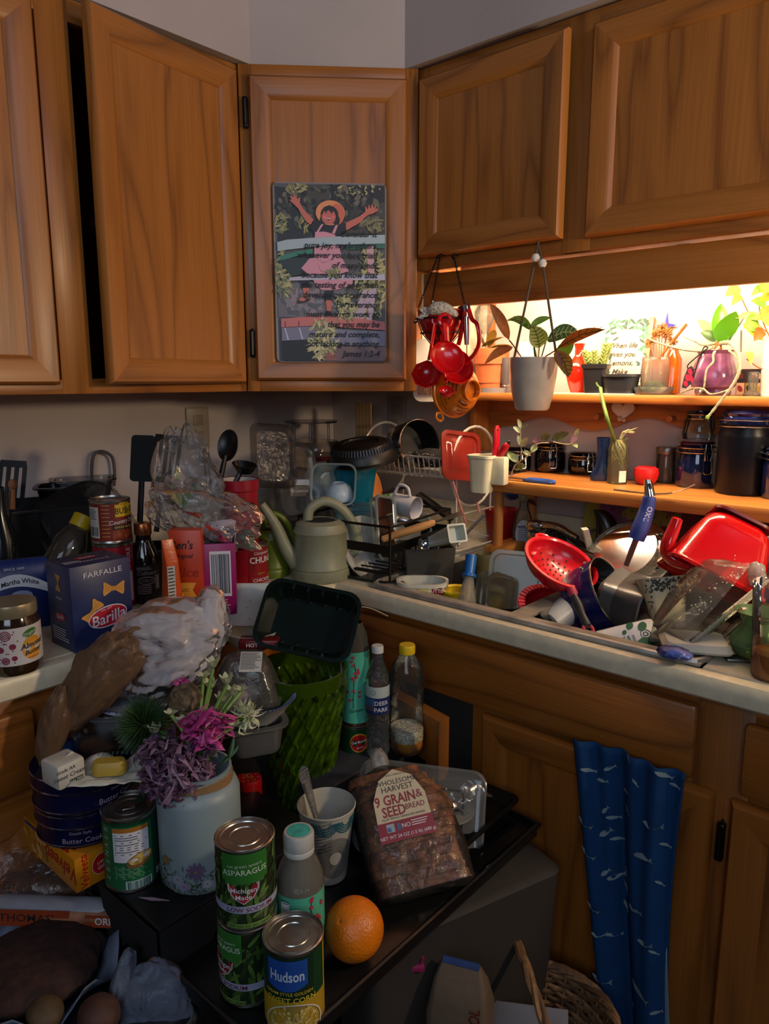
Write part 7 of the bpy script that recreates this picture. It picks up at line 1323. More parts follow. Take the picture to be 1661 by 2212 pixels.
g = G(mat('3a3a38', .6)); g.T = MX.Translation((0, -.0006, 0)); g.text('Grade AA', .007, -wX*.15, hX*.78, 0, .1, .004); g.text('Sweet Cream', .009, .0, hX*.52, 0, .25, .004); g.use(mat('1c3a1c', .5)); g.patch(-wX*.0, wX*.6, hX*.12, hX*.30, -.0002, 1); g.use(WT); g.text('SALTED', .0055, wX*.3, hX*.21, -.0005); g.obj('printing', t)
c = at(238, 1675, z=zt1); t = thing('open_butter', 'half used yellow butter in torn white wrapper on the upper tin', 'butter', c, facing(c, -15)); u = wpx(c, 1)
g = G(mat('b89a3c', .45, var=.04, sub=.2)); g.rr([(.006, 36*u, 20*u, .01), (.016, 38*u, 20*u, .012), (.024, 32*u, 14*u, .01)], 6); g.obj('butter', t)
g = G(mat('b4b0a4', .55, bump=.2, bs=60)); g.grid(lambda a, b: ((a-.5)*150*u, (b-.5)*92*u, .0015+.008*abs(noise.noise(V((a*4, b*4, 2))))+.03*max(0, b-.62)**1*1.6*abs(sin(a*5))+.006*(a-.5)**2), 22, 16); o = g.obj('wrapper', t, solid=.0008)
g = G(mat('44584a', .6)); 
for i in range(8): g.at((-30+i*10)*u, 34*u, .022, rx=-.9); g.text('FREE'[i % 4], .008)
g.obj('printing', t)['kind'] = 'stuff'
p, q = at(42, 1742, d=1.18), at(105, 1712, d=1.24); t = thing('dough_tube', 'beige paper food tube lying left of the tins with a pale end', 'tube', p, axis=q-p); L = (q-p).length; r = wpx(p, 24); G(mat('9a7a5a', .5, var=.08)).lathe([(r, 0), (r, L*1.5), (0, L*1.5)], 20).obj('tube_body', t); G(mat('7a8298', .4)).lathe([(0, -.001), (r*.96, -.001), (r, 0)], 8).obj('end_cap', t)
g = G(mat('4a3a30', .6)); g.wrap(r*1.01); g.T = MX.Rotation(0, 4, 'Z')
for k in range(5): g.patch(-r*1.5+k*.6*r, -r*1.2+k*.6*r, L*.3, L*1.2, -.0003, 2)
g.obj('printing', t)['kind'] = 'stuff'
# green can with a soup picture
c, r, h = stand(291, 1928, 1735, 116, ZB2)
GR = mat('0c3a22', .4, var=.05); GR2 = mat('1a5a34', .45)
def lb(g, r, h):
    full(g, r, h, GR); g.use(GR2); g.patch(-r*1.3, r*.7, h*.05, h*.90, -.0002); g.use(mat('a86a20', .5)); g.patch(-r*.72, r*.55, h*.82, h*.88, -.0004); g.use(WT); g.patch(-r*.72, r*.55, h*.42, h*.82, -.0004); g.use(mat('50505a', .6)); g.lines(-r*.66, r*.5, h*.79, h*.5, 9, -.0006)
    g.use(mat('7a4a24', .5)); g.ell(r*.2, h*.43, r*.5, h*.09, -.0007, 20, .3); g.use(mat('b89a50', .5, var=.2, vs=90)); g.ell(r*.22, h*.45, r*.42, h*.065, -.0009, 20, .3); g.use(mat('7aa080', .5)); g.lines(-r*.7, r*.6, h*.36, h*.18, 8, -.0004); g.use(mat('9ab0b0', .5)); g.patch(-r*.35, r*.6, h*.045, h*.16, -.0004); g.use(mat('1a3a30', .5)); g.bars(-r*.28, r*.55, h*.05, h*.15, -.0006, 20)
    for k in range(7): g.use(mat('8ab090', .5)); g.text('BEANS'[k % 5], r*.3, -r*1.05, h*(.84-k*.11), -.0005, 0, .0, 1, pi/2)
    for k in range(3):
        for j in range(2): g.use(WT); g.patch(r*(.85+.12*k), r*(.93+.12*k), h*(.10+.05*j), h*(.14+.05*j), -.0004, 1)
t = can('green_can', 'opened green labelled can with a bowl picture, standing between the tins and the vase', c, r, h, 4, lb, mat('6a625a', .4, .8, .12, 40)); g = G(TIN); g.box(-.010, .008, -.012, -.006, h-.002, h+.001, .001); g.obj('lid_tab', t)
g = G(mat('16301a', .6)); blade(g, (r*.3, -r*.1, h+.0005), (r*.75, r*.7, h+.004), .006, (0, 0, .002), side=(1, -.5, 0)); g.obj('fallen_leaf', t)
# painted mason jar vase
c, r, h = stand(440, 1938, 1652, 172, ZB2); vc, vr, vh = c, r, h; vrz = facing(c, 0)
t = thing('mason_jar_vase', 'pale blue frosted jar painted with wildflowers and tied with twine, holding the bouquet', 'vase', c, vrz)
VB = mat('7c8c90', .45, var=.02); G(VB).lathe([(0, 0), (r*.9, 0), (r*.98, .006), (r, .015), (r, h*.78), (r*.93, h*.85), (r*.80, h*.88), (r*.79, h*.93), (r*.82, h*.97), (r*.82, h), (r*.76, h), (r*.74, h*.88), (0, h*.6)], 48).obj('jar_body', t)
g = G(mat('80603c', .8, bump=.5, bs=200))
for k in range(5): g.tube([(r*.815*cos(a), r*.815*sin(a), h*(.895+.012*k)+.0015*sin(a*3+k)) for a in [2*pi*i/40 for i in range(40)]], .0022, 6, True)
g.obj('twine', t)
g = G(); g.wrap(r*1.003)
for i in range(150):
    x = random.uniform(-1.5, 1.5)*r; z = abs(random.gauss(0, .13))*h+.006; g.use(mat(('4a5a52', '2e3a36', '66766a', '3a4a40')[i % 4], .6)); g.ell(x, z, .0045, .0012, -.0002-i*2e-6, 6, random.uniform(0, 3))
for i in range(26): x = random.uniform(-1.5, 1.4)*r; g.use(mat('4a5a50', .6)); z = random.uniform(.15, .38)*h; g.poly([(x, .01), (x+.0008, .01), (x+.006, z), (x+.0055, z)], -.0003)
for x, z, s_, m in ((.55, .40, .011, 'a02a50'), (-.15, .24, .014, '6a5478'), (.9, .30, .006, '5a2440'), (-.6, .16, .010, '8a8ea0'), (-.45, .10, .009, '8a80a0'), (.85, .17, .010, '7a6a90'), (.1, .12, .008, '9a9aa8'), (-.95, .3, .008, '8a6a30'), (1.15, .25, .010, '7a5a80')):
    for k in range(11): a = k*2*pi/11; g.use(mat(m, .5, var=.08)); g.ell(x*r+s_*.55*cos(a), z*h+s_*.55*sin(a), s_*.5, s_*.17, -.0006-k*1e-5, 8, a)
    g.use(mat('8a7040', .5)); g.ell(x*r, z*h, s_*.2, s_*.2, -.0009, 8)
g.obj('painted_flowers', t)['kind'] = 'stuff'
# bouquet: each flower a part
t = thing('bouquet', 'wilting bouquet of purple, pink, white and green flowers in the frosted jar', 'flowers', c+V((0, 0, h)))
o0 = V(t.location)
def fl(px, dz=0): return at(px[0], px[1], d=dep(vc)+.0+dz)-o0
def stemto(q, m=LG): g = G(m); g.tube(spline([V((0, 0, -.04)), q*.4+V((0, 0, .01)), q], 5), .0028, 6); g.obj('stem', t)
def petals(name, q, R, n, cols, pw, out, curl=.3, seed=1, tipup=0):
    rs = random.Random(seed); gs = G()
    for i in range(n):
        z = 1-2*(i+.5)/n; a = i*2.39996; s_ = math.sqrt(max(0, 1-z*z)); d = V((s_*cos(a), s_*sin(a), z)); d = (d+V((rs.gauss(0, .15), rs.gauss(0, .15), rs.gauss(0, .15)))).normalized(); gs.use(cols[rs.randrange(len(cols))])
        L = R*rs.uniform(.75, 1.1); blade(gs, q+d*R*out, q+d*L, pw*rs.uniform(.7, 1.2), d.cross(V((rs.gauss(0, 1), rs.gauss(0, 1), rs.gauss(0, 1))))*L*curl, 3, 5, cup=.5)
    return gs.obj(name, t)
PUR = [mat('7c5a74', .5, var=.08, sub=.2), mat('92748c', .5, var=.08, sub=.2), mat('5c3e56', .5, var=.08, sub=.2)]; PNK = [mat('b8408a', .45, var=.06, sub=.2), mat('d468a4', .45, sub=.2), mat('9a2a6c', .45, sub=.2)]; WHP = [mat('c4c8a0', .5, sub=.3), mat('d4d8c4', .5, sub=.3), mat('a0ac78', .5, sub=.3)]; GRN = [mat('1e3a16', .6), mat('2c4e1c', .6)]
for px, R, n, sd, dz in (((392, 1678), .047, 260, 2, -.05), ((350, 1630), .036, 150, 3, -.03), ((345, 1685), .030, 90, 4, -.05), ((425, 1640), .030, 80, 8, -.04)): q = fl(px, dz); petals('chrysanthemum', q, R, n, PUR, .0046, .5, .35, sd)
q = fl((443, 1572), -.04); petals('carnation', q, .032, 120, PNK, .006, .3, .45, 5); stemto(q)
q = fl((392, 1477), .02); petals('pink_bud', q, .013, 40, PNK, .004, .3, .4, 6); stemto(q)
q = fl((312, 1568), 0); gs = G()
for i in range(650):
    z = 1-2*(i+.5)/650; a = i*2.39996; s_ = math.sqrt(1-z*z); d = V((s_*cos(a), s_*sin(a), z)); gs.use(GRN[i % 2]); gs.tube([q+d*.018, q+d*(.044+random.uniform(-.004, .004))], [.0012, .0003], 3)
gs.obj('green_pompom', t); stemto(q)
q = fl((402, 1508), .01); gs = G(mat('5c4c36', .8, var=.2, vs=120)); crumple(gs, q, (.022, .022, .018), 4, .5, 70, 4); gs.obj('dried_head', t); stemto(q)
petals('spider_mum', fl((532, 1545), .0), .028, 70, WHP, .0026, .1, .25, 9); stemto(fl((532, 1545)))
for k, px in enumerate(((440, 1465), (455, 1490), (425, 1495), (500, 1505), (520, 1495), (480, 1520), (370, 1545), (335, 1588), (505, 1570), (490, 1480), (395, 1560), (460, 1445))):
    q = fl(px, (-.02 if k > 5 else .02)); gs = G()
    for i in range(6): a = i*pi/3+k; d = V((cos(a)*.6, sin(a)*.6, .9 if k % 2 else .4)); gs.use(WHP[(i+k) % 3]); blade(gs, q, q+d*.019, .0045, (0, 0, .002), 3, 5)
    gs.obj('freesia', t); stemto(q, mat('6a8a3c', .5))
for a, b, wd in (((470, 1640), (440, 1600), 14), ((495, 1640), (505, 1590), 10), ((480, 1650), (515, 1610), 18), ((350, 1620), (372, 1590), 12), ((470, 1600), (512, 1585), 9)): g = G(mat('2c4a1c', .45, var=.1)); p, q = fl(a, -.03), fl(b, -.02); blade(g, p, q, wpx(vc, wd*.6), side=RT+UP*.4); g.obj('leaf', t)
tag(G(mat('8a7a88', .5)).prism([(-.02, -.001), (0, .003), (.026, 0), (0, -.003)], -.0005, .0005).obj('fallen_petal', None, at(328, 1942, z=ZB2+.001), (pi/2, 0, .6)), 'thin pale fallen petal on the black tray in front of the green can', 'petal')
# red lid shaker
c, r, h = stand(541, 1775, 1678, 54, ZC); t = thing('spice_shaker', 'small spice jar with a red lid dusted with crumbs, behind the asparagus cans', 'shaker', c)
G(clear('c8ccb8', .3, .06, '6a6a50')).lathe([(0, 0), (r*.95, 0), (r, .004), (r, h*.55)], 28).obj('jar_body', t); g = G(mat('960a10', .35)); g.at(0, 0, 0); g.lathe([(r*1.0, h*.52), (r*1.02, h*.53), (r*1.02, h*.95), (r*.95, h), (0, h)], 32, .012, 30); ld = g.obj('lid', t)
g = G(mat('a8904a', .8))
for i in range(45): a = random.uniform(0, 6.3); q = r*.85*math.sqrt(random.random()); g.at(q*cos(a), q*sin(a), h); g.lathe([(0, 0), (.0009, .0002), (0, .0012)], 4)
g.obj('crumbs', ld)['kind'] = 'stuff'
# green vase with the black tray
c = at(655, 1755, z=ZC); hd = V((c.x-CAM.x, c.y-CAM.y, 0)).normalized(); c = c+hd*.05; d0 = dep(c); rT_ = 195*d0/(2*FPX)*.97; hV = at(664, 1432, d=d0-.03).z-ZC
gv = c; t = thing('green_vase', 'tall dark green vase of swirled cut glass with a foam tray stuck in its mouth', 'vase', c)
VG = clear('6a8a20', .55, .05, '50700e', .0); rb_ = rT_*.60
def vz(s_): return rb_+(rT_-rb_)*(s_**.9)
G(VG).lathe([(0, .012), (rb_*.9, .012), (rb_*.95, 0), (rb_, .004)]+[(vz(i/16), hV*(.02+.90*i/16)) for i in range(17)]+[(rT_*1.0, hV*.93), (rT_*1.03, hV*.97), (rT_*1.03, hV), (rT_*.97, hV), (rT_*.95, hV*.9)], 60).obj('vase_body', t)
for sgn, nm, n in ((1, 'swirl_rib', 24), (-1, 'swirl_rib', 13)):
    for k in range(n):
        g = G(VG if 0 else mat('344a08', .12, coat=.5, var=.3, vs=50)); P = []
        for i in range(13): s_ = i/12*.97; a = 2*pi*k/n+sgn*s_*1.5; q = vz(s_)*1.005; P.append((q*cos(a), q*sin(a), hV*(.03+.90*s_)))
        g.tube(P, .0052 if sgn > 0 else .0026, 5); g.obj(nm, t)
c = at(664, 1338, d=d0-.075); t = thing('foam_meat_tray', 'dark green foam meat tray stuck at an angle in the mouth of the green vase', 'tray', c); frame(t, cdir(-.04, .42, .90), cdir(.19, 1, 0)); u = wpx(c, 1.05)
FT = mat('0a1612', .18, coat=.4)
g = G(FT); g.T = MX.Rotation(pi/2, 4, 'X'); g.rr([(-48*u, 74*u, 46*u, .02), (-44*u, 80*u, 52*u, .022), (-4*u, 94*u, 66*u, .026), (-3*u, 104*u, 76*u, .03), (1*u, 104*u, 76*u, .03), (1*u, 96*u, 68*u, .026), (-40*u, 78*u, 50*u, .02), (-42*u, 10*u, 10*u, .008)], 7); g.obj('tray_body', t)
g = G(FT)
for x in (-48, -16, 16, 48): g.tube([(x*u, 39*u, -46*u), (x*u, 4*u, -62*u)], .0030, 6); g.tube([(x*u, 39*u, 46*u), (x*u, 4*u, 62*u)], .0030, 6)
g.obj('ribs', t)['kind'] = 'stuff'
# tea bottle on green bean can
c, r = topc(770, 1560, 62, .074); c = at(768, 1556, d=1.42); r = wpx(c, 32); h = .11; z0 = ZC
def lb(g, r, h):
    full(g, r, h, mat('0a3418', .4)); g.use(mat('b88a28', .4)); g.ell(r*.2, h*.74, r*.62, h*.15, -.0004, 24, .15); g.use(mat('9a0c12', .4)); g.ell(r*.2, h*.74, r*.56, h*.13, -.0006, 24, .15); g.use(WT); g.text('Del Monte', r*.27, r*.2, h*.76, -.0009, 0, .01, .85, .15); g.text('Quality', r*.16, r*.25, h*.67, -.0009, .3, 0, 1, .15)
    g.text('MADE', r*.14, -r*.65, h*.55, -.0005, 0, 0, 1.5); g.text('Fresh Cut', r*.30, r*.25, h*.47, -.0006, .4, .006, .9, .1); g.use(mat('b8a890', .5)); g.text('CUT', r*.30, r*.35, h*.35, -.0006, 0, .004); g.text('GREEN BEANS', r*.30, r*.05, h*.24, -.0006, 0, .004, .9)
    for i in range(40): g.use(mat(('2c4a14', '1c3410', '40601c')[i % 3], .5)); g.ell(random.uniform(-1.4, 1.4)*r, random.uniform(.05, .17)*h, r*.25, r*.05, -.0004-i*1e-5, 8, random.uniform(-.6, .6))
zt_c = c.z; h = max(.10, zt_c-ZC); c = V((c.x, c.y, ZC)); can('green_bean_can', 'green bean can with a red fruit emblem behind the green vase', c, r, h, 2, lb, mat('8a5a34', .35, .8))
bt = c+V((0, 0, h+.0005)); t = thing('tea_bottle', 'aqua labelled green tea bottle with blossom branches standing on the green bean can', 'bottle', bt, facing(bt, 4)); hb2 = at(768, 1330, d=1.42).z-bt.z; r2_ = r*.95
G(clear('e8e8e0', .15, .05, 'b8c0b0')).lathe([(0, .001), (r2_*.9, .001), (r2_, .01), (r2_, hb2*.72), (r2_*.85, hb2*.88), (r2_*.5, hb2)], 32).obj('bottle_body', t)
def blossom(g, r, h, n, sd, x0=.0, zb=.2, sc=1.0):
    rs = random.Random(sd); br = mat('2a1a12', .6); FL = mat('b02840', .5, var=0); pts = [(x0*r, zb*h)]
    for i in range(6): pts.append((pts[-1][0]+rs.uniform(-.1, .18)*r, pts[-1][1]+.10*h*sc))
    for a, b in zip(pts, pts[1:]): g.use(br); g.poly([(a[0]-.0007, a[1]), (a[0]+.0007, a[1]), (b[0]+.0005, b[1]), (b[0]-.0005, b[1])], -.0005)
    for i in range(n):
        a = pts[rs.randrange(1, len(pts))]; e = (a[0]+rs.uniform(-.55, .55)*r, a[1]+rs.uniform(.0, .12)*h*sc); g.use(br); g.poly([(a[0], a[1]-.0004), (e[0], e[1]-.0003), (e[0], e[1]+.0003), (a[0], a[1]+.0005)], -.0005)
        for k in range(5): q = k*2*pi/5+i; g.use(FL); g.ell(e[0]+.0017*cos(q), e[1]+.0017*sin(q), .0018, .0012, -.0007-i*1e-5, 6, q)
AQ = mat('4ca88c', .4, var=.02)
g = G(AQ); g.wrap(r2_*1.006); g.patch(-r2_*2, r2_*2, hb2*.03, hb2*.74, 0, 30); blossom(g, r2_, hb2*.75, 16, 3, -.2, .25); g.use(INK); g.text('Green Tea', r2_*.36, r2_*.3, hb2*.17, -.0009, .25, .004, 1, .12); g.obj('label', t)
# water bottle and soda bottle on a dark lid
t = thing('dark_case', 'flat dark case with a grey top under the two clear bottles', 'case', (.79, -.70, ZC), RD(0)); G(mat('2a2c30', .45, var=.1)).rr([(0, .085, .13, .02), (.070, .088, .133, .022), (.073, .084, .129, .02)], 6).obj('case_body', t); t.location.x = .80; t.location.y = -.79
ZK = ZC+.0735
def bottle(name, label, px, z, prof, m, capm, lab=None, liquid=None, turn=0, caph=.07, seg=36):
    c, r, h = stand(*px, z); t = thing(name, label, 'bottle', c, facing(c, turn)); G(m).lathe([(a*r, b*h) for a, b in prof], seg).obj('bottle_body', t)
    g = G(capm); k = prof[-1][0]*r*1.12; g.lathe([(k, h*(1-caph)), (k*1.02, h*(1-caph)), (k*1.02, h*.99), (k*.95, h), (0, h)], 30, .015, 30); g.obj('cap', t)
    if liquid:
        for mm, pr in liquid: G(mm).lathe([(a*r, b*h) for a, b in pr], 30).obj('liquid' if mm != FOAM else 'foam', t)
    if lab: g = G(); g.wrap(r*1.008); lab(g, r, h); g.obj('label', t)
    return t
FOAM = mat('c8c4b8', .6, var=.2, vs=260, bump=.8, bs=260); PET = clear('f0f0ec', .05, .05, 'b8b8b0', .15, 30); PET2 = clear('f0f0ee', .08, .05, 'c0c0c0', .9, 45)
def lb(g, r, h):
    g.use(mat('a8b0ac', .5)); g.patch(-r*2, r*2, h*.56, h*.66, 0, 30); g.use(mat('6a8a7a', .5)); g.ring(-r*.2, h*.61, r*.2, r*.2, r*.05, -.0004, 18); g.use(mat('1c2c5e', .4)); g.patch(-r*2, r*2, h*.41, h*.56, -.0002, 30); g.use(mat('5a4454', .5)); g.patch(-r*1.2, -r*.1, h*.44, h*.49, -.0004, 6); g.use(mat('3a5a86', .5)); g.patch(-r*1.2, -r*.1, h*.49, h*.55, -.0004, 6); g.use(WT); g.text('DEER', r*.5, r*.45, h*.515, -.0007, 0, .012); g.text('PARK', r*.5, r*.45, h*.455, -.0007, 0, .012)
bottle('water_bottle', 'empty crinkled clear water bottle with a dark blue label and white cap', (816, 1640, 1394, 52), ZK, [(0, .0), (.85, .0), (1, .03), (.98, .12), (1.0, .18), (.95, .24), (1, .30), (.95, .36), (1, .41), (1, .66), (.9, .74), (.45, .88), (.42, .93)], PET2, mat('b8bab8', .4), lb, None, -8, .06)
bottle('soda_bottle', 'clear bottle with a yellow cap and foaming amber drink at the bottom', (878, 1640, 1392, 74), ZK, [(0, .02), (.55, .0), (.85, .01), (1, .07), (1, .24), (.94, .33), (.94, .42), (1, .5), (1, .72), (.9, .80), (.45, .90), (.40, .94)], PET, mat('c8a808', .4), None, [(mat('d08a1c', .2, coat=.3, var=.06), [(0, .022), (.52, .004), (.83, .014), (.97, .07), (.97, .13), (0, .13)]), (FOAM, [(0, .13), (.972, .131), (.972, .22), (.95, .235), (.7, .24), (0, .24)])], 0, .075)
# asparagus cans
AS = [mat('1e3212', .5, var=.15, vs=90), mat('33501c', .5, var=.15, vs=90), mat('4a6a2a', .5, var=.12, vs=90), mat('122208', .5)]
def lb(g, r, h, ang=0):
    full(g, r, h, AS[3]); rs = random.Random(8)
    for i in range(150): g.use(AS[i % 3]); g.ell(rs.uniform(-2.6, 2.6)*r, rs.uniform(.08, .92)*h, r*.30, r*.075, -.0003-i*4e-6, 8, rs.uniform(.3, 1.9))
    for rep in ((0,) if ang == 0 else (0,)):
        o_ = ang*r; g.use(mat('5a8a3c', .5)); g.poly([(o_-r*.82, h*.97), (o_+r*.72, h*.97), (o_+r*.72, h*.62), (o_+r*.6, h*.57), (o_-r*.7, h*.57), (o_-r*.82, h*.62)][::-1], -.0012) if 0 else None
        for k in range(12): x0_ = o_-r*.82+k*r*1.54/12; lo = .60 if 0 < k < 11 else .64; g.use(mat('2c6a26', .45)); g.patch(x0_, x0_+r*1.54/12+.0002, h*lo, h*.97, -.0012, 1)
        g.use(mat('b8c8b0', .5)); g.text('ASPARAGUS', r*.27, o_-r*.05, h*.75, -.0016, 0, .014, .98, .05); g.text('cut green spears', r*.16, o_-r*.05, h*.83, -.0016, 0, .0, 1.05, .05)
        W3 = [(-.62, .60), (.42, .60), (.40, .52), (.22, .42), (-.1, .35), (-.42, .42), (-.6, .52)]; g.use(mat('b8a8a8', .5)); g.poly([(o_+a*r, b*h) for a, b in W3[::-1]], -.0016); g.use(mat('8a1424', .45)); g.poly([(o_-.1*r+(a+.1)*r*.86, h*.375+(b-.36)*h*.88) for a, b in W3[::-1]], -.0019); g.use(WT); g.text('Michigan', r*.24, o_-r*.1, h*.53, -.0023, 0, .01); g.text('Made', r*.24, o_-r*.1, h*.445, -.0023, 0, .01)
        g.use(mat('8a8ea8', .5)); g.patch(-r*2, r*2, h*.235, h*.325, -.0012, 40); g.use(mat('5a1424', .5)); g.text('LOW SODIUM', r*.22, o_+r*.1, h*.28, -.0017, 0, .004, 1.1); g.use(mat('5a7a34', .5)); g.patch(o_-r*.7, o_+r*.8, h*.045, h*.105, -.0012, 14); g.use(INK); g.text('NET WT 14.5 OZ (411 GRAMS)', r*.13, o_, h*.075, -.0017)
c, r = topc(528, 1800, 130, .0755); zt_ = c.z; h = (zt_-ZC)/2-.0004
can('asparagus_can', 'asparagus can with leafy green label, upper of the stacked pair', V((c.x, c.y, ZC+h+.0006)), r, h, 0, lb)
c_ = V((c.x, c.y, ZC)); can('asparagus_can', 'asparagus can at the bottom of the stacked pair, its panel turned left', c_, r, h, 0, lambda g, r, h: lb(g, r, h, -.95))
# tea bottle with white cap
c = at(645, 1800, d=.97); r = wpx(c, 53); zt_ = c.z
h = zt_-ZC+.004; c = V((c.x, c.y, ZC)); t = thing('white_capped_tea_bottle', 'clear tea bottle with a white cap bearing a turquoise disc, behind the corn can', 'bottle', c, facing(c, -6))
G(clear('e8eae4', .45, .05, 'a8a498')).lathe([(0, 0), (r*.95, 0), (r, .006), (r, h*.62), (r*.96, h*.68), (r*.75, h*.78), (r*.5, h*.86), (r*.5, h*.9)], 36).obj('bottle_body', t)
g = G(mat('a8a8a4', .4)); g.lathe([(r*.62, h*.845), (r*.63, h*.85), (r*.63, h*.88), (r*.61, h*.885), (r*.63, h*.89), (r*.63, h*.985), (r*.58, h), (0, h)], 32); cp = g.obj('cap', t); g = G(mat('3c9a90', .4, var=.1, vs=90)); g.lathe([(0, h+.0006), (r*.47, h+.0006), (r*.47, h)], 26); g.obj('cap_disc', cp)
g = G(AQ); g.wrap(r*1.006); g.patch(-r*2, r*2, h*.02, h*.60, 0, 30); blossom(g, r, h*.6, 14, 6, .35, .35); g.use(WT); g.patch(-r*.75, -r*.35, h*.42, h*.56, -.0004, 2); g.use(INK); g.ring(-r*.55, h*.56, r*.2, h*.012, .001, -.0006); g.text('U', r*.25, -r*.55, h*.5, -.0008, 0, .01); g.obj('label', t)
g = G(mat('8a9a98', .4)); g.wrap(r*.99); g.text('5.24', r*.2, r*.3, h*.66, -.001); g.obj('lettering', t)
# corn can
c, r = topc(633, 2012, 133, .0755); zt_ = c.z; c = V((c.x, c.y, ZC)); h = zt_-ZC
def lb(g, r, h):
    full(g, r, h, mat('123a20', .4)); g.use(mat('0e2a18', .45)); g.patch(-r*1.3, r*.55, h*.40, h*.95, -.0002, 16)
    CY = [mat('a89048', .5, var=.12, vs=120), mat('c0a860', .5, var=.12, vs=120), mat('8a7434', .5)]
    g.use(mat('a8861c', .45)); g.patch(-r*1.6, r*1.25, .006, h*.42, -.0003, 24); g.use(CY[2]); g.ell(-r*.15, h*.12, r*.95, h*.27, -.0008, 30)
    for i in range(160): a = random.uniform(0, 6.3); q = math.sqrt(random.random())*.93; g.use(CY[i % 2]); g.ell(-r*.15+r*.93*q*cos(a), max(.007, h*.12+h*.26*q*sin(a)), r*.07, r*.05, -.001-i*3e-6, 7, a)
    g.use(mat('c8c0a8', .5)); g.ring(-r*.15, h*.12, r*.98, h*.28, r*.05, -.0016, 40); g.use(mat('b0961c', .45)); g.patch(r*1.05, r*1.15, .006, h*.95, -.0006, 1)
    g.use(mat('1c4a9a', .4))
    for k in range(14): x0_ = -r*1.0+k*r*1.32/14; dz_ = .07*(1-((k-6.5)/7)**2); g.patch(x0_, x0_+r*1.32/14+.0002, h*(.62-dz_), h*.92, -.0012, 1)
    g.use(mat('b8c4d8', .5)); g.text('Hudson', r*.52, -r*.34, h*.74, -.0016, 0, .02, .68, 0); g.use(mat('c8b030', .5)); g.text('CREAM STYLE GOLDEN', r*.16, -r*.30, h*.525, -.0016, 0, .006, .95, .0); g.text('SWEET CORN', r*.27, -r*.22, h*.445, -.0016, 0, .012, .95, 0)
can('corn_can', 'sweet corn can with a blue name panel, nearest the viewer at the bottom', c, r, h, 6, lb)
# orange
c = at(764, 1992, d=1.0); r = wpx(c, 65); c.z = max(ZC+r*.97, c.z-0); t = thing('orange', 'whole orange resting on the cart beside the corn can', 'fruit', (c.x, c.y, ZC+r*.97), axis=cdir(-.42, .62, .66))
G(mat('c86a04', .38, var=.04, vs=30, bump=.35, bs=240)).lathe([(0, r*.93)]+[(r*sin(a)*(1-.02*cos(a)), r*.97*cos(a)) for a in [pi*i/28+.08 for i in range(27)]]+[(0, -r*.97)], 48).obj('peel', t); G(mat('4a4a28', .7)).lathe([(.0045, r*.935), (.004, r*.948), (0, r*.945)], 8).obj('stem_scar', t)
# paper cup
c, r, h = stand(708, 1918, 1735, 96, ZC); rT2 = wpx(c, 62)*.98; t = thing('paper_cup', 'white paper cup with black dashes and teal arcs, beside the bread', 'cup', c, facing(c, 4)); PC = mat('a8a69c', .5, var=.02); rB2 = rT2*.68
G(PC).lathe([(0, .008), (rB2*.97, .008), (rB2, 0), (rT2*.985, h-.004), (rT2*1.02, h-.003), (rT2*1.03, h), (rT2*1.0, h+.001), (rT2*.96, h-.004), (rB2*.94, .010)], 48).obj('cup_body', t)
g = G(); g.wrap(lambda z: rB2+(rT2-rB2)*z/h+.0006); TE = mat('1e5a6a', .5, var=0)
for cx_, cz_ in ((-.012, .40), ):
    for k in range(5, 15):
        R_ = .0022*k; n = int(10+k*3)
        for i in range(n):
            a = 2*pi*i/n; x = rT2*.25+R_*cos(a); z = h*cz_+R_*1.15*sin(a)
            if z < h*.86 and z > .006: g.use(INK); g.ell(x, z, .0017, .0007, -.0002, 6, a+pi/2)
for k in range(4):
    for x0_ in (-.006, .030, .062): 
        for i in range(14): a = pi+pi*i/14; a2 = a+pi/14*1.1; R_ = .008+.004*k; g.use(TE); g.add([(x0_*1.0+q*cos(b), -.0005, h*.93+q*1.0*sin(b)) for q, b in ((R_, a), (R_, a2), (R_+.0022, a2), (R_+.0022, a))], [(0, 1, 2, 3)], False)
for k in range(9):
    for i in range(16): g.use(INK); g.ell(-.028+.0035*i*.6, h*.86-k*.006+.0018*i*.4, .0012, .0006, -.0002, 5, .4)
g.obj('printed_pattern', t)['kind'] = 'stuff'
p, q = V((-.01, .01, h*.55)), V((-.034, .0, h+.052)); t2 = thing('plastic_sleeve', 'clear plastic cutlery sleeve standing in the paper cup', 'wrapper', c, facing(c, 4)); g = G(clear('f0f0ee', .35, .12, 'c8c8c4', .8, 60)); g.tube([p, p.lerp(q, .4), p.lerp(q, .8), q], [.006, .014, .020, .024], 12, flat=.35); g.obj('sleeve', t2)
# bread
c, r, h = stand(918, 1968, 1700, 215, ZC); c = c-V((c.x-CAM.x, c.y-CAM.y, 0)).normalized()*.045; t = thing('bread_loaf', 'sliced brown seeded bread in a clear bag with a cream and maroon label', 'bread', c); frame(t, cdir(.10, .58, .82), cdir(-.15, 1, .0)); r *= .93
mi = t.rotation_euler.to_matrix(); hL = .178
BR = [mat(c_, .8, var=.22, vs=60, bump=.6, bs=110) for c_ in ('70452c', '64391f', '7c5030')]; CRU = mat('4a2814', .7, var=.12, vs=60, bump=.3, bs=80)
n = 14
for i in range(n):
    z0 = .006+i*hL/n; tt = hL/n*.985; w_ = r*(.98 if i < 9 else .98-.035*(i-8)); dx = -.006*sin(i*.5)+(-.004*(i-8) if i > 8 else 0); g = G(BR[i % 3]); g.rr([(z0, w_*.985, .0435, .02, dx, 0), (z0+.0015, w_, .045, .022, dx, 0), (z0+tt-.0015, w_, .045, .022, dx, 0), (z0+tt, w_*.985, .0435, .02, dx, 0)], 5); g.obj('slice', t)
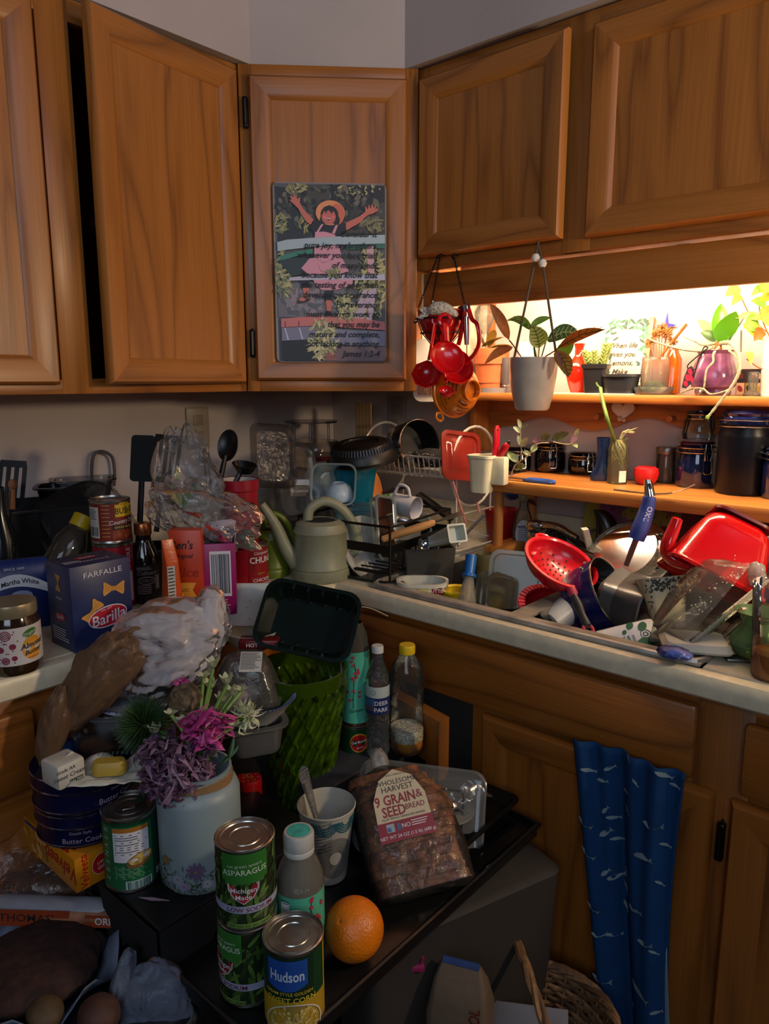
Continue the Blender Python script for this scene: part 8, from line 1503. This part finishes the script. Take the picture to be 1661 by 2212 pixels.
g = G(clear('f4f2ee', .05, .10, 'd0c8bc', .8, 34, 1.42)); g.rr([(-.002, r*.9, .04, .02), (.004, r*1.05, .052, .026), (hL*.3, r*1.08, .055, .03), (hL*.7, r*1.04, .054, .03, -.006, 0), (hL*.95, r*.82, .046, .03, -.02, 0), (hL*1.08, r*.4, .025, .016, -.022, 0), (hL*1.13, r*.14, .012, .008, -.02, 0)], 7); g.obj('bag', t)
g = G(clear('f0eeea', .5, .15, 'c8c4bc', .5, 60)); g.at(-.02, 0, hL*1.17); crumple(g, (0, 0, 0), (.013, .012, .022), 5, .4, 70, 4); g.obj('twisted_top', t)
lm = lambda x, z: (x-.012, -.0565, z+hL*.47)
g = G(mat('b4a88c', .45, var=.02)); g.T = MX.Translation((-.012, -.0570, hL*.42)); Wl, Hl = r*.60, hL*.56
g.poly([(-Wl, 0), (Wl, 0), (Wl*.95, Hl*.62), (Wl*.62, Hl*.92), (0, Hl*1.06), (-Wl*.62, Hl*.92), (-Wl*.95, Hl*.62)]); g.use(mat('7a0c1e', .4)); g.poly([(-Wl, 0), (Wl, 0), (Wl, Hl*.29), (-Wl, Hl*.29)], -.0004)
g.use(mat('2a241e', .6)); g.text('WHOLESOME', .0108, 0, Hl*.87, -.0004, 0, .0); g.text('HARVEST', .0125, 0, Hl*.77, -.0004, 0, .0); g.text('BAKED WITH WHOLE GRAINS', .0042, 0, Hl*.975, -.0004); g.use(mat('7a1420', .5)); g.text('9 GRAIN', .021, -Wl*.16, Hl*.61, -.0005, 0, .018, .82); g.text('&', .018, Wl*.72, Hl*.62, -.0005); g.text('SEED', .021, -Wl*.30, Hl*.44, -.0005, 0, .018, .82); g.text('BREAD', .0115, Wl*.48, Hl*.46, -.0005, 0, .004, .9); g.use(INK); g.text('8 g OF WHOLE GRAINS PER SERVING', .0042, 0, Hl*.335, -.0005)
g.use(WT); g.text('NO', .009, Wl*.0, Hl*.20, -.0007, 0, .006); g.lines(Wl*.2, Wl*.85, Hl*.25, Hl*.15, 3, -.0007); g.text('NET WT 24 OZ (1.5 lb) (680 g)', .0068, 0, Hl*.07, -.0007, 0, .002); g.use(mat('8a9aa8', .5)); g.patch(-Wl*.7, -Wl*.42, Hl*.14, Hl*.26, -.0006, 1); g.use(mat('3a5a8a', .5)); g.patch(-Wl*.68, -Wl*.55, Hl*.15, Hl*.21, -.0008, 1); g.patch(-Wl*.32, -Wl*.2, Hl*.15, Hl*.25, -.0006, 1); g.obj('label', t)
# clear container leaning behind the bread
c = at(908, 1752, d=1.25); t = thing('clear_takeout_cover', 'clear plastic takeaway container cover leaning upright behind the bread', 'container cover', c); frame(t, cdir(.06, .38, .92), cdir(.13, 1, 0)); u = wpx(c, 1); TKC = clear('e4e6e6', .30, .12, 'b4b6b4')
g = G(TKC); g.T = MX.Rotation(pi/2, 4, 'X'); g.rr([(-.004, 140*u, 96*u, .025), (.005, 140*u, 96*u, .025), (.007, 134*u, 90*u, .022), (.003, 124*u, 80*u, .02), (.003, 116*u, 72*u, .018), (.006, 112*u, 68*u, .018), (.006, 92*u, 52*u, .012), (.003, 88*u, 48*u, .01), (.003, 10*u, 10*u, .005)], 7, cap0=False); g.obj('cover_body', t)
# baking trays at the right edge of the cart
for k, (dx, dy, zz, rt_, lab) in enumerate(((0, 0, .016, 1.5, 'black baking tray hanging over the right edge of the cart, upper of two'), (.012, .03, -.008, -1, 'black baking tray hanging over the right edge of the cart, lower of two'))):
    t = thing('baking_tray', lab, 'baking tray', (1.0+dx, -.785-dy, ZC+.006+zz), RD(rt_), 'baking trays on the cart'); g = G(mat('141416', .3, .6, .08)); g.rr([(0, .115, .095, .012), (.016, .128, .108, .014), (.017, .136, .116, .018), (.019, .136, .116, .018), (.018, .127, .107, .013), (.003, .115, .095, .01)], 4); g.obj('tray_body', t)
bpy.data.objects['baking_tray.001'].location.z = ZC+.0015
c = at(1040, 1745, z=ZC+.05); t = thing('foil_sheet', 'crumpled aluminium foil on the upper baking tray behind the bread', 'foil', (1.068, -.77, ZC+.056), RD(-20)); g = G(mat('a8a8a8', .25, 1, .1, 30)); g.grid(lambda a, b: ((a-.5)*.05, (b-.5)*.11, .016*noise.noise(V((a*5, b*6, 1)))+.008*ridge((a, b, 0), 3, 6)), 22, 30); g.obj('foil', t, solid=.0006)
t = thing('white_paper_plate', 'white plate edge showing between the clear cover and the baking tray', 'plate', (1.06, -.80, ZC+.0465)); G(mat('8a8a82', .5)).lathe([(0, 0), (.035, 0), (.05, .006), (.05, .008), (.035, .002), (0, .002)], 36).obj('plate_body', t)
# containers behind the flowers
c = at(530, 1460, d=1.28); t = thing('domed_clamshell', 'clear domed takeaway clamshell with a printed sticker behind the green vase', 'container', c, facing(c, -10)); u = wpx(c, 1)
g = G(clear('e8e4e0', .20, .1, 'b0aca8', .3, 30)); g.rr([(-50*u, 78*u, 60*u, .02), (-44*u, 82*u, 64*u, .022), (-40*u, 74*u, 56*u, .02), (20*u, 56*u, 42*u, .02), (44*u, 44*u, 32*u, .02), (48*u, 36*u, 24*u, .015)], 7); g.obj('shell', t); g = G(mat('b0aea8', .5)); g.T = MX.Translation((18*u, -34*u, 48.6*u)) @ MX.Rotation(-pi/2+.75, 4, 'X'); g.patch(-22*u, 24*u, -26*u, 20*u, 0, 1); g.use(INK); g.lines(-20*u, 22*u, 17*u, -22*u, 12, -.0004); g.obj('sticker', t)
c = at(555, 1505, d=1.25); t = thing('paper_bowl', 'blue rimmed white paper bowl under the domed clamshell', 'bowl', c); r = wpx(c, 84); G(mat('a8a8a6', .5)).lathe([(0, -.035), (r*.6, -.035), (r*.96, 0), (r, .001), (r*.94, .0), (r*.58, -.032), (0, -.032)], 44).obj('bowl_body', t)
g = G(mat('1c3a7a', .5))
for i in range(60): a = 2*pi*i/60; g.tube([(r*.90*cos(a), r*.90*sin(a), -.003), (r*.985*cos(a+.05), r*.985*sin(a+.05), .0018)], .0014, 4)
g.obj('rim_stripes', t)['kind'] = 'stuff'
c = at(548, 1590, d=1.22); tray('clear_deli_tub', 'clear deli tub stacked under the blue rimmed paper bowl', c, wpx(c, 62), wpx(c, 48), .05, clear('e0e0dc', .3, .1, 'a8a8a4'), 10, cat='tub', part='tub_body').location.z = c.z-.02
c = at(300, 1500, d=1.20); t = thing('paper_plate', 'white paper plate with a blue striped rim behind the green pompom flower', 'plate', c, axis=(.05, -.1, 1)); r = wpx(c, 92); G(mat('a0a4ac', .5)).lathe([(0, -.012), (r*.7, -.012), (r*.95, .004), (r, .003), (r*.95, .006), (r*.7, -.009), (0, -.009)], 44).obj('plate_body', t)
g = G(mat('1c3a80', .5))
for i in range(64):
    if i % 4 != 3: a = 2*pi*i/64; g.tube([(r*.80*cos(a), r*.80*sin(a), -.004), (r*.97*cos(a+.06), r*.97*sin(a+.06), .0062)], .0018, 4)
g.obj('rim_stripes', t)['kind'] = 'stuff'
c = at(265, 1560, d=1.16); tray('clear_lidded_bowl', 'clear plastic bowl with a paper label under the blue striped plate', c, wpx(c, 60), wpx(c, 45), .055, clear('e2e4e6', .3, .1, 'a4a8b0'), -8, cat='bowl', part='bowl_body').location.z = c.z-.03
c = at(215, 1590, d=1.13); t = thing('ridged_fruit_tub', 'clear ridged plastic tub with orange food inside, left of the flowers', 'tub', c); r = wpx(c, 55); G(clear('e4e0dc', .12, .05, 'a09890')).lathe([(0, -.035), (r*.8, -.035), (r, .02), (r*1.04, .022)], 40, .03, 14).obj('tub_body', t); G(mat('8a4a1c', .5, var=.2, vs=60)).lathe([(0, -.03), (r*.7, -.03), (r*.75, -.012), (0, -.008)], 24).obj('food', t)
c = at(128, 1630, d=1.12); t = thing('blue_snack_pack', 'crumpled blue and white snack packet under the brown bag', 'packet', c, facing(c)); g = G(mat('1c3a66', .35, var=.3, vs=25, bump=.3)); crumpleM(g, (0, 0, 0), (RT*.032, UP*.026, FW*.02), 4, .4, 4, 4); g.obj('packet_body', t); g = G(WT); g.T = MX.Translation((-.012, -.026, -.004)); g.text('crisps', .012, 0, 0, 0, 0, .005); g.obj('lettering', t)
# paper bags between cart and cabinet, wire
c = at(825, 1430, d=1.56); t = thing('folded_paper_bags', 'folded brown paper bags wedged between the cart and the sink cabinet', 'bags', c)
for k in range(3): g = G(mat(('5a4030', '3a2a22', '6a4c38')[k], .8, bump=.2, bs=40)); g.grid(lambda a, b: RT*((a-.5)*.05+(.5-b)*.045+k*.012-.01)+UP*((b-.5)*.16)+FW*(.02*sin(a*3+k)+k*.006), 10, 6); g.obj('folded_bag', t, solid=.002)
g = G(mat('b0a890', .5)); g.tube(spline([at(x, y, d=d_)-at(800, 1318, d=1.45) for x, y, d_ in ((770, 1310, 1.44), (800, 1314, 1.45), (838, 1331, 1.47))], 5), .0009, 5); tag(g.obj('white_wire', None, at(800, 1318, d=1.45)), 'thin pale wire sticking out below the worktop edge by the vase', 'wire')
t = thing('dark_box', 'black box behind the spice shaker holding up the deli tubs', 'box', at(545, 1650, d=1.33), facing(at(545, 1650, d=1.33))); t.location.z = ZC; G(mat('08080a', .5)).box(-.09, .06, 0, .12, 0, at(545, 1612, d=1.33).z-ZC, .002).obj('box_body', t)
t = thing('brown_carton', 'dark brown carton behind the tins holding up the plates', 'box', at(240, 1640, d=1.22), facing(at(240, 1640, d=1.22))); t.location.z = ZC; G(mat('1c120c', .6)).box(-.06, .08, 0, .06, 0, at(240, 1625, d=1.22).z-ZC, .002).obj('box_body', t)
# ================================================================ below the cart: side table, bags, towel, basket
t = thing('side_table', 'low black side table at the bottom left, heaped with baked goods', 'table', (.78, -1.56, 0)); BK2 = mat('0a0a0c', .5); G(BK2).box(-.115, .27, -.27, .205, .512, .5295, .003).obj('table_top', t)
for x in (-.095, .24):
    for y in (-.24, .18): G(BK2).box(-.015, .015, -.015, .015, 0, .512, .002).obj('leg', t, (x, y, 0))
ZT_ = .530
# two bread bags
c = at(70, 1890, z=.585); t = thing('muffin_bag', 'clear bag of brown rolls behind the orange labelled bread bag', 'bag', c)
for i, (x, y) in enumerate(((38, 1905), (95, 1900), (150, 1915))): p = at(x, y, z=.570)-c; r = .036; G(mat(('6a4224', '5a3418', '70482a')[i], .7, var=.12, vs=40)).lathe([(0, -.022), (r*.8, -.018), (r, 0), (r*.8, .018), (0, .024)], 24).obj('roll', t, p)
g = G(clear('e8e4e2', .10, .14, 'a8a0a0', .6, 30)); crumpleM(g, at(85, 1893, z=.58)-c, (RT*.105, UP*.052, FW*.06), 6, .2, 4, 5); g.obj('bag_body', t); g = G(INK); g.T = MX.Translation(at(70, 1860, z=.60)-c-FW*.075) @ MX(((RT.x, FW.x, UP.x, 0), (RT.y, FW.y, UP.y, 0), (RT.z, FW.z, UP.z, 0), (0, 0, 0, 1))); g.text('Eat', .015, 0, 0, 0, .3, .005); g.obj('lettering', t)
p0, p1 = at(-30, 1962, z=.578), at(290, 1972, z=.578); c = (p0+p1)/2; t = thing('bread_bag', 'long bread bag with an orange name band and white wrapper, under the cheese box', 'bag', c); A = (p1-p0).normalized(); L = (p1-p0).length; U2 = A.cross(-FW); U2 = (U2 if U2.z > 0 else -U2).normalized(); N2 = A.cross(U2); N2 = N2 if N2.dot(FW) < 0 else -N2
g = G(mat('8a8c94', .35, var=.06, vs=20, bump=.25)); M4 = MX(((A.x, -N2.x, U2.x, 0), (A.y, -N2.y, U2.y, 0), (A.z, -N2.z, U2.z, 0), (0, 0, 0, 1))); hh = wpx(c, 30)
def lathex(g, prof, n=20):
    k = g.T; g.T = k @ MX.Rotation(pi/2, 4, 'Y'); g.lathe(prof, n); g.T = k
g.T = M4; lathex(g, [(0, -L/2), (hh*.8, -L/2+.005), (hh, -L*.4), (hh*.98, 0), (hh, L*.3), (hh*.8, L*.42), (hh*.5, L/2), (0, L/2)], 14); g.obj('bag_body', t)
g = G(mat('8a5a3c', .5, var=.15, vs=40)); g.T = M4 @ MX.Translation((L*.16, -hh*.35, -hh*.05)); lathex(g, [(0, -.055), (hh*.7, -.05), (hh*.72, .05), (0, .06)], 16); g.obj('bread', t)
g = G(mat('8a3416', .4)); g.T = M4 @ MX.Translation((-L*.14, -hh*1.04, 0)); g.patch(-.075, .055, -hh*.62, hh*.55, 0, 1); g.use(INK); g.text('THOMAS’', hh*.75, -.008, 0, -.0005, 0, .002, 1.25); g.T = M4 @ MX.Translation((L*.30, -hh*1.04, 0)); g.use(mat('8a3416', .4)); g.patch(-.02, .05, -hh*.55, hh*.3, 0, 1); g.use(WT); g.text('ORIG', hh*.7, .012, -.002, -.0005, 0, .01); g.obj('label', t)
# cake
c = at(75, 2085, z=ZT_+.03); t = thing('chocolate_cake', 'dark chocolate cake in a white paper liner at the bottom left', 'cake', (c.x, c.y, ZT_)); g = G(mat('2a130c', .85, var=.2, vs=60, bump=.8, bs=70)); crumple(g, (0, 0, .032), (.078, .078, .026), 9, .18, 22, 5, low=.004); g.obj('cake_body', t)
g = G(mat('5a6478', .6, var=.03)); N_ = 40; g.grid(lambda a, b: ((.08+.03*b)*cos(2*pi*a), (.08+.03*b)*sin(2*pi*a), .006+.045*b*(.6+.4*sin(2*pi*a*7))), N_, 4, cu=True); g.obj('paper_liner', t, solid=.0007)
for k, ((x, y), r, lab) in enumerate((((100, 2203), .024, 'left tan potato in the dark bottom left corner'), ((215, 2205), .027, 'right reddish potato in the dark bottom left corner'), ((205, 2050), .018, 'small dark potato behind the cake liner'))):
    c = at(x, y, z=ZT_+r*.8); g = G(mat(('4a3820', '40241a', '221c1a')[k], .7, var=.12, vs=40)); crumple(g, (0, 0, 0), (r, r*.9, r*.8), k+3, .12, 30, 3); tag(g.obj('potato', None, (c.x, c.y, ZT_+r*.86+.008)), lab, 'potato', 'potatoes at the bottom left')
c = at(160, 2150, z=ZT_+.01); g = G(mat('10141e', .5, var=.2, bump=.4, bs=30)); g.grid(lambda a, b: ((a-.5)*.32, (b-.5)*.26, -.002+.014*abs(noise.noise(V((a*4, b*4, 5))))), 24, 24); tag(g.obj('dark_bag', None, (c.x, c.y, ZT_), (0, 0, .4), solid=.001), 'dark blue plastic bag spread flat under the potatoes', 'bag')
c = at(330, 2180, d=.97); t = thing('white_bag_below', 'white plastic bag hanging in the dark below the raised black tray', 'bag', c); g = G(clear('c4ccd8', .65, .3, '8a94a8', .6, 26, 1.25)); crumpleM(g, (0, 0, 0), (RT*.055, UP*.06, FW*.03), 12, .25, 4, 5); g.obj('bag_body', t); g = G(clear('c4ccd8', .65, .3, '8a94a8', .6, 26, 1.25)); crumpleM(g, at(262, 2130, d=.97)-c, (UP*.05+RT*.012, RT*.014, FW*.02), 14, .3, 4, 4); g.obj('bag_handle', t)
# towel
YT = -.648
t = thing('fish_towel', 'blue dish towel printed with pale fish, hanging from the cabinet rail under the sink front', 'towel', (0, 0, 0))
def edge(z): s_ = (.75-z)/.55; return 1.219+.088*s_, 1.402+.012*s_-.012*sin(pi*min(1, s_))
def twl(u, v, off=0):
    z = .752-.60*v; a, b = edge(z); s_ = max(0, 1-v*1.2); return (a+(b-a)*u, YT-.012*sin(u*9+1.2)*(.5+.5*v)-.014*math.exp(-((u-.38)/.09)**2)*min(1, v*3)*-1-.006*sin(u*26)*s_-off, z)
TB = mat('103862', .85, var=.04, bump=.3, bs=300, spec=.2)
g = G(TB); g.grid(twl, 60, 50); g.obj('towel_cloth', t, solid=.0025)
g = G(mat('7a8a90', .8)); random.seed(21)
def fish(u, v, L, rot, m=None):
    P = [(-1, 0), (-.6, .26), (0, .34), (.5, .16), (.75, .08), (1.05, .34), (.95, 0), (1.0, -.3), (.72, -.06), (.3, -.2), (-.3, -.3), (-.75, -.2)]; c_, s_ = cos(rot), sin(rot); pts = []
    for x, y in P: X_, Y_ = x*c_-y*s_, x*s_+y*c_; a, b = edge(.752-.60*v); pts.append(V(twl(u+X_*L/(b-a), v-Y_*L/.60, .0028)))
    g.add(pts, [tuple(range(len(pts)))], False)
for px, py, L, rot in ((1275, 1661, .0115, -.15), (1316, 1660, .010, .5), (1301, 1686, .011, .2), (1360, 1635, .007, -1.2), (1375, 1688, .008, -1), (1350, 1711, .008, .2), (1437, 1671, .013, -.4), (1457, 1698, .009, -.2), (1307, 1750, .010, .9), (1265, 1770, .014, -.4), (1321, 1770, .011, .05), (1307, 1800, .014, .7), (1355, 1750, .008, -1), (1412, 1778, .017, .1), (1327, 1819, .010, 0), (1438, 1825, .009, -.2), (1265, 1832, .014, -.5), (1392, 1847, .017, .2), (1308, 1885, .011, .8), (1325, 1900, .014, .4), (1346, 1895, .010, -1.1), (1344, 1930, .011, -1.2), (1427, 1906, .008, -.6), (1267, 1944, .012, -.5), (1372, 1962, .014, 0), (1342, 1970, .010, -1.2), (1298, 2012, .014, .2), (1324, 2022, .011, 0), (1396, 2031, .014, .15), (1416, 2052, .008, -.5), (1302, 2109, .018, 0), (1382, 2137, .019, -.4), (1420, 2182, .010, .4), (1370, 2195, .019, -.6)):
    q = at(px, py, Y=YT); v = (.752-q.z)/.60; a, b = edge(q.z); fish(min(.96, max(.04, (q.x-a)/(b-a))), v, L, rot)
g.obj('fish_print', t)['kind'] = 'stuff'
g = G(mat('6a7c84', .8)); g.grid(lambda u, v: (edge(.44-.29*v)[1]-.006+.012*u*(.3+v), YT+.004, .44-.29*v), 4, 14); g.obj('lining_strip', t, solid=.002)
# dark bin, basket, paper bag
t = thing('dark_bin', 'dark grey brown bin standing under the cart edge before the sink cabinet', 'bin', (1.105, -.845, 0), RD(-19)); G(mat('2a2420', .75, var=.06, vs=8)).rr([(0, .05, .17, .02), (.49, .064, .19, .024), (.524, .066, .192, .024), (.530, .058, .184, .02)], 6).obj('bin_body', t)
ZR = .335; cb = at(1170, 2205, z=ZR); rB = .118; t = thing('wicker_basket', 'round wicker basket with a tall twisted handle holding papers, at the bottom right', 'basket', (cb.x, cb.y, ZR-.13))
WK = [mat('6a4a2c', .7, var=.1, vs=90, bump=.4, bs=120), mat('7c5a38', .7, var=.1, vs=90, bump=.4, bs=120), mat('553820', .7, var=.1, vs=90)]
for k in range(13):
    z = .004+k*.0095; r = rB*(.72+.26*k/12); g = G(WK[k % 3]); g.tube([((r+.0028*(-1)**(i+k))*cos(2*pi*i/44), (r+.0028*(-1)**(i+k))*sin(2*pi*i/44), z) for i in range(44)], .0048, 6, True); g.obj('woven_row', t)
for i in range(22): a = 2*pi*i/22; g = G(WK[1]); g.tube([(rB*.72*cos(a), rB*.72*sin(a), .0), (rB*.99*cos(a), rB*.99*sin(a), .128)], .0026, 5); g.obj('stake', t)
G(WK[2]).lathe([(0, 0), (rB*.74, 0), (rB*.74, .005), (0, .005)], 30).obj('base', t)
for k in range(3): g = G(WK[k]); g.tube([(rB*1.0*cos(a)+.003*cos(a*9+k*2), rB*1.0*sin(a)+.003*cos(a*9+k*2), .130+.005*sin(a*9+k*2.1)) for a in [2*pi*i/60 for i in range(60)]], .0055, 6, True); g.obj('rim_cane', t)
o0 = V(t.location); H0 = [at(1182, 2225, d=1.12)-o0, at(1150, 2130, d=1.16)-o0, at(1120, 2045, d=1.22)-o0, at(1088, 1990, d=1.28)-o0]; H1 = [at(1085, 1985, d=1.30)-o0, at(1070, 1975, d=1.33)-o0, at(1042, 2040, d=1.36)-o0, at(1032, 2100, d=1.36)-o0]
for k in range(3): g = G(WK[k]); P = spline(H0+H1, 6); g.tube([p+RT*(.0045*cos(i*.5+k*2.1))+FW*(.0045*sin(i*.5+k*2.1)) for i, p in enumerate(P)], .0050, 6); g.obj('handle_cane', t)
g = G(WK[1]); g.tube(spline([H1[1], at(1060, 2040, d=1.33)-o0, at(1090, 2098, d=1.30)-o0], 6), .0045, 6); g.obj('handle_cane', t)
t = thing('folded_paper', 'pale grey folded paper with a dark curve drawn on it, inside the basket', 'paper', cb+V((-.02, .0, -.045)), facing(cb, 5)); t.rotation_euler.x = RD(-35); G(mat('5c5c66', .7)).box(-.062, .062, 0, .004, -.05, .045, .001).obj('sheet', t); g = G(INK); g.tube([(.02+.05*cos(a), -.0012, -.045+.05*sin(a)) for a in [pi*.15+i*.12 for i in range(18)]], .0022, 5); g.obj('drawn_curve', t)
c = at(995, 2150, d=1.12); t = thing('paper_sack', 'beige paper sack with red lettering and a blue stripe left of the basket', 'bag', (c.x, c.y, .12), facing(c, -12)); hs = at(985, 2070, d=1.12).z-.12
g = G(mat('5a4a3a', .7, var=.06, bump=.4, bs=25)); g.rr([(0, .045, .035, .01), (hs*.8, .048, .035, .012), (hs*.93, .040, .018, .008), (hs, .030, .005, .003)], 5); g.obj('sack_body', t); g = G(mat('6a1a10', .5)); g.T = MX.Translation((.028, -.0365, 0)); g.text('MEDJOOL', .024, 0, hs*.76, 0, 0, .006, .9, pi/2); g.use(mat('1c2c5a', .5)); g.patch(-.045, -.034, hs*.1, hs*.78, 0, 1); g.obj('printing', t); g = G(mat('20386a', .5)); g.T = MX.Translation((.0, 0, hs)); g.tube([(-.028, 0, 0), (.028, 0, 0)], .006, 8); g.obj('blue_fold', t)
g = G(mat('7a1a4a', .5)); g.box(-.026, .026, -.006, .006, -.005, .006, .002); g.tube([(.02, 0, .004), (.024, 0, .016)], .003, 6); tag(g.obj('pink_clip', None, at(880, 2090, d=1.12), (0, 0, facing((1, -1), 0))), 'small pink plastic clip in the dark under the cart', 'clip')
t = thing('storage_crate', 'black crate on the floor under the basket and the paper sack', 'crate', (1.25, -.92, 0)); G(mat('0a0908', .7)).rr([(0, .20, .17, .02), (.115, .21, .18, .02)], 4).obj('crate_body', t); t.location = (cb.x-.01, cb.y-.06, 0)
